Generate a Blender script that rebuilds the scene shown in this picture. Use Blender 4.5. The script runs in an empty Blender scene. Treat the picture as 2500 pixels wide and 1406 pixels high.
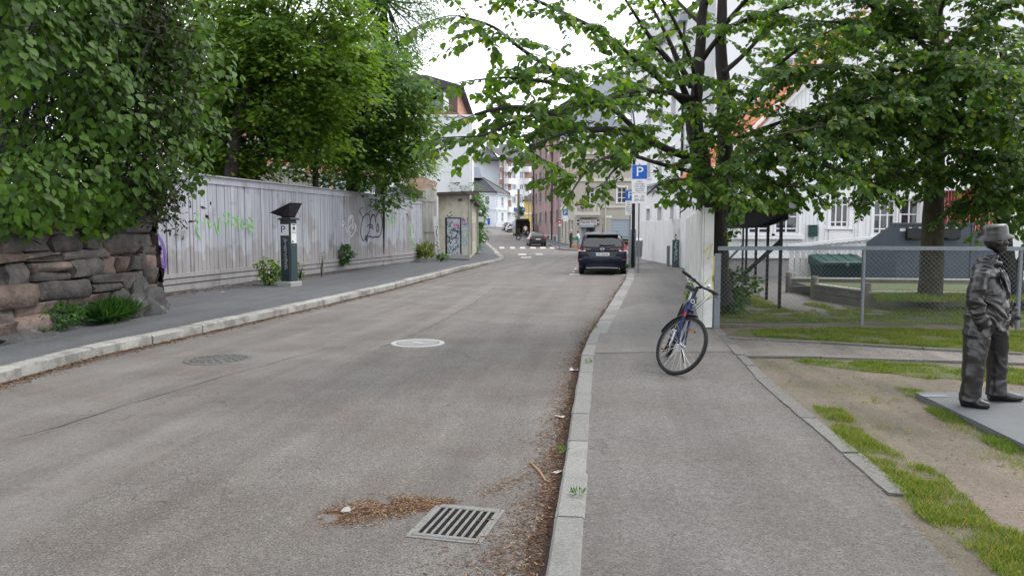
import bpy, math, random
import numpy as np
from mathutils import Vector, Matrix, noise
sc = bpy.context.scene
C = sc.collection
R = random.Random(11)
rad = math.radians

# ------------------------------------------------------------------ camera
CAM_Z, FOC, HORIZ = 1.7, 1900.0, 557.0
PITCH = math.atan((703 - HORIZ) / FOC)
cd = bpy.data.cameras.new('camera')
cam = bpy.data.objects.new('camera', cd)
C.objects.link(cam)
cam.location = (0, 0, CAM_Z)
cam.rotation_euler = (math.pi / 2 - PITCH, 0, 0)
cd.sensor_width = 36
cd.lens = 36 * FOC / 2500
cd.clip_end = 2000
sc.camera = cam

# ------------------------------------------------------------------ overcast sky and soft sun
SUN_EL, SUN_AZ = rad(52), rad(60)
w = bpy.data.worlds.new('World')
sc.world = w
w.use_nodes = True
nt = w.node_tree
bg = nt.nodes['Background']
sky = nt.nodes.new('ShaderNodeTexSky')
sky.sky_type = 'NISHITA'
sky.sun_disc = False
sky.sun_elevation = SUN_EL
sky.sun_rotation = SUN_AZ
sky.dust_density = 3
sky.ozone_density = 1
cloud = nt.nodes.new('ShaderNodeMixRGB')
cloud.inputs[0].default_value = 0.86
cloud.inputs[2].default_value = (13.4, 13.8, 14.6, 1)
nt.links.new(sky.outputs[0], cloud.inputs[1])
nt.links.new(cloud.outputs[0], bg.inputs[0])
bg.inputs[1].default_value = 0.1
sd = bpy.data.lights.new('sun', 'SUN')
sd.energy = 1.3
sd.angle = rad(24)
sd.color = (1, 0.96, 0.9)
sun = bpy.data.objects.new('sun', sd)
C.objects.link(sun)
sun.rotation_euler = Vector((-math.sin(SUN_AZ) * math.cos(SUN_EL), -math.cos(SUN_AZ) * math.cos(SUN_EL), -math.sin(SUN_EL))).to_track_quat('-Z', 'Y').to_euler()
sc.view_settings.view_transform = 'Standard'
sc.view_settings.look = 'None'
sc.view_settings.exposure = 0.78
sc.view_settings.gamma = 1
sc.view_settings.use_curve_mapping = False
sc.render.engine = 'CYCLES'
cy = sc.cycles
cy.max_bounces = 7
cy.diffuse_bounces = 4
cy.glossy_bounces = 2
cy.transmission_bounces = 4
cy.transparent_max_bounces = 6
cy.use_denoising = True

# ------------------------------------------------------------------ survey helpers: sight lines from the camera to places in the world
def ray(px, py):
    u, v = (px - 1250) / FOC, (703 - py) / FOC
    return Vector((u, math.cos(PITCH) + v * math.sin(PITCH), -math.sin(PITCH) + v * math.cos(PITCH)))
def at(px, py, Y):
    d = ray(px, py)
    t = Y / d.y
    return Vector((d.x * t, Y, CAM_Z + d.z * t))
def gd(px, py, z=0.0):
    d = ray(px, py)
    t = (z - CAM_Z) / d.z
    return Vector((d.x * t, d.y * t, z))
def onwall(o, e, px, py):
    "where a sight line meets the vertical plane through o and e: distance along from o, height"
    ox, oy = o[0], o[1]
    ex, ey = e[0] - ox, e[1] - oy
    l = math.hypot(ex, ey); ex /= l; ey /= l
    d = ray(px, py)
    den = d.x * ey - d.y * ex
    t = (ox * ey - oy * ex) / den
    return ((d.x * t - ox) * ex + (d.y * t - oy) * ey, CAM_Z + d.z * t)
HZ = [(-20, 0), (32, 0), (55, -.2), (76, -.2), (86, -.06), (100, .33), (115, .8), (165, 2.4), (230, 3.4), (700, 5)]
def hz(y):
    for (a, za), (b, zb) in zip(HZ, HZ[1:]):
        if y <= b:
            return za + (zb - za) * (y - a) / (b - a)
    return HZ[-1][1]

# ------------------------------------------------------------------ mesh helpers
class MB:
    def __init__(s):
        s.v, s.f = [], []
    def add(s, vs, fs):
        n = len(s.v)
        s.v += [tuple(p) for p in vs]
        s.f += [tuple(i + n for i in f) for f in fs]
        return s
    def box(s, x0, x1, y0, y1, z0, z1):
        return s.add([(x0, y0, z0), (x1, y0, z0), (x1, y1, z0), (x0, y1, z0), (x0, y0, z1), (x1, y0, z1), (x1, y1, z1), (x0, y1, z1)],
                     [(0, 3, 2, 1), (4, 5, 6, 7), (0, 1, 5, 4), (1, 2, 6, 5), (2, 3, 7, 6), (3, 0, 4, 7)])
    def cbox(s, x0, x1, y0, y1, z0, z1, b=.01):
        "box with its top edges and upright edges chamfered"
        def ring(i, z):
            return [(x0 + i + b, y0 + i, z), (x1 - i - b, y0 + i, z), (x1 - i, y0 + i + b, z), (x1 - i, y1 - i - b, z), (x1 - i - b, y1 - i, z), (x0 + i + b, y1 - i, z), (x0 + i, y1 - i - b, z), (x0 + i, y0 + i + b, z)]
        return s.loft([ring(0, z0), ring(0, z1 - b), ring(b, z1)])
    def loft(s, rings, cap=True, closed=True):
        n = len(rings[0])
        vs = [p for r in rings for p in r]
        fs = []
        for i in range(len(rings) - 1):
            for j in range(n if closed else n - 1):
                k = (j + 1) % n
                fs.append((i * n + j, i * n + k, (i + 1) * n + k, (i + 1) * n + j))
        if cap and closed:
            fs.append(tuple(reversed(range(n))))
            fs.append(tuple(range((len(rings) - 1) * n, len(rings) * n)))
        return s.add(vs, fs)
    def poly(s, pts):
        return s.add(pts, [tuple(range(len(pts)))])
    def prism(s, pts, vec):
        n = len(pts)
        vec = Vector(vec)
        a = [Vector(p) for p in pts]
        return s.add(a + [p + vec for p in a], [tuple(reversed(range(n))), tuple(range(n, 2 * n))] + [(i, (i + 1) % n, n + (i + 1) % n, n + i) for i in range(n)])
    def tube(s, pts, r, n=6, cap=True):
        pts = [Vector(p) for p in pts]
        if not hasattr(r, '__len__'):
            r = [r] * len(pts)
        rings = []
        t0 = (pts[1] - pts[0]).normalized()
        u = t0.orthogonal().normalized()
        for i, p in enumerate(pts):
            t = (pts[min(i + 1, len(pts) - 1)] - pts[max(i - 1, 0)])
            t = t.normalized() if t.length > 1e-9 else t0
            u = (u - t * u.dot(t))
            u = u.normalized() if u.length > 1e-6 else t.orthogonal().normalized()
            vv = t.cross(u)
            rings.append([p + (u * math.cos(2 * math.pi * k / n) + vv * math.sin(2 * math.pi * k / n)) * r[i] for k in range(n)])
        return s.loft(rings, cap)
    def bar(s, a, b, w, h=None, up=(0, 0, 1)):
        "square bar from a to b"
        h = w if h is None else h
        a, b = Vector(a), Vector(b)
        t = (b - a).normalized()
        u = t.cross(Vector(up))
        u = u.normalized() if u.length > 1e-5 else Vector((1, 0, 0))
        v = u.cross(t)
        c = [u * w / 2 + v * h / 2, -u * w / 2 + v * h / 2, -u * w / 2 - v * h / 2, u * w / 2 - v * h / 2]
        return s.loft([[a + q for q in c], [b + q for q in c]])
    def lathe(s, prof, c=(0, 0, 0), n=16, cap=True, ax='z'):
        rings = []
        for r, z in prof:
            ring = []
            for k in range(n):
                a = 2 * math.pi * k / n
                p = (r * math.cos(a), r * math.sin(a), z)
                if ax == 'y':
                    p = (p[0], z, p[1])
                if ax == 'x':
                    p = (z, p[0], p[1])
                ring.append((p[0] + c[0], p[1] + c[1], p[2] + c[2]))
            rings.append(ring)
        return s.loft(rings, cap)
    def torus(s, c, n_, Rm, r, nu=32, nv=8):
        "ring round axis n_"
        n_ = Vector(n_).normalized()
        u = n_.orthogonal().normalized()
        v = n_.cross(u)
        c = Vector(c)
        vs, fs = [], []
        for i in range(nu):
            a = 2 * math.pi * i / nu
            d = u * math.cos(a) + v * math.sin(a)
            for j in range(nv):
                b = 2 * math.pi * j / nv
                vs.append(c + d * (Rm + r * math.cos(b)) + n_ * r * math.sin(b))
                fs.append((i * nv + j, ((i + 1) % nu) * nv + j, ((i + 1) % nu) * nv + (j + 1) % nv, i * nv + (j + 1) % nv))
        return s.add(vs, fs)
    def ball(s, c, rx, ry=None, rz=None, nu=12, nv=8):
        ry = rx if ry is None else ry
        rz = rx if rz is None else rz
        rings = []
        for j in range(nv + 1):
            b = -math.pi / 2 + math.pi * j / nv
            q = max(math.cos(b), .02)
            rings.append([(c[0] + rx * q * math.cos(2 * math.pi * k / nu), c[1] + ry * q * math.sin(2 * math.pi * k / nu), c[2] + rz * math.sin(b)) for k in range(nu)])
        return s.loft(rings)
    def ribbon(s, pts, w, nrm):
        "flat strip along pts, w wide, lying across nrm"
        nrm = Vector(nrm).normalized()
        pts = [Vector(p) for p in pts]
        vs = []
        for i, p in enumerate(pts):
            t = (pts[min(i + 1, len(pts) - 1)] - pts[max(i - 1, 0)])
            sd_ = t.cross(nrm)
            sd_ = sd_.normalized() if sd_.length > 1e-7 else Vector((0, 0, 1))
            ww = w[i] if hasattr(w, '__len__') else w
            vs += [p + sd_ * ww / 2, p - sd_ * ww / 2]
        return s.add(vs, [(2 * i, 2 * i + 1, 2 * i + 3, 2 * i + 2) for i in range(len(pts) - 1)])
    def mesh(s, name, m=None, smooth=None):
        me = bpy.data.meshes.new(name)
        me.from_pydata(s.v, [], s.f)
        if m is not None:
            me.materials.append(m)
        if smooth is not None:
            me.shade_smooth()
            me.set_sharp_from_angle(angle=rad(smooth))
        me.update()
        return me
def link(name, data, par=None, loc=None, rot=None, scale=None, **props):
    o = bpy.data.objects.new(name, data)
    C.objects.link(o)
    if par is not None:
        o.parent = par
    if loc is not None:
        o.location = loc
    if rot is not None:
        o.rotation_euler = rot
    if scale is not None:
        o.scale = scale
    for k, v in props.items():
        o[k] = v
    return o
def obj(name, mb, m, par=None, smooth=None, **kw):
    return link(name, mb.mesh(name, m, smooth) if isinstance(mb, MB) else mb, par, **kw)
def thing(name, label, cat, loc=(0, 0, 0), rz=0, group=None):
    o = link(name, None, None, loc, (0, 0, rz), label=label, category=cat)
    if group:
        o['group'] = group
    return o
def tag(o, label, cat, group=None):
    o['label'] = label
    o['category'] = cat
    if group:
        o['group'] = group
    return o
def struct(name, mb, m, smooth=None, par=None):
    o = obj(name, mb, m, par, smooth)
    if par is None:
        o['kind'] = 'structure'
    return o
def copy_tree(root, par=None):
    c = root.copy()
    C.objects.link(c)
    if par is not None:
        c.parent = par
    for ch in list(root.children):
        copy_tree(ch, c)
    return c
def text(par, name, s, size, loc, rot, m, ext=.001, sx=1.0, shear=0, ls=1.0):
    cu = bpy.data.curves.new(name, 'FONT')
    cu.body = s
    cu.size = size
    cu.align_x = 'CENTER'
    cu.align_y = 'CENTER'
    cu.extrude = ext
    cu.shear = shear
    cu.space_line = ls
    cu.resolution_u = 3
    cu.materials.append(m)
    tmp = bpy.data.objects.new('tmp', cu)
    C.objects.link(tmp)
    me = bpy.data.meshes.new_from_object(tmp.evaluated_get(bpy.context.evaluated_depsgraph_get()))
    bpy.data.objects.remove(tmp)
    bpy.data.curves.remove(cu)
    o = link(name, me, par, loc, rot)
    o.scale = (sx, 1, 1)
    return o
def fastmesh(name, verts, tris, m, rnd=None):
    me = bpy.data.meshes.new(name)
    nv, nf = len(verts), len(tris)
    me.vertices.add(nv)
    me.vertices.foreach_set('co', np.asarray(verts, np.float32).ravel())
    me.loops.add(nf * 3)
    me.loops.foreach_set('vertex_index', np.asarray(tris, np.int32).ravel())
    me.polygons.add(nf)
    me.polygons.foreach_set('loop_start', np.arange(0, nf * 3, 3, dtype=np.int32))
    me.polygons.foreach_set('loop_total', np.full(nf, 3, np.int32))
    if rnd is not None:
        a = me.attributes.new('rnd', 'FLOAT', 'POINT')
        a.data.foreach_set('value', np.asarray(rnd, np.float32))
    me.materials.append(m)
    me.update()
    me.validate()
    return me

# ------------------------------------------------------------------ materials
def newmat(name):
    m = bpy.data.materials.new(name)
    m.use_nodes = True
    n = m.node_tree.nodes
    return m, n, m.node_tree.links, n['Principled BSDF']
def mat(name, col, rough=.75, var=.2, scale=3., bump=0., bscale=40., metal=0., spec=.3, orand=0., col2=None, c2scale=1.5, c2lo=.5, c2hi=.62, stretch=None, emit=0, coat=0):
    m, n, L, b = newmat(name)
    geo = n.new('ShaderNodeNewGeometry')
    src = geo.outputs['Position']
    if stretch:
        mp = n.new('ShaderNodeMapping')
        mp.inputs['Scale'].default_value = stretch
        L.new(src, mp.inputs[0])
        src = mp.outputs[0]
    nz = n.new('ShaderNodeTexNoise')
    nz.inputs['Scale'].default_value = scale
    nz.inputs['Detail'].default_value = 6
    nz.inputs['Roughness'].default_value = .65
    L.new(src, nz.inputs['Vector'])
    mr = n.new('ShaderNodeMapRange')
    mr.inputs[1].default_value = .3
    mr.inputs[2].default_value = .7
    mr.inputs[3].default_value = 1 - var
    mr.inputs[4].default_value = 1 + var
    L.new(nz.outputs[0], mr.inputs[0])
    val = mr.outputs[0]
    if orand:
        oi = n.new('ShaderNodeObjectInfo')
        m2 = n.new('ShaderNodeMapRange')
        m2.inputs[3].default_value = 1 - orand
        m2.inputs[4].default_value = 1 + orand
        L.new(oi.outputs['Random'], m2.inputs[0])
        mm = n.new('ShaderNodeMath')
        mm.operation = 'MULTIPLY'
        L.new(val, mm.inputs[0])
        L.new(m2.outputs[0], mm.inputs[1])
        val = mm.outputs[0]
    base = n.new('ShaderNodeMixRGB')
    base.inputs[1].default_value = (*col, 1)
    base.inputs[2].default_value = (*(col2 or col), 1)
    base.inputs[0].default_value = 0
    if col2:
        n2 = n.new('ShaderNodeTexNoise')
        n2.inputs['Scale'].default_value = c2scale
        n2.inputs['Detail'].default_value = 5
        L.new(src, n2.inputs['Vector'])
        r2 = n.new('ShaderNodeMapRange')
        r2.inputs[1].default_value = c2lo
        r2.inputs[2].default_value = c2hi
        L.new(n2.outputs[0], r2.inputs[0])
        L.new(r2.outputs[0], base.inputs[0])
    vm = n.new('ShaderNodeVectorMath')
    vm.operation = 'SCALE'
    L.new(base.outputs[0], vm.inputs[0])
    L.new(val, vm.inputs['Scale'])
    L.new(vm.outputs[0], b.inputs['Base Color'])
    b.inputs['Roughness'].default_value = rough
    b.inputs['Metallic'].default_value = metal
    b.inputs['Specular IOR Level'].default_value = spec
    b.inputs['Coat Weight'].default_value = coat
    if bump:
        n3 = n.new('ShaderNodeTexNoise')
        n3.inputs['Scale'].default_value = bscale
        n3.inputs['Detail'].default_value = 5
        L.new(src, n3.inputs['Vector'])
        bp = n.new('ShaderNodeBump')
        bp.inputs['Strength'].default_value = bump
        bp.inputs['Distance'].default_value = .02
        L.new(n3.outputs[0], bp.inputs['Height'])
        L.new(bp.outputs[0], b.inputs['Normal'])
    return m
def asphalt(name, col, tint, patch=.15, ang=0.13, lo=.62, hi=1.38, cracks=.33):
    "speckled worn asphalt, wear streaks running along the street"
    m, n, L, b = newmat(name)
    geo = n.new('ShaderNodeNewGeometry')
    def nz(scale, det=4, src=None, rough=.6):
        q = n.new('ShaderNodeTexNoise')
        q.inputs['Scale'].default_value = scale
        q.inputs['Detail'].default_value = det
        q.inputs['Roughness'].default_value = rough
        L.new(src or geo.outputs['Position'], q.inputs['Vector'])
        return q.outputs[0]
    def rng(v, a, b_, c, d):
        q = n.new('ShaderNodeMapRange')
        for i, x in enumerate((a, b_, c, d)):
            q.inputs[i + 1].default_value = x
        L.new(v, q.inputs[0])
        return q.outputs[0]
    def mul(a, b_):
        q = n.new('ShaderNodeMath')
        q.operation = 'MULTIPLY'
        L.new(a, q.inputs[0])
        L.new(b_, q.inputs[1])
        return q.outputs[0]
    mp = n.new('ShaderNodeMapping')
    mp.vector_type = 'TEXTURE'
    mp.inputs['Rotation'].default_value = (0, 0, -ang)
    mp.inputs['Scale'].default_value = (.4, 9, 1)
    L.new(geo.outputs['Position'], mp.inputs[0])
    fine = rng(nz(85, 3, rough=.75), .32, .68, lo, hi)
    fine2 = rng(nz(190, 2), .35, .65, .72, 1.28)
    big = rng(nz(1.1, 8, rough=.72), .3, .7, 1 - patch, 1 + patch)
    strk = rng(nz(1, 5, mp.outputs[0]), .3, .7, 1 - patch * 1.2, 1 + patch * 1.2)
    v = mul(mul(mul(fine, fine2), rng(nz(24, 4, rough=.7), .3, .7, .8, 1.2)), mul(big, strk))
    vo = n.new('ShaderNodeTexVoronoi')
    vo.inputs['Scale'].default_value = 70
    L.new(geo.outputs['Position'], vo.inputs['Vector'])
    chip = rng(vo.outputs['Distance'], .1, .16, 1, 0)
    wob = n.new('ShaderNodeMixRGB')
    wob.blend_type = 'ADD'
    wob.inputs[0].default_value = .5
    L.new(geo.outputs['Position'], wob.inputs[1])
    wn_ = n.new('ShaderNodeTexNoise')
    wn_.inputs['Scale'].default_value = 3
    wn_.inputs['Detail'].default_value = 5
    L.new(geo.outputs['Position'], wn_.inputs['Vector'])
    L.new(wn_.outputs['Color'], wob.inputs[2])
    ve = n.new('ShaderNodeTexVoronoi')
    ve.feature = 'DISTANCE_TO_EDGE'
    ve.inputs['Scale'].default_value = 1.6
    L.new(wob.outputs[0], ve.inputs['Vector'])
    cm = mul(rng(ve.outputs['Distance'], .004, .016, 1, 0), rng(nz(.5, 3), .5, .6, 0, cracks))
    inv = n.new('ShaderNodeMath')
    inv.operation = 'SUBTRACT'
    inv.inputs[0].default_value = 1
    L.new(cm, inv.inputs[1])
    v = mul(v, inv.outputs[0])
    base = n.new('ShaderNodeMixRGB')
    base.inputs[1].default_value = (*col, 1)
    base.inputs[2].default_value = (*tint, 1)
    L.new(rng(nz(.8, 5), .42, .6, 0, 1), base.inputs[0])
    c2 = n.new('ShaderNodeMixRGB')
    c2.inputs[2].default_value = (.42, .4, .37, 1)
    L.new(base.outputs[0], c2.inputs[1])
    L.new(mul(chip, rng(nz(30, 1), .55, .65, 0, .55)), c2.inputs[0])
    vm = n.new('ShaderNodeVectorMath')
    vm.operation = 'SCALE'
    L.new(c2.outputs[0], vm.inputs[0])
    L.new(v, vm.inputs['Scale'])
    L.new(vm.outputs[0], b.inputs['Base Color'])
    b.inputs['Roughness'].default_value = .8
    b.inputs['Specular IOR Level'].default_value = .35
    bp = n.new('ShaderNodeBump')
    bp.inputs['Strength'].default_value = .8
    bp.inputs['Distance'].default_value = .008
    L.new(nz(110, 3), bp.inputs['Height'])
    L.new(bp.outputs[0], b.inputs['Normal'])
    return m
def leafmat(name, dark, light, yellow=None, trans=.35, rough=.45):
    m, n, L, b = newmat(name)
    a = n.new('ShaderNodeAttribute')
    a.attribute_name = 'rnd'
    oi = n.new('ShaderNodeObjectInfo')
    ad = n.new('ShaderNodeMath')
    ad.operation = 'ADD'
    L.new(a.outputs['Fac'], ad.inputs[0])
    sc_ = n.new('ShaderNodeMath')
    sc_.operation = 'MULTIPLY'
    sc_.inputs[1].default_value = .35
    L.new(oi.outputs['Random'], sc_.inputs[0])
    L.new(sc_.outputs[0], ad.inputs[1])
    cr = n.new('ShaderNodeValToRGB')
    cr.color_ramp.elements[0].color = (*dark, 1)
    cr.color_ramp.elements[1].color = (*light, 1)
    cr.color_ramp.elements[1].position = .9
    if yellow:
        e = cr.color_ramp.elements.new(1.0)
        e.color = (*yellow, 1)
        cr.color_ramp.elements[1].position = .985
        cr.color_ramp.elements[2].position = 1.0
    L.new(ad.outputs[0], cr.inputs[0])
    L.new(cr.outputs[0], b.inputs['Base Color'])
    b.inputs['Roughness'].default_value = rough
    b.inputs['Specular IOR Level'].default_value = .25
    t = n.new('ShaderNodeBsdfTranslucent')
    tc = n.new('ShaderNodeMixRGB')
    tc.blend_type = 'MULTIPLY'
    tc.inputs[0].default_value = 1
    tc.inputs[2].default_value = (2.3, 2.2, .8, 1)
    L.new(cr.outputs[0], tc.inputs[1])
    L.new(tc.outputs[0], t.inputs[0])
    mx = n.new('ShaderNodeMixShader')
    mx.inputs[0].default_value = trans
    L.new(b.outputs[0], mx.inputs[1])
    L.new(t.outputs[0], mx.inputs[2])
    L.new(mx.outputs[0], n['Material Output'].inputs[0])
    return m
def glass(name, col=(.03, .035, .04), rough=.06):
    m, n, L, b = newmat(name)
    b.inputs['Base Color'].default_value = (*col, 1)
    b.inputs['Roughness'].default_value = rough
    b.inputs['Specular IOR Level'].default_value = .8
    return m
def brickmat(name, c1, c2, mortar, scale=1.0, bw=.23, rh=.075, ang=0):
    m, n, L, b = newmat(name)
    tc = n.new('ShaderNodeTexCoord')
    mp = n.new('ShaderNodeMapping')
    mp.inputs['Rotation'].default_value = (rad(90), 0, 0)
    L.new(tc.outputs['Object'], mp.inputs[0])
    br = n.new('ShaderNodeTexBrick')
    br.inputs['Scale'].default_value = scale
    br.inputs['Color1'].default_value = (*c1, 1)
    br.inputs['Color2'].default_value = (*c2, 1)
    br.inputs['Mortar'].default_value = (*mortar, 1)
    br.inputs['Mortar Size'].default_value = .008
    br.inputs['Brick Width'].default_value = bw
    br.inputs['Row Height'].default_value = rh
    sw = n.new('ShaderNodeSeparateXYZ')
    L.new(tc.outputs['Object'], sw.inputs[0])
    cb = n.new('ShaderNodeCombineXYZ')
    L.new(sw.outputs[0], cb.inputs[0])
    L.new(sw.outputs[2], cb.inputs[1])
    L.new(cb.outputs[0], br.inputs['Vector'])
    nz = n.new('ShaderNodeTexNoise')
    nz.inputs['Scale'].default_value = .5
    nz.inputs['Detail'].default_value = 6
    L.new(tc.outputs['Object'], nz.inputs['Vector'])
    mr = n.new('ShaderNodeMapRange')
    mr.inputs[1].default_value, mr.inputs[2].default_value, mr.inputs[3].default_value, mr.inputs[4].default_value = .3, .7, .8, 1.2
    L.new(nz.outputs[0], mr.inputs[0])
    vm = n.new('ShaderNodeVectorMath')
    vm.operation = 'SCALE'
    L.new(br.outputs[0], vm.inputs[0])
    L.new(mr.outputs[0], vm.inputs['Scale'])
    L.new(vm.outputs[0], b.inputs['Base Color'])
    b.inputs['Roughness'].default_value = .85
    return m
def fencepaint(name):
    "lilac grey boards with large pale blue repainted areas that stop raggedly near knee height, scuffs and bare flecks"
    m, n, L, b = newmat(name)
    geo = n.new('ShaderNodeNewGeometry')
    oi = n.new('ShaderNodeObjectInfo')
    sx = n.new('ShaderNodeSeparateXYZ')
    L.new(geo.outputs['Position'], sx.inputs[0])
    def nz(scale, det=5, st=None):
        q = n.new('ShaderNodeTexNoise')
        q.inputs['Scale'].default_value = scale
        q.inputs['Detail'].default_value = det
        src = geo.outputs['Position']
        if st:
            mp = n.new('ShaderNodeMapping')
            mp.inputs['Scale'].default_value = st
            L.new(src, mp.inputs[0])
            src = mp.outputs[0]
        L.new(src, q.inputs['Vector'])
        return q.outputs[0]
    def rng(v, a, b_, c, d):
        q = n.new('ShaderNodeMapRange')
        for i, x in enumerate((a, b_, c, d)):
            q.inputs[i + 1].default_value = x
        L.new(v, q.inputs[0])
        return q.outputs[0]
    def op(o, a, b_):
        q = n.new('ShaderNodeMath')
        q.operation = o
        for i, x in enumerate((a, b_)):
            if isinstance(x, (int, float)):
                q.inputs[i].default_value = x
            else:
                L.new(x, q.inputs[i])
        return q.outputs[0]
    edge = op('ADD', sx.outputs[2], rng(nz(2.2), .2, .8, -.5, .5))
    up = rng(edge, .95, 1.1, 0, 1)
    patch = rng(op('ADD', nz(.45, 6), op('MULTIPLY', oi.outputs['Random'], .12)), .47, .53, 0, 1)
    f = op('MULTIPLY', up, patch)
    mx = n.new('ShaderNodeMixRGB')
    mx.inputs[1].default_value = (.285, .275, .275, 1)
    mx.inputs[2].default_value = (.355, .365, .405, 1)
    L.new(f, mx.inputs[0])
    sc_ = n.new('ShaderNodeMixRGB')
    sc_.inputs[2].default_value = (.17, .16, .165, 1)
    L.new(mx.outputs[0], sc_.inputs[1])
    L.new(rng(nz(1.6, 8), .57, .72, 0, .7), sc_.inputs[0])
    fl = n.new('ShaderNodeMixRGB')
    fl.inputs[2].default_value = (.6, .58, .55, 1)
    L.new(sc_.outputs[0], fl.inputs[1])
    L.new(rng(nz(22, 2), .72, .76, 0, .7), fl.inputs[0])
    val = op('MULTIPLY', rng(oi.outputs['Random'], 0, 1, .88, 1.1), rng(nz(9, 4, (1, 1, .12)), .3, .7, .88, 1.12))
    vm = n.new('ShaderNodeVectorMath')
    vm.operation = 'SCALE'
    L.new(fl.outputs[0], vm.inputs[0])
    L.new(val, vm.inputs['Scale'])
    L.new(vm.outputs[0], b.inputs['Base Color'])
    b.inputs['Roughness'].default_value = .7
    bp = n.new('ShaderNodeBump')
    bp.inputs['Strength'].default_value = .3
    bp.inputs['Distance'].default_value = .01
    L.new(nz(40, 3, (1, 1, .06)), bp.inputs['Height'])
    L.new(bp.outputs[0], b.inputs['Normal'])
    return m
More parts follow.
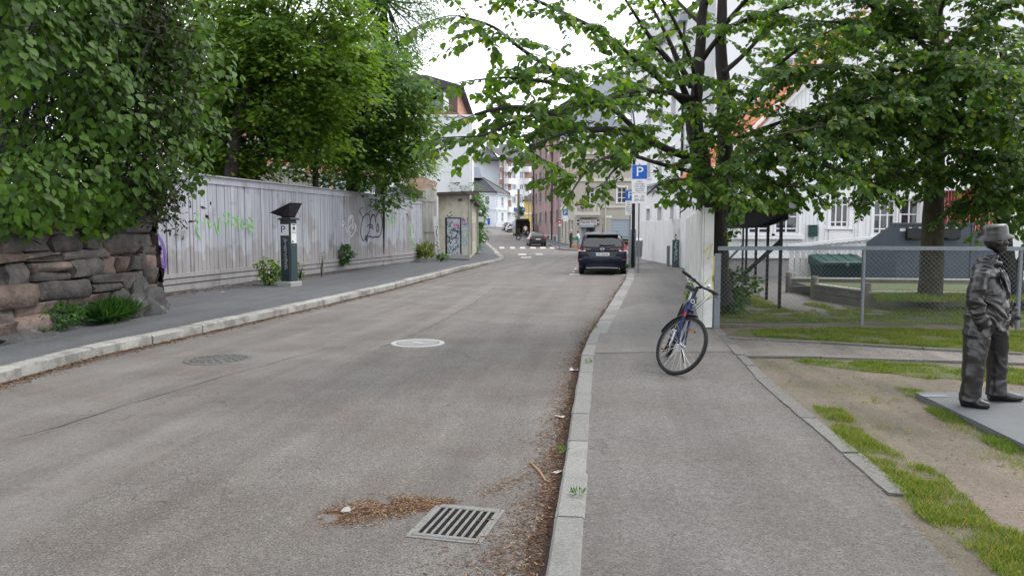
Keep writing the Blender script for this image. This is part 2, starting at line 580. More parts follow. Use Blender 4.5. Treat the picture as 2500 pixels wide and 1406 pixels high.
M = {
    'road': asphalt('road_asphalt', (.146, .135, .125), (.128, .111, .1)),
    'lane': asphalt('lane_asphalt', (.132, .121, .111), (.116, .10, .09), .15, lo=.42, hi=1.58),
    'walk': asphalt('right_walk_asphalt', (.128, .12, .113), (.115, .104, .096), .12, lo=.5, hi=1.5),
    'walkl': asphalt('left_walk_asphalt', (.095, .097, .104), (.088, .088, .093), .12),
    'patchasph': asphalt('patch_asphalt', (.15, .142, .135), (.165, .15, .137), .1),
    'gravel': asphalt('gravel_path', (.17, .155, .14), (.14, .125, .11), .2, lo=.5, hi=1.5),
    'ground': mat('ground_grey', (.17, .16, .15), .9, .2, .5),
    'granite': mat('granite', (.2, .196, .184), .8, .3, 60, .3, 90, orand=.14, col2=(.18, .175, .165), c2scale=5),
    'graniteold': mat('weathered_granite', (.30, .295, .275), .85, .25, 50, .3, 90, orand=.15, col2=(.20, .195, .18), c2scale=4),
    'dirt': asphalt('bare_dirt', (.142, .113, .088), (.10, .088, .06), .22, 0, .55, 1.45, 0),
    'edging': mat('edging_granite', (.15, .145, .135), .9, .35, 40, .4, 70, orand=.2, col2=(.14, .135, .125), c2scale=4),
    'turf': mat('turf_soil', (.085, .10, .04), .95, .3, 14, .4, 50),
    'white': mat('white_paint', (.72, .72, .72), .6, .06, 2),
    'whiteold': mat('aged_white_paint', (.62, .62, .60), .7, .1, 3, col2=(.5, .5, .47), c2scale=2.5, orand=.06),
    'marking': mat('road_marking_paint', (.5, .49, .47), .8, .2, 12, col2=(.28, .27, .26), c2scale=14, c2lo=.55, c2hi=.7),
    'black': mat('black_metal', (.012, .012, .014), .5, .2, 8),
    'blackp': mat('black_plastic', (.018, .018, .02), .55, .15, 10),
    'rubber': mat('rubber', (.02, .02, .021), .85, .2, 30),
    'galv': mat('galvanised_steel', (.20, .22, .24), .55, .15, 20, metal=.5),
    'steel': mat('bare_steel', (.55, .56, .57), .3, .1, 20, metal=.9),
    'castiron': mat('cast_iron', (.14, .135, .13), .6, .3, 30, .3, 60, metal=.5),
    'castlight': mat('worn_bright_iron', (.4, .4, .39), .55, .12, 30, metal=.25),
    'grateiron': mat('grate_iron', (.2, .195, .188), .6, .25, 40, .2, 80, metal=.3),
    'shadeblack': mat('painted_shade', (.006, .006, .006), 1, 0),  # near-black colour standing in for shade in the drain and fence gaps
    'stone': mat('wall_stone', (.07, .065, .062), .9, .4, 7, 1, 14, orand=.4, col2=(.11, .09, .08), c2scale=1.2),
    'stonepink': mat('pink_wall_stone', (.15, .112, .096), .9, .35, 6, .8, 20, orand=.25, col2=(.08, .066, .06), c2scale=2),
    'rock': mat('bedrock', (.062, .06, .061), .9, .4, 5, 1, 9, col2=(.13, .128, .13), c2scale=3, c2lo=.55, c2hi=.7),
    'bark': mat('bark', (.03, .026, .023), .9, .35, 14, .8, 30, stretch=(1, 1, .3)),
    'barkg': mat('mossy_bark', (.06, .055, .035), .9, .35, 12, .8, 26, stretch=(1, 1, .3)),
    'lindenleaf': leafmat('linden_leaf', (.028, .066, .014), (.088, .17, .026), (.16, .21, .03), .47),
    'lindenleaf2': leafmat('deep_linden_leaf', (.02, .054, .015), (.06, .125, .024), (.12, .17, .03), .44),
    'vineleaf': leafmat('vine_leaf', (.012, .034, .007), (.062, .13, .014), None, .32, .55),
    'mapleleaf': leafmat('maple_leaf', (.045, .092, .016), (.11, .19, .028), (.16, .22, .03), .46),
    'mapledark': leafmat('dark_maple_leaf', (.03, .072, .02), (.078, .15, .028), None, .42),
    'ashleaf': leafmat('ash_leaf', (.03, .075, .026), (.07, .15, .042), None, .42),
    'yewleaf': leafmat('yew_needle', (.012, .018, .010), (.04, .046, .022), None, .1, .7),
    'hedgeleaf': leafmat('hedge_leaf', (.02, .06, .02), (.06, .15, .035), None, .3),
    'weedleaf': leafmat('weed_leaf', (.03, .085, .02), (.09, .19, .04), (.2, .24, .05), .35),
    'grass': leafmat('grass_blade', (.055, .105, .022), (.125, .185, .04), (.24, .21, .09), .35, .7),
    'deadleaf': leafmat('dry_seed_bract', (.10, .06, .04), (.17, .13, .06), None, .3),
    'litter': leafmat('wood_litter', (.055, .027, .016), (.165, .085, .048), (.30, .21, .13), .02, .9),
    'fence': fencepaint('fence_paint'),
    'oldwood': mat('bleached_wood', (.42, .41, .37), .85, .2, 8, .4, 30, stretch=(1, 1, .15), orand=.12, col2=(.3, .29, .26)),
    'shedwood': mat('pale_green_boards', (.40, .41, .36), .8, .12, 5, orand=.08, stretch=(1, 1, .2)),
    'cream': mat('cream_render', (.50, .465, .37), .85, .12, 3, .2, 40, col2=(.42, .39, .33), c2scale=2),
    'render': mat('white_render', (.66, .67, .68), .85, .05, .8, .1, 30),
    'renderg': mat('pale_grey_render', (.56, .585, .62), .85, .05, .6),
    'darkroof': mat('dark_roof', (.055, .055, .06), .7, .2, 6, orand=.15),
    'rust': mat('rusty_sheet', (.16, .10, .07), .85, .4, 6, .4, 20),
    'brown': mat('brown_fascia', (.09, .065, .055), .75, .2, 5),
    'corr': mat('blue_grey_sheet', (.25, .27, .31), .6, .1, 3),
    'orangebrick': brickmat('orange_brick', (.46, .19, .11), (.40, .16, .095), (.4, .3, .24)),
    'redbrick': brickmat('red_plaster_brick', (.24, .145, .138), (.22, .13, .125), (.23, .17, .165)),
    'brownbrick': brickmat('brown_brick', (.24, .13, .11), (.2, .11, .1), (.3, .24, .2)),
    'greywall': mat('grey_gable', (.30, .32, .36), .85, .06, .7),
    'beige': mat('beige_render', (.40, .375, .325), .85, .06, 1.2, .1, 30),
    'beigel': mat('beige_trim', (.55, .53, .47), .8, .05, 2),
    'lightblue': mat('pale_blue_render', (.6, .64, .69), .8, .05, 1),
    'yellow': mat('yellow_render', (.60, .44, .12), .8, .06, 1),
    'greensash': mat('green_window_paint', (.16, .24, .22), .6, .05, 2),
    'whitetrim': mat('white_trim', (.74, .74, .74), .55, .03, 2),
    'clad': mat('white_cladding', (.68, .69, .69), .65, .05, 2, orand=.03),
    'plinth': mat('plinth_grey', (.30, .29, .28), .9, .15, 4, .3, 30),
    'tile': mat('orange_roof_tile', (.43, .165, .085), .8, .2, 10, orand=.18),
    'glass': glass('window_glass'),
    'glassblue': glass('window_glass_sky_tint', (.10, .13, .17), .08),  # sky reflection put into the pane colour as a paler blue
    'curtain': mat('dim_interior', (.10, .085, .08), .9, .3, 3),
    'blue': mat('sign_blue', (.012, .10, .42), .5, .03, 5),
    'signwhite': mat('sign_white', (.68, .68, .67), .5, .04, 6),
    'ink': mat('sign_ink', (.02, .02, .025), .6, 0),
    'navyink': mat('navy_ink', (.02, .03, .22), .6, 0),
    'red': mat('sign_red', (.45, .03, .03), .5, .05, 5),
    'meter': mat('meter_paint', (.014, .026, .03), .45, .2, 10, spec=.5),
    'meterfront': mat('meter_front', (.03, .058, .066), .45, .15, 8, spec=.5),
    'solar': mat('solar_hood', (.022, .018, .026), .5, .15, 8),
    'concrete': mat('concrete', (.33, .325, .31), .9, .15, 8, .3, 40),
    'slab': mat('statue_slab', (.115, .12, .126), .7, .08, 4, .1, 50),
    'bronze': mat('bronze', (.009, .008, .008), .33, .15, 4, metal=.15, spec=.8),
    'carpaint': mat('dark_car_paint', (.006, .010, .024), .3, .05, 3, spec=.22, coat=.08),
    'carblack': mat('black_car_paint', (.008, .009, .012), .25, .05, 3, spec=.4, coat=.25),
    'carsilver': mat('silver_car_paint', (.42, .45, .48), .3, .04, 3, metal=.4, coat=1),
    'cargrey': mat('grey_car_paint', (.16, .18, .21), .3, .04, 3, metal=.3, coat=1),
    'carglass': glass('car_glass', (.012, .013, .015), .03),
    'lampred': mat('tail_lamp_red', (.3, .01, .014), .2, .05, 5, spec=.6),
    'lampclear': mat('lamp_clear', (.6, .55, .55), .2, .05, 5, spec=.6),
    'bikeblue': mat('bike_blue', (.010, .015, .085), .35, .1, 6, spec=.4, coat=.15),
    'orange': mat('reflector_orange', (.75, .28, .02), .4, .05, 5),
    'binblue': mat('container_blue_grey', (.062, .077, .097), .55, .08, 3),
    'bingreen': mat('chest_green', (.014, .055, .042), .5, .1, 4),
    'bindark': mat('chest_dark_green', (.01, .034, .034), .55, .1, 4),
    'timber': mat('weathered_timber', (.20, .185, .15), .9, .2, 6, .4, 30, stretch=(.3, 1, 1)),
    'timberpale': mat('bleached_timber_top', (.42, .41, .37), .9, .15, 8),
    'redbarn': mat('red_barn_boards', (.26, .03, .03), .8, .12, 4),
    'skin': mat('skin', (.42, .25, .18), .6, .05, 5),
    'navycloth': mat('navy_cloth', (.03, .032, .05), .9, .1, 8),
    'whitecloth': mat('white_cloth', (.62, .62, .64), .9, .06, 8),
    'bluejean': mat('pale_jeans', (.22, .28, .36), .9, .1, 8),
    'hairdark': mat('dark_hair', (.02, .015, .012), .8, .1, 8),
    'capwhite': mat('pale_cap', (.6, .57, .5), .9, .05, 8),
    'fruitred': mat('fruit_red', (.5, .07, .04), .5, .2, 30),
    'fruitgreen': mat('greens', (.04, .22, .08), .6, .3, 30),
    'crate': mat('crate_plastic', (.04, .2, .12), .6, .1, 8),
    'cratew': mat('crate_wood', (.4, .27, .15), .8, .15, 8),
    'shutter': mat('roller_shutter', (.34, .40, .45), .5, .06, 4, metal=.3),
    'paper': mat('paper_scrap', (.5, .49, .47), .8, .1, 20),
    'gblack': mat('graffiti_black', (.03, .03, .04), .7, .1, 10),
    'ggreen': mat('graffiti_green', (.20, .48, .14), .7, .1, 10),
    'gpurple': mat('graffiti_purple', (.17, .10, .32), .7, .2, 10),
    'gwhite': mat('graffiti_white', (.68, .69, .72), .7, .1, 10),
    'gblue': mat('graffiti_cyan', (.14, .40, .50), .7, .1, 10),
    'gpink': mat('graffiti_pink', (.6, .05, .25), .7, .1, 10),
    'doorpale': mat('tagged_door', (.42, .45, .5), .7, .2, 6, col2=(.16, .17, .2), c2scale=9, c2lo=.55, c2hi=.62),
    'tar': mat('tar_crack', (.045, .043, .042), .9, .2, 20),
    'lampglass': mat('lamp_opal', (.75, .75, .75), .4, .02, 5),
    'yellowband': mat('yellow_band', (.52, .42, .12), .6, .05, 8),
    'flowergreen': mat('window_box_green', (.10, .22, .05), .8, .4, 20),
}
# ------------------------------------------------------------------ ground, road, pavements
def interp(tab, y):
    for (a, xa), (b, xb) in zip(tab, tab[1:]):
        if y <= b:
            return xa + (xb - xa) * (y - a) / (b - a)
    return tab[-1][1]
def ys(a, b):
    out, y = [], a
    while y < b:
        out.append(y)
        y += 1.0 if y < 30 else 2.0 if y < 80 else 5.0
    return out + [b]
LK = [(-6, -5.9), (8.5, -5.62)] + sorted((p.y, p.x) for p in [gd(x, y, 0) for x, y in ((224, 872), (384, 838), (544, 802), (746, 756), (944, 709), (1098, 667))])
LK += [(34.5, -1.6), (38.5, -1.0), (43, -.5), (46.8, -.42), (50, -.65), (58, -1.0), (67, -1.4), (80, -2.2), (95, -3.2), (109, -3.9), (120, -4.6), (140, -7), (160, -14)]
RK = [(-6, -.6), (2, -.02)] + sorted((p.y, p.x) for p in [gd(x, y, .1) for x, y in ((1329, 1406), (1362, 1228), (1382, 1101), (1395, 1014), (1406, 949), (1420, 863), (1431, 836), (1446, 806), (1486, 746), (1503, 718), (1528, 680), (1532, 655))])
RK += [(36, 5.5), (40, 7.2), (42, 10.5), (43, 34)]
NK = [(64, 34), (64.6, 5.6), (67, 4.05), (75, 4.1), (85, 3.9), (100, 2.6), (130, -.2), (165, -3)]
def strip(tabl, tabr, y0, y1, dz, offl=0, offr=0, nx=3):
    m = MB()
    rows = []
    for y in ys(y0, y1):
        a, b = interp(tabl, y) + offl, interp(tabr, y) + offr
        rows.append([(a + (b - a) * i / nx, y, hz(y) + dz) for i in range(nx + 1)])
    m.loft(rows, cap=False, closed=False)
    return m
K = lambda v: [(-50, v), (800, v)]
struct('ground', strip(K(-320), K(320), -30, 690, -.06), M['ground'])
struct('road', strip(K(-13), K(45), -8, 172, 0, nx=8), M['road'])
struct('left_pavement', strip(K(-30), LK, -8, 150, .12, 0, -.2), M['walkl'])
WF0, WF1 = gd(1712, 801, .1), gd(1673, 670, .1)          # corner board fence, near and far foot
EDG = [gd(x, y, .1) for x, y in ((1738, 800), (1800, 868), (1850, 925), (1905, 975), (1960, 1022), (2060, 1108), (2180, 1212), (2330, 1400))]
WR = [(-6, 1.7), (2.2, 1.85)] + sorted((p.y, p.x) for p in EDG) + [(WF1.y, WF1.x + .2), (34, 7.4), (43, 9)]
struct('right_pavement', strip(RK, WR, -8, 42.8, .1, .14, 0), M['walk'])
struct('park_ground', strip(WR, K(40), -8, 42.8, .094, -.06, 0, 6), M['dirt'])
yard = MB()
YA = [gd(1780, 690, .1), gd(1880, 742, .1), gd(1990, 770, .1), gd(2250, 790, .1)]
yard.poly([(3.9, 14.6, .102), (6.3, 14.2, .102), (7.3, 14.6, .102), (7.3, 17.4, .102), (11, 17, .102), (22, 17.5, .102), (22, 26.4, .102), (6, 26.4, .102), (5.2, 20, .102)])
struct('yard_paving', yard, M['patchasph'])
struct('far_pavement', strip(NK, K(30), 64.05, 150, .11, .14, 0), M['walkl'])
# darker patch joints across the right pavement and tar seams in the road
def seam(pts, z, w_, m_=None):
    p = [Vector((a.x, a.y, hz(a.y) + z)) for a in (gd(x, y, max(z - .004, 0)) for x, y in pts)]
    q = []
    for a, b in zip(p, p[1:]):
        n_ = max(2, int((b - a).length / .18))
        q += [a.lerp(b, i / n_) + Vector((R.uniform(-.012, .012), R.uniform(-.012, .012), 0)) for i in range(n_)]
    q.append(p[-1])
    return MB().ribbon(q, [w_ * R.uniform(.35, 1.3) for _ in q], (0, 0, 1))
for pts, wd in (([(0, 1078), (150, 1040), (320, 985), (560, 915), (640, 893), (800, 850)], .011), ([(930, 848), (1000, 822), (1070, 788), (1150, 745), (1210, 702)], .016),
                ([(1040, 664), (1240, 668), (1400, 664)], .02), ([(1000, 700), (1200, 660), (1215, 640)], .02),
                ([(1250, 720), (1330, 716), (1420, 722)], .02), ([(1120, 860), (1160, 880), (1210, 868)], .014)):
    struct('road_seam', seam(pts, .004, wd), M['tar'])
ln = [gd(x, y, .003) for x, y in ((1210, 702), (1150, 745), (1070, 788), (1000, 822), (930, 848), (700, 952), (480, 1062), (250, 1195), (0, 1340), (-400, 1600), (1318, 1600), (1334, 1400), (1366, 1228), (1386, 1101), (1412, 949), (1437, 836), (1452, 806), (1492, 746), (1509, 718), (1530, 690))]
struct('road_lane_patch', MB().poly([tuple(p) for p in ln]), M['lane'])
struct('pavement_seam', seam([(1440, 862), (1500, 861), (1600, 858), (1700, 857), (1800, 858)], .104, .02), M['tar'])
pm = MB()
pm.poly([(g.x, g.y, .1045) for g in (gd(1440, 862, .1), gd(1800, 858, .1), gd(1735, 795, .1), gd(1700, 745, .1), gd(1560, 742, .1), gd(1495, 760, .1))])
struct('pavement_patch', pm, M['patchasph'])
# painted markings
mk = MB()
for i, (xa, xb) in enumerate(((1220, 1233), (1246, 1259), (1270, 1284), (1295, 1310), (1319, 1334), (1343, 1356))):
    a, b = xa, xb
    z = hz(75) + .006
    p = [gd(a, 607, z), gd(b - 1, 607, z), gd(b - 3, 603.4, z), gd(a - 1, 603.4, z)]
    struct('crosswalk_stripe', MB().poly([(q.x, q.y, hz(q.y) + .006) for q in p]), M['marking'])
for px0, px1, py0, py1 in ((1265, 1285, 613, 615.5), (1272, 1297, 621, 624), (1308, 1325, 613, 615), (1390, 1415, 668.5, 671), (1397, 1402, 662, 665), (1402, 1408, 655, 658), (1500, 1530, 670, 672)):
    p = [gd(px0, py1, .004), gd(px1, py1, .004), gd(px1, py0, .004), gd(px0, py0, .004)]
    struct('road_marking', MB().poly([(q.x, q.y, hz(q.y) + .005) for q in p]), M['marking'])

# ------------------------------------------------------------------ kerbs: every stone an object
def stone_unit(seed, b=.025, wob=.012):
    rr = random.Random(seed)
    m = MB()
    n = 5
    rings = []
    for i in range(n + 1):
        x = -.5 + i / n
        e = .04 if i in (0, n) else 0
        o = [rr.uniform(-wob, wob) for _ in range(6)]
        rings.append([(x, o[0] * .6, -1), (x, 0 + o[0] + e * .2, -.1), (x, .1 + o[1] * .6, 0 - e * .6), (x, .9 + o[2] * .4, 0 - e * .5), (x, 1, -.1), (x, 1, -1)])
    m.loft(rings)
    return m
def kerb_run(root, unit, pts, wid, hgt, drop, m, lmin, lmax, rr, gap=.012):
    "stones along pts (left edge faces the road); unit stone: x length, y width, z down from the top"
    d = [0]
    for a, b in zip(pts, pts[1:]):
        d.append(d[-1] + (Vector(b) - Vector(a)).length)
    def pos(s):
        for i in range(len(pts) - 1):
            if s <= d[i + 1]:
                return Vector(pts[i]).lerp(Vector(pts[i + 1]), (s - d[i]) / (d[i + 1] - d[i]))
        return Vector(pts[-1])
    s = 0
    while s < d[-1] - .2:
        l = min(rr.uniform(lmin, lmax), d[-1] - s)
        a, b = pos(s + gap / 2), pos(s + l - gap / 2)
        c = (a + b) / 2
        t = b - a
        wd = wid(c.y) if callable(wid) else wid
        o = link('kerb_stone', rr.choice(unit), root, c + Vector((0, 0, rr.uniform(-.008, .006))), (0, -math.atan2(t.z, math.hypot(t.x, t.y)), math.atan2(t.y, t.x) + rr.uniform(-.008, .008)), (t.length, wd, (hgt(c.y) if callable(hgt) else hgt) + drop))
        s += l
def samp(tab, y0, y1, dz, off=0):
    out, y = [], y0
    while y <= y1:
        out.append((interp(tab, y) + off, y, hz(y) + dz))
        y += .6 if y < 30 else 1.5
    return out
UG = [stone_unit(i, wob=.02).mesh('kerb_stone', M['granite'], 30) for i in range(6)]
UO = [stone_unit(20 + i, wob=.05).mesh('kerb_stone', M['graniteold'], 30) for i in range(6)]
UN = []
for i in range(6):            # mirrored unit for the right kerb, whose road side lies to the left of its run
    mb = stone_unit(40 + i, wob=.025)
    mb.v = [(x, -y, z) for x, y, z in mb.v]
    mb.f = [tuple(reversed(f)) for f in mb.f]
    UN.append(mb.mesh('kerb_stone', M['granite'], 30))
kr = random.Random(5)
rk = link('right_kerb', None, None, (0, 0, 0), kind='structure')
kerb_run(rk, UN, samp(RK, 1.2, 40, .112), lambda y: .165 if y < 12.2 else .27, .12, .05, M['granite'], .75, 1.15, kr)
lk = link('left_kerb', None, None, (0, 0, 0), kind='structure')
kerb_run(lk, UO, samp(LK, 5, 46, .135), .26, .135, .05, M['graniteold'], 1.0, 1.7, kr)
kerb_run(lk, UO, samp(LK, 46.2, 120, .14), .34, .135, .05, M['graniteold'], 1.6, 2.6, kr)
for o in lk.children:         # road side of the left kerb is to the right of its run
    o.rotation_euler.z += 0
nk = link('far_kerb', None, None, (0, 0, 0), kind='structure')
kerb_run(nk, UN, samp(NK, 64.8, 110, .125), .2, .12, .05, M['granite'], 1.2, 2.0, kr)
ek = link('edging_strip', None, None, (0, 0, 0), kind='structure')
EU = []
for i in range(5):
    rr = random.Random(90 + i)
    m_ = MB()
    m_.loft([[(-.5 + k / 4 + rr.uniform(-.02, .02), -.5 + rr.uniform(-.05, .05), z) for k in range(5)] + [(.5 - k / 4 + rr.uniform(-.01, .01), .5 + rr.uniform(-.05, .05), z) for k in range(5)] for z in (-.1, 0)])
    EU.append(m_.mesh('edging_stone', M['edging']))
s = 0
for a, b in zip(EDG[:-1], EDG[1:-1]):
    n_ = max(1, round((b - a).length / .85))
    for i in range(n_):
        p, q = a.lerp(b, i / n_), a.lerp(b, (i + 1) / n_)
        c = (p + q) / 2
        link('edging_stone', kr.choice(EU), ek, (c.x + .05, c.y, .112 + kr.uniform(-.004, .004)), (0, 0, math.atan2(q.y - p.y, q.x - p.x)), ((q - p).length * kr.uniform(.94, .995), .125 * kr.uniform(.92, 1.06), 1))
gp = MB()
GA = [gd(x, y, .1) for x, y in ((1775, 826), (2000, 838), (2250, 853), (2500, 866), (2700, 880))]
GB = [gd(x, y, .1) for x, y in ((1820, 872), (2000, 874), (2250, 882), (2500, 890), (2700, 900))]
gp.loft([[(p.x, p.y, .0985) for p in GA], [(p.x, p.y, .0985) for p in GB]], cap=False, closed=False)
struct('gravel_path', gp, M['gravel'])
pe = link('path_edging', None, None, (0, 0, 0), kind='structure')
for pts in (GA, GB):
    for a, b in zip(pts, pts[1:]):
        n_ = max(1, round((b - a).length / .9))
        for i in range(n_):
            p, q = a.lerp(b, i / n_), a.lerp(b, (i + 1) / n_)
            c = (p + q) / 2
            link('edging_stone', kr.choice(EU), pe, (c.x, c.y, .125), (0, 0, math.atan2(q.y - p.y, q.x - p.x)), ((q - p).length * .98, .075, 1))

# ------------------------------------------------------------------ drain grate and manholes
def drain():
    c = [gd(x, y, 0) for x, y in ((993, 1308), (1157, 1325), (1208, 1247), (1105, 1238))]
    o = (c[0] + c[1] + c[2] + c[3]) / 4
    u = (c[1] - c[0]).normalized()
    W, D = (c[1] - c[0]).length, (c[2] - c[1]).length
    ang = math.atan2(u.y, u.x)
    t = thing('drain_grate', 'rectangular slotted iron drain grate in the road beside the right kerb', 'drain grate', (o.x, o.y, 0), ang)
    obj('painted_pit', MB().poly([(-W / 2, -D / 2, .004), (W / 2, -D / 2, .004), (W / 2, D / 2, .004), (-W / 2, D / 2, .004)]), M['shadeblack'], t)  # flat sheet over the road, darkness of the shaft put into its colour
    f = MB()
    e = .022
    for x0, x1, y0, y1 in ((-W / 2 - e, W / 2 + e, -D / 2 - e, -D / 2), (-W / 2 - e, W / 2 + e, D / 2, D / 2 + e), (-W / 2 - e, -W / 2, -D / 2, D / 2), (W / 2, W / 2 + e, -D / 2, D / 2)):
        f.box(x0, x1, y0, y1, .002, .009)
    obj('outer_frame', f, M['grateiron'], t)
    f = MB()
    g = .03
    f.cbox(-W / 2 + .004, W / 2 - .004, -D / 2 + .004, -D / 2 + g + .01, .005, .013, .004)
    f.cbox(-W / 2 + .004, W / 2 - .004, D / 2 - g - .01, D / 2 - .004, .005, .013, .004)
    for x_ in (-1, 1):
        f.box(x_ * (W / 2 - .0045) - .0045, x_ * (W / 2 - .0045) + .0045, -D / 2 + g, D / 2 - g, .005, .0115)
    obj('inner_frame', f, M['grateiron'], t)
    n_ = 9
    bm = MB().cbox(-.0085, .0085, -D / 2 + g + .011, D / 2 - g - .011, .004, .0125, .003).mesh('bar', M['grateiron'])
    for i in range(n_):
        link('bar', bm, t, (-W / 2 + .016 + (W - .032) * i / (n_ - 1), 0, 0))
    return t
drain()
def manhole(px, py, r, label, bright, ang):
    p = gd(px, py, 0)
    m_ = M['castlight'] if bright else M['castiron']
    t = thing('manhole_cover', label, 'manhole cover', (p.x, p.y, 0), ang)
    obj('ring', MB().lathe([(r, .001), (r - .01, .012), (r - .075, .012), (r - .08, .005)], n=40, cap=False), m_, t, 40)
    obj('lid', MB().lathe([(r - .085, .002), (r - .09, .011), (.001, .011)], n=40, cap=False), M['castiron'] if bright else m_, t, 40)
    if bright:
        for i in range(-9, 10):
            x = i * (r - .1) / 9.5
            h = math.sqrt(max((r - .1) ** 2 - x * x, 0))
            if h > .04:
                for y0, y1 in (((-h, h),) if abs(x) > .1 else ((-h, -.07), (.07, h))):
                    obj('rib', MB().box(x - .008, x + .008, y0, y1, .011, .015), m_, t)
        obj('badge', MB().cbox(-.1, .1, -.05, .05, .011, .017, .004), m_, t)
    else:
        for k in range(6):
            rr = .05 + k * (r - .13) / 6
            n_ = 6 + 6 * k
            for i in range(n_):
                if (i + k) % 2 == 0:
                    a0, a1 = 2 * math.pi * i / n_, 2 * math.pi * (i + .75) / n_
                    am = (a0 + a1) / 2
                    c_ = Vector((rr * math.cos(am), rr * math.sin(am), .0135))
                    MBX.add([(rr0 * math.cos(a) , rr0 * math.sin(a), z) for z in (.011, .017) for rr0, a in ((rr, a0), (rr + .035, a0), (rr + .035, a1), (rr, a1))], [(4, 5, 6, 7), (0, 1, 5, 4), (1, 2, 6, 5), (2, 3, 7, 6), (3, 0, 4, 7)])
        obj('tread', MBX, M['castiron'], t, kind='stuff')
    return t
MBX = MB()
manhole(1020, 838, .40, 'pale round manhole cover with diagonal ribs in the middle of the road', True, rad(-38))
manhole(534, 878, .43, 'dark round manhole cover with a blocky tread nearer the left kerb', False, 0)

# ------------------------------------------------------------------ helpers for walls with window openings (world coordinates under a thing)
def sub(par, name, mb, m, smooth=None, **kw):
    o = obj(name, mb, m, par, smooth, **kw)
    if par.parent is None:
        o.location = -Vector(par.location)
    return o
class Wall:
    def __init__(s, a, b):
        s.a, s.b = Vector((a[0], a[1], 0)), Vector((b[0], b[1], 0))
        s.e = (s.b - s.a).normalized()
        s.n = Vector((s.e.y, -s.e.x, 0))
        s.L = (s.b - s.a).length
    def p(s, x, z, out=0):
        q = s.a + s.e * x + s.n * out
        return (q.x, q.y, z)
    def px(s, px, py):
        return onwall(s.a, s.b, px, py)
    def rect(s, x0, y0, x1, y1):
        "pixel rectangle -> (s0, s1, z0, z1)"
        a, b = s.px(x0, (y0 + y1) / 2)[0], s.px(x1, (y0 + y1) / 2)[0]
        xm = (x0 + x1) / 2
        return (min(a, b), max(a, b), s.px(xm, y1)[1], s.px(xm, y0)[1])
    def box(s, mb, x0, x1, z0, z1, o0, o1):
        c = [s.p(x, z, o) for z in (z0, z1) for x, o in ((x0, o1), (x1, o1), (x1, o0), (x0, o0))]
        return mb.add(c, [(0, 3, 2, 1), (4, 5, 6, 7), (0, 1, 5, 4), (1, 2, 6, 5), (2, 3, 7, 6), (3, 0, 4, 7)])
def facade(par, name, W, z0, z1, m, holes=(), rev=.14, x0=0, x1=None):
    x1 = W.L if x1 is None else x1
    holes = [h for h in holes if h[1] > x0 and h[0] < x1 and h[3] > z0 and h[2] < z1]
    xs = sorted({x0, x1} | {min(max(v, x0), x1) for h in holes for v in h[:2]})
    zs = sorted({z0, z1} | {min(max(v, z0), z1) for h in holes for v in h[2:]})
    mb = MB()
    for xa, xb in zip(xs, xs[1:]):
        for za, zb in zip(zs, zs[1:]):
            cx, cz = (xa + xb) / 2, (za + zb) / 2
            if not any(h[0] < cx < h[1] and h[2] < cz < h[3] for h in holes):
                mb.poly([W.p(xa, za), W.p(xb, za), W.p(xb, zb), W.p(xa, zb)])
    for h in holes:
        a, b, c, d = h
        mb.poly([W.p(a, c), W.p(b, c), W.p(b, c, -rev), W.p(a, c, -rev)])
        mb.poly([W.p(a, d, -rev), W.p(b, d, -rev), W.p(b, d), W.p(a, d)])
        mb.poly([W.p(a, c), W.p(a, c, -rev), W.p(a, d, -rev), W.p(a, d)])
        mb.poly([W.p(b, c, -rev), W.p(b, c), W.p(b, d), W.p(b, d, -rev)])
    return sub(par, name, mb, m)
def win(par, W, h, fm, gm, nx=2, nz=2, rev=.14, fw=.06, sill=True, bars=None, surround=0, name='window'):
    a, b, c, d = h
    mb = MB()
    o0, o1 = -rev - .02, -rev + .05
    W.box(mb, a, a + fw, c, d, o0, o1)
    W.box(mb, b - fw, b, c, d, o0, o1)
    W.box(mb, a + fw, b - fw, c, c + fw, o0, o1)
    W.box(mb, a + fw, b - fw, d - fw, d, o0, o1)
    for i in range(1, nx):
        x = a + (b - a) * i / nx
        W.box(mb, x - fw * .4, x + fw * .4, c + fw, d - fw, o0, o1 - .012)
    zz = [c + (d - c) * i / nz for i in range(1, nz)] if bars is None else [c + (d - c) * q for q in bars]
    for z in zz:
        W.box(mb, a + fw, b - fw, z - fw * .35, z + fw * .35, o0, o1 - .02)
    if surround:
        q = surround
        W.box(mb, a - q, a, c - q * .5, d + q, .003, .05)
        W.box(mb, b, b + q, c - q * .5, d + q, .003, .05)
        W.box(mb, a, b, d, d + q, .003, .06)
    if sill:
        W.box(mb, a - .05 - surround, b + .05 + surround, c - .06, c, -rev + .05, .09)
    f = sub(par, name, mb, fm)
    sub(f, 'pane', MB().poly([W.p(a + fw * .5, c + fw * .5, -rev + .004), W.p(b - fw * .5, c + fw * .5, -rev + .004), W.p(b - fw * .5, d - fw * .5, -rev + .004), W.p(a + fw * .5, d - fw * .5, -rev + .004)]), gm)
    return f
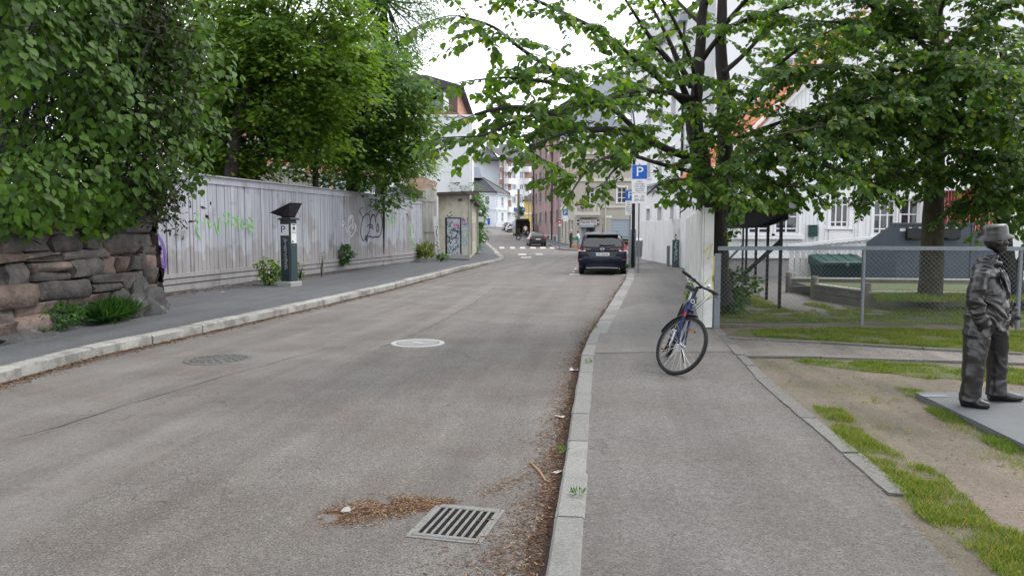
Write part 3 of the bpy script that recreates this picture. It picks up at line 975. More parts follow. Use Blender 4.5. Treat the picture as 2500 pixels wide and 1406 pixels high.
# ------------------------------------------------------------------ left stone wall
def rough_stone(seed, nu=12, nv=6):
    "rounded block about 1 x 1 x 1 with broken faces"
    rr = random.Random(seed)
    off = Vector((rr.uniform(0, 50), rr.uniform(0, 50), 0))
    m = MB()
    rings = []
    for j in range(nv + 1):
        b = -math.pi / 2 + math.pi * j / nv
        cb, sb = max(math.cos(b), .05), math.sin(b)
        ring = []
        for k in range(nu):
            a = 2 * math.pi * (k + .5) / nu
            f = lambda v, e: math.copysign(abs(v) ** e, v)
            p = Vector((f(math.cos(a), .28) * f(cb, .16), f(math.sin(a), .28) * f(cb, .16), f(sb, .3))) * .5
            p += Vector((noise.noise(p * 2.2 + off), noise.noise(p * 2.2 + off + Vector((9, 0, 0))), noise.noise(p * 2.2 + off + Vector((0, 9, 0))))) * .15
            ring.append(p)
        rings.append(ring)
    return m.loft(rings)
SM = [rough_stone(i) for i in range(14)]
SA = [m.mesh('stone', M['stone'], 35) for m in SM]
SB = [m.mesh('stone', M['stonepink'], 35) for m in SM]
w0, w1 = Vector((-7.45, 9.0, 0)), Vector((-6.72, 14.75, 0))
we = (w1 - w0).normalized()
wn = Vector((we.y, -we.x, 0))
wl = (w1 - w0).length
wang = math.atan2(we.y, we.x)
sw = thing('stone_wall', 'dry stone wall of dark and pinkish boulders under the leafy creeper', 'wall', tuple(w0))
rr = random.Random(31)
bk = MB()
W_ = Wall(w0, w1)
W_.box(bk, 0, wl - .15, .05, 2.15, -1.2, -.22)
sub(sw, 'rubble_core', bk, M['rock'])
rows = [(.40, .66), (.66, .95), (.95, 1.22), (1.22, 1.36), (1.36, 1.62), (1.62, 1.78), (1.78, 2.08)]
for ri, (za, zb) in enumerate(rows):
    s = 0 + rr.uniform(0, .3)
    while s < wl:
        l = rr.choice((.35, .5, .7, .9, 1.2)) * rr.uniform(.85, 1.15)
        if wl - s - l < .28:
            l = wl - s
        h = (zb - za) * rr.uniform(.97, 1.1)
        tilt = -.035 * (1 - s / wl) * (1 if ri < 3 else .4)
        c = w0 + we * (s + l / 2) + wn * (rr.uniform(-.04, .07) - .26 - ri * .02) + Vector((0, 0, (za + zb) / 2 + tilt * 3 - .0))
        pink = rr.random() < .3
        if rr.random() < .14 and l > .4:        # two thin slabs instead of one block
            link('stone', rr.choice(SA), sw, c - w0 + Vector((0, 0, -h * .26)), (rr.uniform(-.03, .03), .02, wang), (l, .6, h * .5))
            c, h = c + Vector((0, 0, h * .26)), h * .5
        link('stone', rr.choice(SB if pink else SA), sw, c - w0, (rr.uniform(-.04, .04), rr.uniform(-.05, .03), wang + rr.uniform(-.04, .04)), (l * 1.02, .62, h * 1.06))
        s += l * .985
for s, l, z in ((.5, 1.1, .3), (1.6, .9, .28), (2.35, .8, .3)):
    c = w0 + we * s + wn * (-.12) + Vector((0, 0, z))
    link('stone', rr.choice(SB), sw, c - w0, (.05, -.06, wang), (l, .7, .24))
# bedrock foot showing under the right end of the wall
def rockmesh(c, rx, ry, rz, seed):
    m = MB()
    m.ball((0, 0, 0), 1, 1, 1, 44, 24)
    out = []
    for p in m.v:
        q = Vector(p)
        d = noise.fractal(q * 2.2 + Vector((seed, 0, 0)), .7, 2, 6) * .34 + noise.noise(Vector((q.x * 5, q.y * 5, q.z * 1.5))) * .06
        q = q * (1 + d)
        out.append((c[0] + q.x * rx, c[1] + q.y * ry, c[2] + q.z * rz))
    m.v = out
    return m
rk_ = MB()
g1 = gd(340, 757, .12)
mm = rockmesh((-6.85, 14.25, .05), .36, .75, .62, 3)
rk_.add(mm.v, mm.f)
mm = rockmesh((-7.2, 11.6, -.02), .42, 2.2, .36, 8)
rk_.add(mm.v, mm.f)
o = obj('bedrock', rk_, M['rock'], None, 180)
o['kind'] = 'structure'

# ------------------------------------------------------------------ long lilac grey board fence
F0, F1 = gd(372, 722, .12), gd(1031, 636, .12)
LF = Wall(F0 - (F1 - F0).normalized() * 1.6, F1)
lf = thing('board_fence', 'long tall lilac grey board fence with graffiti and repainted patches behind the left pavement', 'fence', (LF.a.x, LF.a.y, 0))
TOPZ = 3.02
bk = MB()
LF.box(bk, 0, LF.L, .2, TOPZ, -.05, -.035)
sub(lf, 'backing', bk, M['shadeblack'])  # near-black sheet behind the planks, paints the shade in their gaps
rr = random.Random(8)
PV = []
for i in range(5):
    q = random.Random(i)
    m_ = MB()
    b = .006
    m_.loft([[(-.5, 0, 0), (-.5, -.022, 0), (-.46, -.026, 0), (.46, -.026, 0), (.5, -.022, 0), (.5, 0, 0)], [(-.5 + q.uniform(-.02, .02), 0, 1), (-.5, -.022, 1), (-.46, -.026, 1), (.46, -.026, 1), (.5 + q.uniform(-.03, .02), -.022, 1), (.5, 0, 1)]])
    PV.append(m_.mesh('plank', M['fence']))
s = .02
fa = math.atan2(LF.e.y, LF.e.x)
while s < LF.L - .06:
    wd = rr.choice((.125, .14, .15, .16, .19)) if s < 9 else rr.choice((.1, .12, .135, .15))
    gap = rr.choice((.009, .012, .018)) if rr.random() < .8 else rr.uniform(.02, .036)
    c = LF.p(s + wd / 2, .56, rr.uniform(-.032, -.02))
    link('plank', rr.choice(PV), lf, Vector(c) - lf.location, (0, rr.uniform(-.003, .003), fa), (wd, 1, TOPZ - .56 + rr.uniform(-.012, 0)))
    s += wd + gap
n_ = 5
for i in range(n_):
    xa, xb = LF.L * i / n_, LF.L * (i + 1) / n_ - .012
    for j, (za, zb, o_) in enumerate(((.17, .315, .008), (.337, .462, .03), (.484, .585, .05))):
        m_ = MB()
        LF.box(m_, xa, xb, za + rr.uniform(-.02, .0) * (j == 0), zb, -.035, o_ + rr.uniform(-.004, .004))
        sub(lf, 'base_board', m_, M['fence'])
    m_ = MB()
    LF.box(m_, xa, xb, TOPZ - .16, TOPZ + .03, -.02, .03)
    sub(lf, 'fascia_board', m_, M['fence'])
    m_ = MB()
    LF.box(m_, xa, xb, TOPZ + .033, TOPZ + .06, -.2, .09)
    sub(lf, 'cap_board', m_, M['fence'])
ft = MB()
for i in range(26):
    x = LF.L * i / 26
    LF.box(ft, x, x + LF.L / 26 - rr.uniform(.0, .05), .02, rr.uniform(.1, .165), -.14, -.05)
sub(lf, 'footing', ft, M['concrete'])
def strokes(par, W, name, lines, wd, m, out):
    mb = MB()
    for ln in lines:
        pts = []
        for i in range(len(ln) - 1):
            for k in range(4):
                p0, p1, p2, p3 = ln[max(i - 1, 0)], ln[i], ln[i + 1], ln[min(i + 2, len(ln) - 1)]
                t = k / 4
                f = lambda a, b, c, d: .5 * (2 * b + (c - a) * t + (2 * a - 5 * b + 4 * c - d) * t * t + (3 * b - a - 3 * c + d) * t ** 3)
                pts.append((f(p0[0], p1[0], p2[0], p3[0]), f(p0[1], p1[1], p2[1], p3[1])))
        pts.append(ln[-1])
        q = []
        for x, y in pts:
            s_, z_ = W.px(x, y)
            q.append(W.p(s_, z_, out))
        mb.ribbon(q, wd, W.n)
    return sub(par, name, mb, m)
OUT = .011
strokes(lf, LF, 'graffiti_tag', [
    [(887, 590), (880, 570), (885, 535), (897, 522), (903, 535), (902, 560), (893, 585), (898, 572), (890, 588), (893, 575), (895, 590), (899, 578), (905, 578)],
    [(903, 545), (908, 525), (914, 528), (918, 545)], [(917, 530), (925, 518), (932, 530), (933, 555), (926, 577), (917, 578), (911, 580), (905, 578)],
    [(896, 553), (904, 548), (911, 553)], [(900, 557), (905, 554), (911, 560)], [(922, 545), (919, 560), (922, 566), (925, 558), (922, 545)],
    [(877, 514), (878, 520), (881, 522)], [(881, 524), (886, 535)]], .055, M['gblack'], OUT)
strokes(lf, LF, 'graffiti_tag', [
    [(833, 545), (836, 552), (840, 545), (836, 540)], [(845, 560), (842, 555), (848, 568), (850, 545), (857, 530), (860, 545), (850, 560), (856, 570)],
    [(848, 540), (855, 527), (862, 532), (860, 560), (866, 545), (868, 568)], [(852, 570), (856, 578), (864, 568), (868, 550), (872, 566)]], .035, M['gwhite'], OUT)
strokes(lf, LF, 'graffiti_tag', [[(486, 522), (478, 535), (484, 541), (479, 560), (490, 587)], [(494, 545), (500, 540), (500, 552)], [(509, 540), (512, 556), (518, 548)], [(524, 542), (532, 572), (536, 530)],
    [(545, 525), (560, 520), (552, 560)], [(547, 543), (560, 540)], [(566, 530), (578, 535), (572, 550), (565, 545)], [(580, 525), (583, 560)], [(592, 532), (590, 555), (600, 550), (598, 540)], [(607, 530), (617, 540), (610, 550), (620, 555), (610, 565), (606, 545)]], .05, M['ggreen'], OUT)
strokes(lf, LF, 'graffiti_tag', [[(938, 530), (944, 545), (940, 555)], [(946, 530), (953, 540), (948, 555)], [(955, 530), (960, 545), (966, 530), (962, 558)]], .05, M['ggreen'], OUT)
strokes(lf, LF, 'graffiti_tag', [[(998, 548), (1003, 560), (1000, 590)], [(1008, 545), (1010, 570)], [(1004, 585), (1012, 600), (1006, 606)]], .06, M['ggreen'], OUT)
strokes(lf, LF, 'graffiti_tag', [[(366, 545), (375, 540), (374, 556), (366, 556)], [(372, 568), (385, 575), (398, 600), (404, 640), (398, 668)], [(382, 590), (386, 612), (378, 614)], [(390, 598), (392, 620), (380, 630), (396, 634)], [(384, 640), (400, 645), (392, 665), (382, 655)]], .09, M['gpurple'], OUT)
# ------------------------------------------------------------------ parking meter
MT = gd(707, 698, .12)
def meter(loc, rz, label, detail=True, name='parking_meter'):
    t = thing(name, label, 'parking meter', loc, rz)
    h = .165
    obj('plinth', MB().cbox(-.24, .24, -.24, .24, 0, .13, .015), M['concrete'], t)
    obj('body', MB().loft([[(-h + .03, -h, z), (h - .03, -h, z), (h, -h + .03, z), (h, h - .03, z), (h - .03, h, z), (-h + .03, h, z), (-h, h - .03, z), (-h, -h + .03, z)] for z in (.13, 1.80)]), M['meter'], t)
    obj('cap', MB().loft([[(x * a, y * a, z) for x, y in ((-1, -1), (1.25, -1), (1.25, 1), (-1, 1))] for z, a in ((1.801, .19), (1.83, .19), (1.86, .165))]), M['solar'], t)
    hd = obj('solar_hood', MB().loft([[(-.12, -.12, 1.86), (.12, -.12, 1.86), (.12, .12, 1.86), (-.12, .12, 1.86)], [(-.13, -.13, 1.89), (.14, -.13, 1.89), (.14, .13, 1.89), (-.13, .13, 1.89)], [(-.39, -.25, 1.99), (.27, -.25, 2.24), (.27, .25, 2.24), (-.39, .25, 1.99)], [(-.41, -.26, 1.995), (.29, -.26, 2.26), (.29, .26, 2.26), (-.41, .26, 1.995)]]), M['solar'], t)
    obj('front_panel', MB().cbox(h, h + .012, -.13, .13, .16, 1.78, .004), M['meterfront'], t)
    fp = obj('service_door', MB().box(h + .0125, h + .02, -.12, .12, .42, 1.02), M['meterfront'], t)
    obj('lock', MB().box(h + .021, h + .026, -.012, .012, 1.1, 1.115), M['steel'], fp)
    ds = obj('display_panel', MB().cbox(h + .0125, h + .024, -.11, .11, 1.17, 1.70, .004), M['signwhite'], t)
    sc_ = obj('screen', MB().box(h + .0245, h + .028, -.055, .055, 1.53, 1.62), M['binblue'], ds)
    sl = MB()
    for y0, y1, z0, z1 in ((-.09, .09, 1.485, 1.497), (-.08, 0, 1.445, 1.46), (.03, .06, 1.43, 1.46), (-.09, -.03, 1.19, 1.24), (-.07, .07, 1.655, 1.685)):
        sl.box(h + .0245, h + .027, y0, y1, z0, z1)
    obj('slots', sl, M['ink'], ds)
    sg = obj('parking_plate', MB().box(-.145, .145, -h - .008, -h - .001, 1.38, 1.68), M['signwhite'], t)
    text(sg, 'lettering', 'P', .27, (-.04, -h - .010, 1.54), (rad(90), 0, 0), M['navyink'], .001, 1.25)
    sq = MB()
    rr = random.Random(3)
    for z in np.arange(.45, 1.3, .045):
        pts = [(.02 + rr.uniform(-.05, .05) + .045 * math.sin(k * 2.1), -h - .004, z + k * .012 + rr.uniform(-.01, .01)) for k in range(5)]
        sq.ribbon(pts, .006, (0, -1, 0))
    obj('graffiti_tag', sq, M['gwhite'], t)
    return t
meter((MT.x, MT.y, .12), rad(-24), 'dark green parking meter with white P plate and black solar hood by the long fence')
m2 = gd(1649, 652, .1)
t2 = thing('utility_post', 'slim dark cabinet post with white scribbles before the leaning white fence', 'post', (m2.x, m2.y, .1), rad(-10))
obj('body', MB().cbox(-.14, .14, -.14, .14, 0, 1.12, .01), M['meterfront'], t2)
obj('indicator', MB().cbox(-.025, .025, -.025, .025, 1.12, 1.36, .005), M['black'], t2)
obj('indicator_band', MB().box(-.028, .028, -.028, .028, 1.2, 1.25), M['yellowband'], t2)
sq = MB()
rr = random.Random(4)
for z in np.arange(.25, 1.0, .06):
    sq.ribbon([(rr.uniform(-.07, .07), -.145, z + k * .02) for k in range(5)], .012, (0, -1, 0))
obj('graffiti_tag', sq, M['gwhite'], t2)
g3 = gd(1638, 650, .1)
o = tag(obj('steel_bollard', MB().cbox(-.06, .06, -.06, .06, 0, .86, .01), M['galv'], loc=(g3.x - .12, g3.y, .1)), 'short grey steel post right beside the dark cabinet post', 'bollard')

# ------------------------------------------------------------------ sheds and gate at the end of the long fence
pw = Wall((F1.x, F1.y + .5), (F1.x + .75, F1.y + .9))
gate = thing('plank_gate', 'narrow pale plank gate between the lilac fence and the graffiti shed', 'gate', pw.a)
for i in range(5):
    m_ = MB()
    pw.box(m_, i * .15 + .004, i * .15 + .145, .15, 3.65, -.03, rr.uniform(-.004, .004))
    sub(gate, 'plank', m_, M['oldwood'])
m_ = MB()
for z in (1.5, 3.0):
    pw.box(m_, .05, .72, z, z + .14, .006, .05)
sub(gate, 'rail', m_, M['oldwood'])
lp = at(1061, 600, 41.3)
gp_ = thing('gate_post', 'square timber post holding up the rusty lean-to roof', 'post', (lp.x, 41.3, .12))
obj('shaft', MB().box(-.09, .09, -.09, .09, 0, 3.72), M['oldwood'], gp_)
l0 = gd(1071, 636, .12)
lb = tag(obj('leaning_board', MB().loft([[(-.1, 0, 0), (.1, 0, 0), (.1, .03, 0), (-.1, .03, 0)], [(-.27, .25, 2.15), (-.03, .25, 2.15), (-.03, .28, 2.15), (-.27, .28, 2.15)]]), M['whiteold'], loc=(l0.x, l0.y - .1, .12)), 'long pale board with black scrawl leaning against the gate post', 'board')
sq = MB()
for z, q in ((1.6, ((-.18, 1.65), (-.05, 1.66), (-.12, 1.35), (-.06, 1.15))), (1, ((-.1, .95), (-.03, .85), (-.1, .75), (-.02, .65))), (.5, ((-.08, .55), (.04, .5), (-.04, .4), (.05, .3), (-.02, .25)))):
    sq.ribbon([(x, z_ * .116 - .012, z_) for x, z_ in q], .03, (0, -1, .1))
obj('scrawl', sq, M['gblack'], lb)
lr = thing('lean_to_shed', 'lean-to with a curling rusty sheet roof behind the end of the lilac fence', 'shed', (-5.2, 42, .12))
rf = MB()
a, b = at(972, 428, 43.5), at(1058, 466, 41.2)
rows_ = []
for i in range(9):
    p = a.lerp(b, i / 8)
    p.z += .1 * math.sin(i * .9) * (1 - i / 8)
    rows_.append([p + Vector((0, -.5, -.25)), p + Vector((.1, 1.2, .5)), p + Vector((.1, 1.2, .44)), p + Vector((0, -.5, -.31))])
rf.loft(rows_)
sub(lr, 'roof', rf, M['rust'], 40)
m_ = MB()
m_.bar(a + Vector((0, -.55, -.55)), b + Vector((.05, -.4, -.36)), .12, .2)
for i in range(7):
    p = a.lerp(b, i / 6)
    m_.bar(p + Vector((0, -.5, -.28)), p + Vector((.06, -.48, -.5)), .05)
sub(lr, 'eaves_beam', m_, M['brown'])
q = at(1010, 480, 42.6)
sub(lr, 'post', MB().box(q.x - .09, q.x + .09, 42.5, 42.7, .1, 4.2), M['black'])
W_ = Wall((at(940, 480, 44).x, 44), (at(1004, 480, 43).x, 43))
m_ = MB()
n_ = 22
for i in range(n_):
    x = W_.L * i / n_
    W_.box(m_, x, x + W_.L / n_ * .5, .1, 4.0, -.04, .02)
    W_.box(m_, x + W_.L / n_ * .5, x + W_.L / n_, .1, 4.0, -.04, -.012)
sub(lr, 'sheet_wall', m_, M['corr'])
W_ = Wall((at(1012, 480, 42.8).x, 42.8), (at(1058, 480, 42).x, 42))
m_ = MB()
for i in range(10):
    W_.box(m_, W_.L * i / 10, W_.L * (i + .93) / 10, .1, 4.1, -.04, .0)
sub(lr, 'board_wall', m_, M['shedwood'])
# pale green shed behind the fence
gs = thing('board_shed', 'pale green board shed with white roof edges showing above the lilac fence', 'shed', (-10, 33, .12))
W_ = Wall((at(610, 430, 32).x, 32), (at(735, 430, 35).x, 35))
z1 = W_.px(640, 408)[1]
m_ = MB()
n_ = 26
k = 0
for i in range(n_):
    x = W_.L * i / n_
    W_.box(m_, x + .006, x + W_.L / n_ - .006, .1, z1 - .0, -.03, (i % 2) * .014)
sub(gs, 'cladding', m_, M['shedwood'], kind='stuff')
m_ = MB()
W_.box(m_, -.2, W_.L + .1, z1, z1 + .1, -.8, .12)
sub(gs, 'roof_edge', m_, M['whitetrim'])
m_ = MB()
W_.box(m_, -.2, W_.L + .1, z1 + .1, z1 + .16, -2.6, -.1)
sub(gs, 'roof', m_, M['darkroof'])
W2 = Wall((W_.b.x, W_.b.y), (at(790, 430, 37).x, 36))
m_ = MB()
for i in range(12):
    W2.box(m_, W2.L * i / 12, W2.L * (i + .95) / 12, .1, z1 - .35, -.03, (i % 2) * .014)
W2.box(m_, 0, W2.L, z1 - .35, z1 - .27, -.4, .1)
sub(gs, 'lower_cladding', m_, M['shedwood'], kind='stuff')
# cream graffiti shed on the corner
CB, CA = Vector((-2.2, 40.3, 0)), Vector((-3.92, 41.6, 0))
cs = thing('cream_shed', 'small cream rendered shed with a graffiti covered door on the pavement corner', 'shed', (CB.x, CB.y, .12))
Wf, Ws = Wall(CA, CB), Wall(CB, (-2.36, 52))
dh = Wf.rect(1089, 533, 1125, 620)
facade(cs, 'front_wall', Wf, .1, 3.42, M['cream'], [dh], .06)
dr = MB()
Wf.box(dr, dh[0] + .05, dh[1] - .05, dh[2], dh[3] - .05, -.06, -.02)
d_ = sub(cs, 'door', dr, M['doorpale'])
fr = MB()
Wf.box(fr, dh[0] - .04, dh[0] + .04, dh[2], dh[3] + .04, -.05, .02)
Wf.box(fr, dh[1] - .04, dh[1] + .04, dh[2], dh[3] + .04, -.05, .02)
Wf.box(fr, dh[0] + .04, dh[1] - .04, dh[3] - .03, dh[3] + .04, -.05, .02)
sub(cs, 'door_frame', fr, M['black'])
sq = MB()
rr = random.Random(12)
for i in range(46):
    x, z = rr.uniform(dh[0] + .12, dh[1] - .12), rr.uniform(dh[2] + .15, dh[3] - .15)
    pts = []
    for k in range(rr.randint(4, 8)):
        pts.append(Wf.p(min(max(x, dh[0] + .08), dh[1] - .08), min(max(z, dh[2] + .08), dh[3] - .1), -.014))
        x += rr.uniform(-.11, .11)
        z += rr.uniform(-.1, .1)
    sq.ribbon(pts, rr.choice((.015, .025, .035)), Wf.n)
sub(d_, 'scrawl', sq, M['gblack'])
strokes(d_, Wf, 'scrawl', [[(1108, 545), (1109, 551), (1112, 546), (1114, 551), (1116, 546), (1119, 551), (1120, 545)], [(1107, 553), (1120, 552)]], .035, M['gpink'], -.012)
strokes(cs, Wf, 'graffiti_tag', [[(1129, 535), (1129, 544)], [(1127, 536), (1132, 533), (1130, 539)], [(1133, 533), (1133, 545), (1138, 545)], [(1133, 539), (1137, 538)], [(1140, 531), (1142, 546), (1130, 549), (1131, 545)]], .05, M['gpurple'], .004)
strokes(cs, Wf, 'graffiti_tag', [[(1128, 556), (1141, 552), (1141, 575), (1129, 582), (1128, 566), (1140, 562)], [(1130, 585), (1131, 598), (1136, 600), (1139, 592), (1138, 586), (1134, 590)]], .06, M['gblue'], .004)
strokes(cs, Wf, 'graffiti_tag', [[(1091, 525), (1097, 530), (1104, 524)], [(1097, 520), (1103, 518)]], .04, M['gblack'], .004)
hs = [Ws.rect(x0, 545, x0 + 1.2, 590) for x0 in (1149.6, 1153, 1156.5, 1160)]
facade(cs, 'side_wall', Ws, .1, 3.1, M['cream'], hs, .1)
for h in hs:
    win(cs, Ws, h, M['oldwood'], M['cream'], 1, 1, .1, .04, False, name='blind_window')
m_ = MB()
for x0, x1, z0, z1, o0, o1 in ((-.45, Wf.L + .25, 3.42, 3.55, -.5, .45),):
    Wf.box(m_, x0, x1, z0, z1, o0, o1)
m_.poly([Wf.p(-.45, 3.56, .5), Wf.p(Wf.L + .25, 3.56, .5), Wf.p(Wf.L + .25, 3.66, -2.5), Wf.p(-.45, 3.66, -2.5)])
Ws.box(m_, .3, Ws.L, 3.1, 3.2, -.6, .3)
sub(cs, 'roof', m_, M['brown'])
m_ = MB()
Wf.box(m_, Wf.L - .06, Wf.L + .04, .1, 3.4, .0025, .05)
sub(cs, 'corner_board', m_, M['oldwood'])
for x, z in ((.6, 3.2), (Ws.L, 3.1)):
    sub(cs, 'downpipe', MB().tube([Ws.p(x, z, .25), Ws.p(x, 2.8, .08), Ws.p(x, .3, .08)], .05), M['oldwood'])
m_ = MB()
for i in range(9):
    Wf.box(m_, Wf.L * i / 9, Wf.L * (i + .96) / 9, .1, .34 + rr.uniform(-.06, .03), .002, .03 + rr.uniform(0, .03))
sub(cs, 'plinth', m_, M['concrete'])
q = at(1174, 536, 52.2)
o = tag(obj('wall_box', MB().cbox(-.18, .18, -.1, .1, -.17, .17, .02), M['signwhite'], loc=q), 'pale square sign box fixed at the far end of the cream shed', 'sign')
tag(obj('wall_lamp', MB().lathe([(.02, .1), (.12, .05), (.13, -.04), (.05, -.09)], n=12), M['lampglass'], loc=at(1172, 517, 51.8)), 'small white lamp over the pale sign box', 'lamp')
# ------------------------------------------------------------------ buildings of the far street
def body(par, name, pts, z0, z1, m, skip=(), top=True):
    "plain side walls round a footprint, leaving out the edges that get a facade of their own"
    mb = MB()
    n_ = len(pts)
    for i in range(n_):
        if i in skip:
            continue
        a, b = pts[i], pts[(i + 1) % n_]
        mb.poly([(a[0], a[1], z0), (b[0], b[1], z0), (b[0], b[1], z1), (a[0], a[1], z1)])
    if top:
        mb.poly([(p[0], p[1], z1) for p in pts])
    return sub(par, name, mb, m)
def grid_windows(cols, rows_):
    return [(c - w_ / 2, c + w_ / 2, z, z + h) for c, w_ in cols for z, h in rows_]

# orange brick block far left behind the maples
ob = thing('brick_apartments', 'orange brick apartment block with dark tiled roof and corner balcony behind the maple trees', 'building', (-12, 58, 0))
Wo = Wall((-22, 60), (at(1117, 250, 58).x, 58))
zb, zt = Wo.px(1100, 277)[1], Wo.px(1100, 215)[1]
bx = [at(x, 250, 59).x + 22 for x in (545, 590, 640, 690, 735, 780, 830, 880, 930, 975)]
holes = [(x - .7, x + .7, z, z + 1.5) for x in bx for z in (1.4, 4.3, 7.2, zb + .5)]
bal = Wo.rect(1030, 216, 1092, 273)
facade(ob, 'wall', Wo, 0, zt, M['orangebrick'], holes + [bal], .2, x1=Wo.L - .9)
for h in holes:
    win(ob, Wo, h, M['whitetrim'], M['glassblue'], 2, 1, .2, .09)
facade(ob, 'dark_corner', Wo, zb, zt, M['brown'], (), x0=Wo.L - .9)
body(ob, 'side_wall', [(Wo.a.x, Wo.a.y), (Wo.b.x, Wo.b.y), (Wo.b.x, 74), (-22, 74)], 0, zt, M['orangebrick'], (0,))
m_ = MB()
Wo.box(m_, bal[0], bal[1], bal[2], bal[3], -2.2, -2.1)
sub(ob, 'balcony_recess', m_, M['brown'])
m_ = MB()
Wo.box(m_, bal[1] - .28, bal[1] + .1, bal[2], bal[3], -.1, .02)
Wo.box(m_, bal[0] - .1, bal[1] + .1, bal[3] - .3, bal[3], -.1, .025)
sub(ob, 'balcony_frame', m_, M['whitetrim'])
m_ = MB()
Wo.box(m_, bal[0], bal[1] - .3, bal[2], bal[2] + .75, -.12, -.06)
sub(ob, 'balcony_glass', m_, M['glassblue'])
m_ = MB()
Wo.box(m_, bal[0] - 1.2, Wo.L + .1, zb - .35, zb, -.1, .3)
sub(ob, 'balcony_slab', m_, M['rust'])
m_ = MB()
ex, ey = Wo.b.x + .5, Wo.b.y - .6
rz = Wo.px(1060, 186)[1]
m_.poly([(-23, 59.2, zt), (ex, ey, zt), (ex - 3.5, 64, rz + 1.2), (-23, 64, rz + 1.2)])
m_.poly([(ex, ey, zt), (ex, 75, zt), (ex - 3.5, 70, rz + 1.2), (ex - 3.5, 64, rz + 1.2)])
m_.box(-23, ex, 58.0, 59.0, zt - .3, zt - .02)
for i in range(22):
    z = i / 22
    a = Vector((-23, 59.2, zt)).lerp(Vector((-23, 64, rz + 1.2)), z)
    b = Vector((ex, ey, zt)).lerp(Vector((ex - 3.5, 64, rz + 1.2)), z)
    m_.bar(a, b, .12, .06)
sub(ob, 'roof', m_, M['darkroof'])
m_ = MB()
for px_, h_ in ((940, 1.6),):
    q = at(px_, 180, 62)
    m_.box(q.x - .5, q.x + .5, 61.5, 62.5, rz - 1, rz + 2.4)
sub(ob, 'chimney', m_, M['orangebrick'])
# white gable wall in front of it
wg = thing('white_gable_house', 'tall plain white gable wall behind the cream graffiti shed', 'building', (-5, 53, 0))
Wg = Wall((at(940, 400, 53).x, 53), (at(1152, 400, 53).x, 53))
zt_ = Wg.px(1120, 286)[1]
facade(wg, 'wall', Wg, 0, zt_, M['render'])
body(wg, 'side_wall', [(Wg.a.x, 53), (Wg.b.x, 53), (Wg.b.x - .5, 66), (Wg.a.x, 66)], 0, zt_, M['render'], (0,))
m_ = MB()
Wg.box(m_, -.1, Wg.L + .06, zt_, zt_ + .14, -.4, .08)
sub(wg, 'coping', m_, M['whitetrim'])
m_ = MB()
m_.tube([Wg.p(Wg.L - .12, .3, .07), Wg.p(Wg.L - .12, zt_ - .3, .07)], .055)
sub(wg, 'downpipe', m_, M['whitetrim'])
m_ = MB()
qx = [Wg.px(x, y) for x, y in ((1104, 296), (1122, 284), (1150, 293))]
m_.tube([Wg.p(a, z, .4) for a, z in qx], .03)
sub(wg, 'railing', m_, M['black'])
# pale grey wall further up and its chimneys
pg = thing('grey_rendered_house', 'windowless pale grey end wall with a chimney above the blue corner house', 'building', (-5, 168, 2))
Wp = Wall((at(1120, 400, 172).x, 172), (at(1219, 400, 172).x, 172))
za, zb_ = Wp.px(1165, 345)[1], Wp.px(1214, 412)[1]
zc = Wp.px(1195, 366)[1]
x1, x2 = Wp.px(1166, 400)[0], Wp.px(1198, 400)[0]
mb = MB().poly([Wp.p(0, 2), Wp.p(Wp.L, 2), Wp.p(Wp.L, Wp.px(1218, 392)[1]), Wp.p(x2, zc), Wp.p(x1, za), Wp.p(0, za)])
sub(pg, 'wall', mb, M['renderg'])
m_ = MB()
for (xa, zA), (xb, zB) in (((x1, za), (x2, zc)), ((x2, zc), (Wp.L, Wp.px(1218, 392)[1]))):
    a, b = Vector(Wp.p(xa, zA)), Vector(Wp.p(xb, zB))
    m_.loft([[a + Vector((0, -.3, .35)), a + Vector((0, 20, .35)), a + Vector((0, 20, -.1)), a + Vector((0, -.3, -.1))], [b + Vector((0, -.3, .35)), b + Vector((0, 20, .35)), b + Vector((0, 20, -.1)), b + Vector((0, -.3, -.1))]])
sub(pg, 'roof', m_, M['darkroof'])
c = Wp.rect(1172, 334, 1186, 352)
m_ = MB()
Wp.box(m_, c[0], c[1], c[2] - 2, c[3], -3, -1.5)
sub(pg, 'chimney', m_, M['render'])
# blue-white corner house
bh = thing('blue_corner_house', 'pale blue two storey corner house with a dark hipped roof at the bend', 'building', (-4, 150, 2))
B0, B1, B2 = Vector((at(1140, 500, 146).x, 146, 0)), Vector((at(1210, 500, 147).x, 147, 0)), Vector((at(1238, 500, 152).x, 152, 0))
Wb1, Wb2 = Wall(B0, B1), Wall(B1, B2)
ez = Wb1.px(1180, 470)[1]
gz = 1.9
bholes = [Wb1.rect(x0, y0, x1, y1) for x0, y0, x1, y1 in ((1184, 479, 1195, 500), (1207.2, 480, 1209.8, 502))]
h2 = [Wb2.rect(x0, y0, x1, y1) for x0, y0, x1, y1 in ((1211, 480, 1214, 502), (1224, 481, 1229, 503), (1211, 517, 1214, 545), (1224, 519, 1229, 541))]
facade(bh, 'wall', Wb1, gz, ez, M['lightblue'], bholes[:1], .2)
win(bh, Wb1, bholes[0], M['whitetrim'], M['glass'], 2, 2, .2, .12, surround=.22)
facade(bh, 'corner_wall', Wb2, gz, ez, M['lightblue'], h2, .2)
for h in h2:
    win(bh, Wb2, h, M['whitetrim'], M['glass'], 1, 2, .2, .12, surround=.2)
body(bh, 'side_wall', [tuple(B0[:2]), tuple(B1[:2]), tuple(B2[:2]), (B2.x, 160), (B0.x, 160)], gz, ez, M['lightblue'], (0, 1), False)
m_ = MB()
ap = at(1173, 431, 153)
rim = [Vector((B0.x - 2, 145.4, ez)), Vector((B1.x + .2, 146.3, ez)), Vector((B2.x + .6, 151.6, ez)), Vector((B2.x + .6, 162, ez)), Vector((B0.x - 2, 162, ez))]
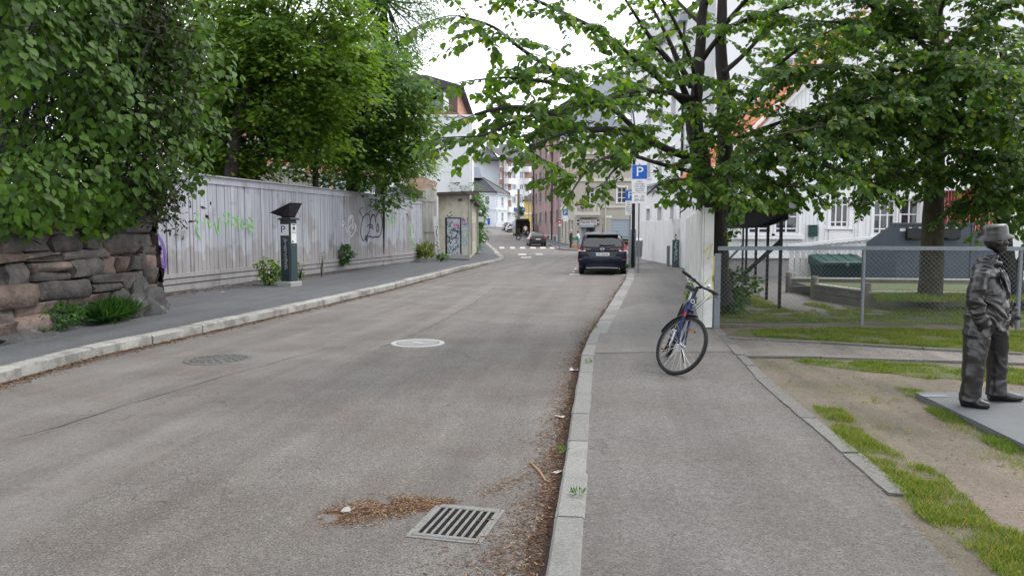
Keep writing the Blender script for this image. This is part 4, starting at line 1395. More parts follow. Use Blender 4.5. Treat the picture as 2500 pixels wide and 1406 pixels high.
for i in range(4):
    m_.poly([rim[i], rim[i + 1], ap, ap + Vector((-3, 0, 0))] if i in (0, 3) else [rim[i], rim[i + 1], ap])
for i in range(30):
    t = i / 30
    e = rim[0].lerp(rim[1], t)
    m_.bar(e + Vector((0, 0, .03)), (ap + Vector((-3, 0, 0))).lerp(ap, t) + Vector((0, 0, .03)), .08)
for i in (1, 2):
    m_.bar(rim[i], ap, .25)
sub(bh, 'roof', m_, M['darkroof'])
for W in (Wb1, Wb2):
    m_ = MB()
    W.box(m_, 0, W.L, ez - .35, ez - .02, .003, .35)
    sub(bh, 'eaves', m_, M['renderg'])
    m_ = MB()
    W.box(m_, 0, W.L, Wb1.px(1180, 512)[1] - .12, Wb1.px(1180, 512)[1] + .12, .003, .12)
    sub(bh, 'cornice', m_, M['renderg'])
    m_ = MB()
    W.box(m_, 0, W.L, gz, gz + .9, .003, .1)
    sub(bh, 'base_course', m_, M['renderg'])
dr = MB()
r_ = Wb1.rect(1190, 533, 1196, 549)
Wb1.box(dr, r_[0], r_[1], r_[2], r_[3], .102, .14)
sub(bh, 'cellar_door', dr, M['blue'])
dm = MB()
q = at(1163, 428, 152)
dm.loft([[(q.x - 1.6, 150.5, q.z - .6), (q.x + 1.2, 150.5, q.z - .6), (q.x + 1.2, 153, q.z - .6), (q.x - 1.6, 153, q.z - .6)], [(q.x - 1.6, 151, q.z + 1.5), (q.x + .6, 151, q.z + 1.5), (q.x + .6, 153, q.z + 1.5), (q.x - 1.6, 153, q.z + 1.5)]])
sub(bh, 'dormer', dm, M['corr'])
# apartment block with white balconies
ap_ = thing('balcony_apartments', 'white and brown apartment block with stacked balconies closing the street', 'building', (1, 170, 2))
Wa = Wall((at(1219, 500, 168).x, 168), (at(1300, 500, 178).x, 178))
zt = Wa.px(1240, 392)[1]
rws = [Wa.px(1260, y)[1] for y in (548, 520, 490, 460, 430, 402)]
ah = []
for y0, y1 in ((419, 437), (450, 464), (394, 408), (480, 497), (515, 528)):
    for x0, x1 in ((1232, 1238), (1251, 1260), (1269, 1279)):
        ah.append(Wa.rect(x0, y0, x1, y1))
facade(ap_, 'white_wall', Wa, 1.5, zt, M['render'], ah + [Wa.rect(1219, 421, 1227, 437)], .2, x0=Wa.px(1231, 450)[0], x1=Wa.px(1280, 450)[0])
brh = [Wa.rect(1220, y0, 1226.5, y0 + 16) for y0 in (392, 421, 451)]
facade(ap_, 'brick_wall', Wa, 1.5, zt, M['brownbrick'], brh, .2, x1=Wa.px(1231, 450)[0])
facade(ap_, 'brick_end_wall', Wa, 1.5, zt, M['brownbrick'], (), x0=Wa.px(1280, 450)[0])
for h in ah + brh:
    win(ap_, Wa, h, M['whitetrim'], M['glassblue'], 2, 1, .2, .14)
for y in (408, 437, 466, 506):
    for x0, x1 in ((1230, 1249), (1278, 1292)):
        r_ = Wa.rect(x0, y, x1, y + 13)
        m_ = MB()
        Wa.box(m_, r_[0], r_[1], r_[2], r_[3], .02, 1.5)
        sub(ap_, 'balcony', m_, M['whitetrim'])
    r_ = Wa.rect(1240, y - 17, 1248, y)
    m_ = MB()
    Wa.box(m_, r_[0], r_[1], r_[2], r_[3], .012, .06)
    sub(ap_, 'balcony_door', m_, M['brownbrick'])
m_ = MB()
Wa.box(m_, -.5, Wa.L + .5, zt, zt + .5, -8, .8)
m_.poly([Wa.p(-.5, zt + .5, .6), Wa.p(Wa.L + .5, zt + .5, .6), Wa.p(Wa.L + .5, zt + 4.5, -6), Wa.p(-.5, zt + 4.5, -6)])
sub(ap_, 'roof', m_, M['darkroof'])
m_ = MB()
for px_ in (1213, 1243):
    x = Wa.px(px_, 400)[0]
    Wa.box(m_, x - .7, x + .7, zt + 2, zt + 5.8, -4.5, -3.3)
sub(ap_, 'chimney', m_, M['render'])
fb = thing('orange_roof_house', 'far house with an orange tiled roof edge past the balcony apartments', 'building', (9, 190, 3))
q0, q1 = at(1268, 385, 195), at(1310, 395, 195)
sub(fb, 'wall', MB().box(q0.x, q1.x + 8, 195, 210, 2, q0.z - 1.5), M['beige'])
sub(fb, 'roof', MB().poly([(q0.x - .5, 194, q0.z - 2), (q1.x + 8, 194, q0.z - 2), (q1.x + 8, 202, q0.z + 1.5), (q0.x + 3, 202, q0.z + 1.5)]), M['tile'])
# yellow house
yh = thing('yellow_house', 'narrow yellow house with a dark eave past the pink brick block', 'building', (3, 132, 1))
y0, y1 = at(1281, 500, 133), at(1300, 500, 133)
sub(yh, 'wall', MB().box(y0.x, y1.x + 2, 133, 140, .8, at(1285, 484, 133).z), M['yellow'])
a, b = at(1277, 484, 132.4), at(1298, 484, 132.4)
sub(yh, 'roof', MB().loft([[(a.x, 132.2, a.z - .3), (b.x + 3, 132.2, a.z - .3), (b.x + 3, 141, a.z - .3), (a.x, 141, a.z - .3)], [(a.x + 1.4, 134, at(1290, 470, 133).z), (b.x + 3, 134, at(1290, 470, 133).z), (b.x + 3, 139, at(1290, 470, 133).z), (a.x + 1.4, 139, at(1290, 470, 133).z)]]), M['darkroof'])
sub(yh, 'band', MB().box(y0.x - .06, y0.x + 1.6, 132.9, 133.2, at(1285, 523, 133).z, at(1285, 520, 133).z), M['whitetrim'])
# pink brick block
pb = thing('pink_brick_block', 'five storey pink brick apartment block with green framed windows along the street', 'building', (4, 100, 0))
Wr = Wall((2.87, 116), (5.46, 87.9))
zt = 14.8
cols = [Wr.px(x, 500)[0] for x in (1300.5, 1309, 1319.5, 1332.5, 1346)]
rws = [(2.15 + 2.74 * i, 1.55) for i in range(5)]
rws = [(Wr.px(1332, 546)[1] + 2.74 * i, 1.5) for i in range(5)]
holes = grid_windows([(c, 2.1 if i % 2 == 0 else 1.6) for i, c in enumerate(cols)], rws)
cl = Wr.px(1361, 500)[0]
holes += grid_windows([(cl, 1.7)], rws)
facade(pb, 'wall', Wr, 0.9, zt, M['redbrick'], holes, .16)
for h in holes:
    win(pb, Wr, h, M['greensash'], M['glass'], 3 if h[1] - h[0] > 2 else 2, 1, .16, .12, surround=0)
facade(pb, 'plinth', Wr, -.6, .9, M['plinth'])
smalls = grid_windows([((cols[i] + cols[i + 1]) / 2, .35) for i in range(4)], [(z + .3, .9) for z, _ in rws])
for h in smalls[::2]:
    m_ = MB()
    Wr.box(m_, h[0], h[1], h[2], h[3], .004, .03)
    sub(pb, 'stair_window', m_, M['glass'])
for x0, x1 in ((1312, 1317), (1335, 1341), (1352, 1357)):
    m_ = MB()
    r_ = Wr.rect(x0, 572, x1, 583)
    Wr.box(m_, r_[0], r_[1], -.1, .75, .004, .04)
    sub(pb, 'cellar_window', m_, M['glass'])
for px_ in (1304.5, 1346):
    x = Wr.px(px_, 500)[0] + (1.2 if px_ > 1340 else 0)
    m_ = MB()
    m_.tube([Wr.p(x, 0, .12), Wr.p(x, zt - .2, .12)], .09)
    sub(pb, 'downpipe', m_, M['black'])
m_ = MB()
e_ = Wr.e
Wr.box(m_, -.3, Wr.L + .2, zt, zt + .3, -.6, .55)
a, b = Vector(Wr.p(-.3, zt + .3, .5)), Vector(Wr.p(Wr.L + .2, zt + .3, .5))
a2, b2 = Vector(Wr.p(-.3, zt + 4.5, -6)), Vector(Wr.p(Wr.L + .2, zt + 4.5, -6))
m_.poly([a, b, b2, a2])
sub(pb, 'roof', m_, M['brown'])
# grey fire wall of that block, seen above the beige shop building
Wgw = Wall((5.47, 87.9), (17.5, 88.6))
mb = MB().poly([Wgw.p(0, -.3), Wgw.p(Wgw.L, -.3), Wgw.p(Wgw.L, 15), Wgw.p(6.3, 19.6), Wgw.p(0, 15)])
sub(pb, 'fire_wall', mb, M['greywall'])
m_ = MB()
Wgw.box(m_, .05, .75, Wgw.px(1377, 441)[1], Wgw.px(1377, 428)[1] + .3, .01, 1.0)
sub(pb, 'balcony', m_, M['black'])
# beige shop building
sb = thing('beige_shop_building', 'beige rendered corner building with a shop awning and small balcony', 'building', (6.44, 80, 0))
Wl, Wn = Wall((5.52, 87.6), (6.44, 80.6)), Wall((6.95, 79.9), (15.2, 79.9))
Wc = Wall((6.44, 80.6), (6.95, 79.9))
ez = 10.1
lw = []
for y0, y1 in ((535, 584), (470, 497), (405, 437)):
    for x0, x1 in ((1372, 1376), (1380, 1384), (1388.5, 1392.5), (1396, 1400)):
        lw.append(Wl.rect(x0, y0 + (x0 - 1372) * (-.25 if y0 < 500 else .1), x1, y1 + (x0 - 1372) * (0 if y0 < 500 else .25)))
facade(sb, 'side_wall', Wl, -.3, ez, M['beige'], lw, .16)
for h in lw:
    win(sb, Wl, h, M['beigel'], M['glass'], 1, 2, .16, .08, surround=.1)
facade(sb, 'corner_wall', Wc, -.3, ez, M['beige'])
wins = [Wn.rect(1430, 457, 1452, 498), Wn.rect(1507, 457, 1530, 496), Wn.rect(1441, 388, 1455, 410), Wn.rect(1510, 388, 1532, 413)]
door = Wn.rect(1420, 553, 1453, 602)
shut = Wn.rect(1492, 536, 1537, 602)
facade(sb, 'front_wall', Wn, -.3, ez, M['beige'], wins + [door, shut], .22)
win(sb, Wn, wins[0], M['whitetrim'], M['glass'], 2, 3, .22, .09, bars=(.4, .68))
win(sb, Wn, wins[1], M['whitetrim'], M['glass'], 2, 3, .22, .09, bars=(.34, .68), surround=.12)
win(sb, Wn, wins[2], M['whitetrim'], M['glass'], 2, 2, .22, .08)
win(sb, Wn, wins[3], M['whitetrim'], M['glassblue'], 2, 2, .22, .08, surround=.12)
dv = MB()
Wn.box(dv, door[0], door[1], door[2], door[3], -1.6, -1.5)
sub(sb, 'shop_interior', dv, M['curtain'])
dv = MB()
Wn.box(dv, door[0] + .01, door[0] + .5, door[2], door[3], -.3, -.2)
Wn.box(dv, door[1] - .12, door[1] - .01, door[2], door[3], -.3, -.2)
sub(sb, 'shop_door', dv, M['corr'])
n_ = 7
for i in range(n_):
    z0_, z1_ = shut[2] + (shut[3] - shut[2]) * (.28 + .72 * i / n_), shut[2] + (shut[3] - shut[2]) * (.28 + .72 * (i + .94) / n_)
    m_ = MB()
    Wn.box(m_, shut[0] + .01, shut[1] - .01, z0_, z1_, -.16, -.1)
    sub(sb, 'shutter_slat', m_, M['shutter'])
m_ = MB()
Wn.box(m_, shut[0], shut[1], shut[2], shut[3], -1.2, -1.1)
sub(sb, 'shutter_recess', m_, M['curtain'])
m_ = MB()
for z in (shut[2] + .5, shut[2] + .95):
    Wn.box(m_, shut[0] + .1, shut[1] - .1, z, z + .05, -.7, -.1)
sub(sb, 'display_shelf', m_, M['cratew'])
bz = Wn.rect(1402, 500, 1463, 526)
m_ = MB()
Wn.box(m_, bz[0], bz[1], bz[2], bz[2] + .34, .003, 1.0)
Wn.box(m_, bz[0] + .1, bz[1] - .1, bz[2] - .2, bz[2] - .002, .003, .8)
Wn.box(m_, bz[0], bz[0] + .22, bz[2] + .342, bz[3], .85, 1.0)
Wn.box(m_, bz[1] - .22, bz[1], bz[2] + .342, bz[3], .85, 1.0)
x_ = Wn.px(1449, 510)[0]
Wn.box(m_, x_ - .12, x_ + .12, bz[2] + .342, bz[3], .85, 1.0)
Wn.box(m_, bz[0] + .222, bz[1] - .222, bz[3] - .1, bz[3] - .01, .87, .98)
b_ = sub(sb, 'balcony', m_, M['beigel'])
m_ = MB()
k = bz[0] + .25
while k < bz[1] - .7:
    m_.bar(Wn.p(k, bz[2] + .36, .92), Wn.p(k + .45, bz[3] - .1, .92), .035)
    m_.bar(Wn.p(k + .45, bz[2] + .36, .93), Wn.p(k, bz[3] - .1, .93), .025)
    k += .22
sub(b_, 'lattice', m_, M['plinth'])
for zz, o_, hh in ((504, .12, .22), (438, .16, .3), (372, .2, .3), (None, .5, .4)):
    z = Wn.px(1480, zz)[1] if zz else ez + .28
    for W in (Wl, Wn, Wc):
        m_ = MB()
        W.box(m_, (bz[1] + .02 if (zz == 504 and W is Wn) else 0), W.L, z - hh * .7, z + hh * .4, .003, o_)
        sub(sb, 'cornice', m_, M['beigel'])
m_ = MB()
m_.poly([Wn.p(-.4, ez + .42, .3), Wn.p(Wn.L, ez + .42, .3), Wn.p(Wn.L, ez + 2.3, -3.5), Wn.p(0, ez + 2.3, -3.5)])
m_.poly([Wl.p(0, ez + .42, .3), Wl.p(Wl.L, ez + .42, .3), Wn.p(0, ez + 2.3, -3.5), Wl.p(0, ez + 2.3, -2.5)])
sub(sb, 'roof', m_, M['greywall'])
m_ = MB()
x_ = Wn.px(1478, 500)[0]
m_.tube([Wn.p(x_, -.1, .09), Wn.p(x_, ez, .09)], .07)
sub(sb, 'downpipe', m_, M['beigel'])
sr = Wn.rect(1407, 537, 1464, 549)
sg = thing('shop_sign', 'white shop sign board lettered Narala Mat between two black panels over the shop door', 'sign', Wn.p((sr[0] + sr[1]) / 2, (sr[2] + sr[3]) / 2, .15))
hw, hh = (sr[1] - sr[0]) / 2, (sr[3] - sr[2]) / 2
obj('board', MB().box(-hw, hw, -.1, .1, -hh, hh), M['signwhite'], sg)
for s_ in (-1, 1):
    obj('black_panel', MB().box(s_ * hw * .86 - .13, s_ * hw * .86 + .13, -.115, -.102, -hh * .95, hh * .95), M['ink'], sg)
    obj('ornament', MB().lathe([(.07, -.118), (.1, -.1165), (.05, -.1165)], (s_ * hw * .86, 0, 0), 10, True, 'y'), M['signwhite'], sg)
text(sg, 'lettering', 'Narala Mat', hh * 1.5, (0, -.104, .0), (rad(90), 0, 0), M['ink'], .002, .95, .15)
aw = Wn.rect(1415, 549.5, 1450, 555)
m_ = MB()
Wn.box(m_, aw[0], aw[1], aw[2], aw[3], .01, .3)
o = obj('awning_box', m_, M['shutter'])
tag(o, 'rolled grey awning box under the shop sign', 'awning')
sr = Wn.rect(1479, 527, 1494, 532)
m_ = MB()
Wn.box(m_, sr[0], sr[1], sr[2], sr[3], .01, .05)
tag(obj('street_name_plate', m_, M['signwhite']), 'small white street name plate beside the shop downpipe', 'sign')
fbx = thing('flower_box', 'green window box plants hanging on the shop balcony rail', 'planter', Wn.p(bz[0] + .5, bz[3], 1.0))
obj('trough', MB().box(-.55, .55, -.12, .1, -.12, .06), M['brown'], fbx)
m_ = MB()
for i in range(16):
    m_.ball((R.uniform(-.5, .5), R.uniform(-.1, .1), R.uniform(.05, .22)), R.uniform(.07, .13), nu=6, nv=4)
obj('plants', m_, M['flowergreen'], fbx)

# white town house on the right behind the leaning fence
wh = thing('white_town_house', 'tall white rendered house with small deep windows behind the leaning white fence', 'building', (9.5, 50, 0))
Wh, Wh2 = Wall((9.0, 59), (9.95, 45)), Wall((9.95, 45), (16.5, 45.4))
hz_ = 13.4
wl_ = [Wh.rect(1579, 510, 1588, 548), Wh.rect(1606, 505, 1617, 545), Wh.rect(1637, 501, 1647, 543)]
c_ = [(h[0] + h[1]) / 2 for h in wl_]
up = [(c - .55, c + .55, z, z + 1.55) for c in c_ for z in (5.1, 8.1, 11.0)]
facade(wh, 'wall', Wh, 0, hz_, M['render'], wl_ + up, .3)
for h in wl_:
    win(wh, Wh, h, M['whitetrim'], M['curtain'], 2, 2, .3, .05, bars=(.32,), surround=.16)
for h in up:
    win(wh, Wh, h, M['whitetrim'], M['glass'], 2, 2, .3, .06, bars=(.66,), surround=.12)
facade(wh, 'gable_wall', Wh2, 0, hz_ + .0, M['render'])
mb = MB().poly([Wh2.p(0, hz_), Wh2.p(Wh2.L, hz_), Wh2.p(Wh2.L, hz_ + 4.5), Wh2.p(Wh2.L * .75, hz_ + 4.5)])
sub(wh, 'gable', mb, M['render'])
m_ = MB()
Wh.box(m_, 0, Wh.L, 4.15, 4.45, .003, .22)
Wh.box(m_, 0, Wh.L, 4.45, 4.6, .003, .35)
sub(wh, 'cornice', m_, M['greywall'])
m_ = MB()
Wh.box(m_, 0, Wh.L, hz_, hz_ + .35, -.3, .5)
sub(wh, 'cornice', m_, M['greywall'])
m_ = MB()
m_.poly([Wh.p(0, hz_ + .36, .45), Wh.p(Wh.L, hz_ + .36, .45), Wh2.p(Wh2.L * .75, hz_ + 4.7, .2), Wh.p(0, hz_ + 4.7, -4.9)])
sub(wh, 'roof', m_, M['darkroof'])
m_ = MB()
m_.tube([Wh.p(Wh.L - .45, .2, .1), Wh.p(Wh.L - .45, hz_, .1)], .07)
sub(wh, 'downpipe', m_, M['black'])
for s_ in (3.5, 7.5):
    m_ = MB()
    Wh.box(m_, s_ - .8, s_ + .8, hz_ + .4, hz_ + 2.2, -1.5, -.1)
    d_ = sub(wh, 'dormer', m_, M['render'])
    m_ = MB()
    Wh.box(m_, s_ - .55, s_ + .55, hz_ + .6, hz_ + 1.9, -.098, -.08)
    sub(d_, 'pane', m_, M['glass'])
# ------------------------------------------------------------------ right side: fences, yard, wooden house
def board_run(name, label, cat, a, b, z0, z1, bw, m, rr, lean=0, tops=.02, rails=True, skipw=0):
    W = Wall(a, b)
    t = thing(name, label, cat, (W.a.x, W.a.y, z0))
    ang = math.atan2(W.e.y, W.e.x)
    us = []
    for i in range(4):
        q = random.Random(i + 70)
        us.append(MB().loft([[(-.5, 0, 0), (.5, 0, 0), (.5, .022, 0), (-.5, .022, 0)], [(-.5, 0, 1 + q.uniform(-.01, .01)), (.5, 0, 1 + q.uniform(-.01, .01)), (.5, .022, 1), (-.5, .022, 1)]]).mesh('board', m))
    s = 0
    while s < W.L - bw * .5:
        w_ = bw * rr.uniform(.92, 1.05)
        zb, zt = z0 + rr.uniform(0, .02), (z1(s) if callable(z1) else z1) + rr.uniform(-tops, tops)
        p = W.p(s + w_ / 2, zb, rr.uniform(0, .01))
        link('board', rr.choice(us), t, Vector(p) - t.location, (lean * rr.uniform(.7, 1.2), rr.uniform(-.004, .004) + (rr.uniform(-.015, .015) if lean else 0), ang), (w_ - .008, 1, zt - zb))
        s += w_
    if rails:
        m_ = MB()
        for z in (z0 + .35, z0 + 1.45):
            W.box(m_, .02, W.L - .02, z, z + .09, -.09, -.04)
        sub(t, 'rail', m_, m)
    return t, W
rr = random.Random(21)
cf, Wcf = board_run('corner_board_fence', 'tall weathered white board fence running from the bicycle up the right pavement', 'fence', WF1, WF0, .12, lambda s: 2.02, .145, M['whiteold'], rr, tops=.03)
p0 = Vector((WF0.x + .06, WF0.y - .02, 0))
m_ = MB()
m_.cbox(-.075, .075, -.05, .05, .03, 1.93, .006)
e_ = obj('end_board', MB().cbox(-.085, .07, -.035, .0, .06, 1.96, .006), M['whiteold'], cf)
e_.location = p0 + Vector((.03, -.01, .06)) - cf.location
e2 = obj('corner_post', MB().cbox(-.05, .05, -.05, .05, 0, 1.2, .006), M['galv'], cf)
e2.location = p0 + Vector((.17, 0, .1)) - cf.location
sq = MB()
for q in (((-.08, 1.25), (.05, 1.4), (-.02, 1.15), (.08, 1.2), (.07, .8)), ((-.07, .75), (.06, .9), (.08, .6), (-.03, .5))):
    sq.ribbon([(x, -.038, z) for x, z in q], .025, (0, -1, 0))
o = obj('scrawl', sq, M['yellowband'], e_)
la, lb_ = gd(1566, 634, .1), gd(1642, 649, .1)
lf2, Wlf = board_run('leaning_white_fence', 'crooked white board fence leaning outward before the white town house', 'fence', la, lb_, .13, 2.05, .3, M['white'], rr, lean=.045)
lf3, _ = board_run('white_side_fence', 'short upright white board fence between the leaning fence and the corner fence', 'fence', lb_, lb_ + Vector((1.15, -.35, 0)), .13, 2.1, .16, M['whiteold'], rr)

# chain link fence: top rail, posts and woven wire
CL0 = Vector((p0.x + .17, p0.y, .1))
CLp = [CL0] + [gd(x, y, .1) for x, y in ((2103, 797), (2483, 806), (2900, 816))]
cl = thing('chain_link_fence', 'chain link fence with a grey steel top rail behind the bronze statue', 'fence', tuple(CL0))
tops = [1.40, 1.40, 1.38, 1.38]
for i in (1, 2, 3):
    p = CLp[i]
    o = obj('post', MB().tube([(0, 0, 0), (0, 0, 1.31)], .032, 8), M['galv'], cl, 60)
    o.location = p - CL0
m_ = MB()
for i in range(3):
    a, b = CLp[i] + Vector((0, -.03, 1.28)), CLp[i + 1] + Vector((0, -.03, 1.28))
    m_.bar(a - CL0, b - CL0, .03, .062)
obj('top_rail', m_, M['galv'], cl)
wm = MB()
sp = .075
for i in range(3):
    a, b = CLp[i] - CL0, CLp[i + 1] - CL0
    L_ = (b - a).length
    e = (b - a).normalized()
    H_ = 1.2
    k = -H_
    while k < L_:
        for sgn in (1, -1):
            s0 = k if sgn > 0 else k + H_
            s1 = k + H_ if sgn > 0 else k
            z0, z1 = .06, .06 + H_
            if s0 > s1:
                s0, s1, z0, z1 = s1, s0, z1, z0
            if s1 <= 0 or s0 >= L_:
                continue
            if s0 < 0:
                z0 += (z1 - z0) * (-s0) / (s1 - s0); s0 = 0
            if s1 > L_:
                z1 = z0 + (z1 - z0) * (L_ - s0) / (s1 - s0); s1 = L_
            wm.tube([a + e * s0 + Vector((0, .004 * sgn, z0)), a + e * s1 + Vector((0, .004 * sgn, z1))], .0017, 3, False)
        k += sp
    wm.tube([a + Vector((0, 0, .07)), a.lerp(b, .5) + Vector((0, 0, .05)), b + Vector((0, 0, .07))], .004, 4)
obj('wire_mesh', wm, M['galv'], cl, kind='stuff')

# dark sheet shelter on thin posts beside the big linden
sh = thing('sheet_shelter', 'dark sagging canopy on thin black posts with diagonal braces beneath the linden', 'canopy', (5, 15.5, .1))
pp = [(1811, 664, 548), (1840, 700, 545), (1868, 716, 545), (1900, 745, 538), (1818, 690, 548)]
base = [gd(1812, 676, .1), gd(1820, 698, .1), gd(1843, 716, .1), gd(1871, 732, .1), gd(1902, 757, .1)]
topz = []
for i, b in enumerate(base):
    tz = at(1812 + i * 22, (548, 549, 547, 545, 538)[i], b.y).z
    topz.append(tz)
    sub(sh, 'post', MB().box(b.x - .026, b.x + .026, b.y - .026, b.y + .026, .1, tz + .05), M['black'])
m_ = MB()
m_.bar(gd(1766, 722, .1) + Vector((0, .1, .05)), Vector((base[4].x, base[4].y, 1.45)), .06)
sub(sh, 'brace', m_, M['black'])
m_ = MB()
m_.bar(gd(1735, 700, .1) + Vector((0, .2, .2)), Vector((base[0].x, base[0].y, 1.15)), .045)
sub(sh, 'brace', m_, M['black'])
m_ = MB()
A_, B_ = base[4] + Vector((.1, -.3, 0)), base[0] + Vector((.1, .4, 0))
grid = []
for j in range(7):
    row = []
    for i in range(9):
        t, s_ = i / 8, j / 6
        p = Vector((3.7, 14.6, 0)).lerp(Vector((A_.x, A_.y, 0)), t) + (B_ - A_).normalized() * s_ * (B_ - A_).length * (.5 + .5 * t)
        row.append((p.x, p.y, 1.83 - .16 * math.sin(math.pi * min(1, t * 1.05)) + .08 * t + .02 * math.sin(7 * t + 3 * s_)))
    grid.append(row)
m_.loft(grid, cap=False, closed=False)
m2_ = MB()
m2_.loft([[(x, y, z + .03) for x, y, z in r_] for r_ in grid], cap=False, closed=False)
m_.add(m2_.v, m2_.f)
sub(sh, 'sheet', m_, M['black'], 60)
a_, b_ = Vector((3.75, 14.5, 0)), base[4] + Vector((.1, -.1, 0))
m_ = MB().loft([[(a_.lerp(b_, i / 12).x, a_.lerp(b_, i / 12).y, z - (.16 * math.sin(math.pi * i / 12) if z < 2 else 0)) for i in range(13)] for z in (2.25, 1.86)], cap=False, closed=False)
sub(sh, 'skirt', m_, M['black'], 60)

# white wooden house behind the yard
HY = 26.0
h_ = thing('white_wooden_house', 'white wooden house with panelled windows and an orange tiled roof behind the yard', 'house', (8, HY, .1))
Ww = Wall((6.9, HY), (18.5, HY))
hs = {'l': Ww.rect(1776, 580 - 32, 1799, 580), 'a': Ww.rect(1828, 478, 1881, 571), 'b': Ww.rect(1893, 478, 1950, 571), 'c': Ww.rect(2027, 486, 2073, 556), 'd': Ww.rect(2133, 478, 2187, 572), 'e': Ww.rect(2199, 486, 2245, 548), 'f': Ww.rect(2262, 480, 2305, 560)}
ez = 3.9
facade(h_, 'wall', Ww, .75, ez, M['clad'], list(hs.values()), .1)
facade(h_, 'foundation', Ww, 0, .75, M['plinth'])
for k, (nx, bars) in {'l': (4, ()), 'a': (2, (.14, .45)), 'b': (2, (.14, .45)), 'c': (3, (.2, .8)), 'd': (3, (.14, .5, .86)), 'e': (2, (.4,)), 'f': (2, (.4,))}.items():
    win(h_, Ww, hs[k], M['whitetrim'], M['glass'], nx, 1, .1, .055, bars=bars, surround=.09)
cb = MB()
bwid = .125
x = 0
def inhole(x0, x1, z):
    return [h for h in hs.values() if h[1] + .1 > x0 and h[0] - .1 < x1]
while x < Ww.L:
    segs = [(.78, ez - .02)]
    for h in inhole(x, x + bwid, 0):
        ns = []
        for z0, z1 in segs:
            if h[2] - .1 > z0:
                ns.append((z0, min(z1, h[2] - .1)))
            if h[3] + .1 < z1:
                ns.append((max(z0, h[3] + .1), z1))
        segs = ns
    for z0, z1 in segs:
        if z1 > z0 + .02:
            Ww.box(cb, x + .006, x + bwid - .006, z0, z1, .003, .018)
    x += bwid
sub(h_, 'cladding', cb, M['clad'], kind='stuff')
m_ = MB()
Ww.box(m_, 0, Ww.L, .7, .8, .019, .1)
for x0 in (2003, 2100):
    a = Ww.px(x0, 520)[0]
    Ww.box(m_, a - .06, a + .06, .8, ez, .02, .05)
a, b = Ww.px(1800, 500)[0], Ww.px(1962, 500)[0]
Ww.box(m_, a, b, hs['a'][2] - .17, hs['a'][2] - .07, .02, .16)
Ww.box(m_, 0, Ww.L, ez - .25, ez, .02, .09)
sub(h_, 'trim', m_, M['whitetrim'])
dp = Ww.rect(2022, 562, 2082, 620)
m_ = MB()
Ww.box(m_, dp[0], dp[1], dp[2], dp[3], .02, .035)
Ww.box(m_, dp[0] + .12, dp[1] - .12, dp[2] + .15, dp[3] - .15, .036, .045)
d_ = sub(h_, 'door_panel', m_, M['whitetrim'])
m_ = MB()
hx = Ww.px(2080, 560)
Ww.box(m_, hx[0] - .02, hx[0] + .02, hx[1] - .1, hx[1] + .1, .036, .07)
sub(d_, 'handle', m_, M['steel'])
# gable: verge from eave to ridge, roof slope towards the street
EV, RD = Vector((7.0, HY - .1, 3.75)), Vector((12.5, HY - .1, 9.4))
gb = MB().poly([Ww.p(0, ez), Ww.p(Ww.L, ez), (12.5, HY, 9.1)])
sub(h_, 'gable_wall', gb, M['clad'])
gc = MB()
x = 0
while x < Ww.L:
    xw = 6.9 + x + bwid / 2
    zt = ez + (9.1 - ez) * (1 - abs(xw - 12.5) / 6.0) - .15
    if zt > ez + .05:
        Ww.box(gc, x + .006, x + bwid - .006, ez + .002, zt, .003, .018)
    x += bwid
sub(h_, 'gable_cladding', gc, M['clad'], kind='stuff')
gwin = (4.2, 5.4, 4.9, 6.3)
m_ = MB()
Ww.box(m_, 4.1, 5.5, 4.8, 6.4, .019, .06)
gw_ = sub(h_, 'gable_window', m_, M['whitetrim'])
m_ = MB()
Ww.box(m_, 4.2, 4.76, 4.9, 6.3, .061, .066)
Ww.box(m_, 4.84, 5.4, 4.9, 6.3, .061, .066)
sub(gw_, 'pane', m_, M['glassblue'])
m_ = MB()
m_.bar(EV + Vector((-.3, -.02, -.2)), RD + Vector((0, -.02, .12)), .08, .3, up=(0, 0, 1))
m_.bar(RD + Vector((0, -.02, .12)), Vector((18.4, HY - .12, 3.6)), .08, .3)
sub(h_, 'verge_board', m_, M['whitetrim'])
eave, ridge = Vector((6.65, HY - .25, 3.5)), Vector((12.5, HY - .25, 9.45))
DEEP = 6.2
sl = (ridge - eave)
rfm = MB().poly([eave, ridge, ridge + Vector((0, DEEP, 0)), eave + Vector((0, DEEP, 0))])
rfm.poly([ridge, ridge + Vector((6.1, 0, -6.0)), ridge + Vector((6.1, DEEP, -6.0)), ridge + Vector((0, DEEP, 0))])
rf = sub(h_, 'roof', rfm, M['tile'])
tw, tl = .26, .34
nrow, ncol = int(sl.length / tl), int(DEEP / tw)
tile = MB()
sec = []
for k in range(6):
    a = math.pi * k / 5
    sec.append((k / 5 * tw, .045 * math.sin(a * 1.5)))
tile.loft([[(0 if e == 0 else tl + .03, y, z + .03 - e * .025) for y, z in sec] for e in (0, 1)], cap=False, closed=False)
tme = tile.mesh('tile', M['tile'])
su = sl.normalized()
nrm = Vector((-su.z, 0, su.x))
bm_ = Matrix((su, (0, 1, 0), nrm)).transposed()
rest = MB()
cells = sorted(((i, j) for i in range(nrow) for j in range(ncol)), key=lambda c: (eave + su * c[0] * tl + Vector((0, c[1] * tw, 0)) - cam.location).length)
for n_, (i, j) in enumerate(cells):
    p = eave + su * i * tl + Vector((0, j * tw, 0)) + nrm * .012
    if n_ < 300:
        link('tile', tme, rf, p, bm_.to_euler())
    else:
        rest.add([p + bm_ @ Vector(v) for v in tile.v], tile.f)
obj('tiling', rest, M['tile'], rf, kind='stuff')
body(h_, 'side_wall', [(6.9, HY), (18.5, HY), (18.5, HY + 6), (6.9, HY + 6)], 0, ez - .1, M['clad'], (0,), False)
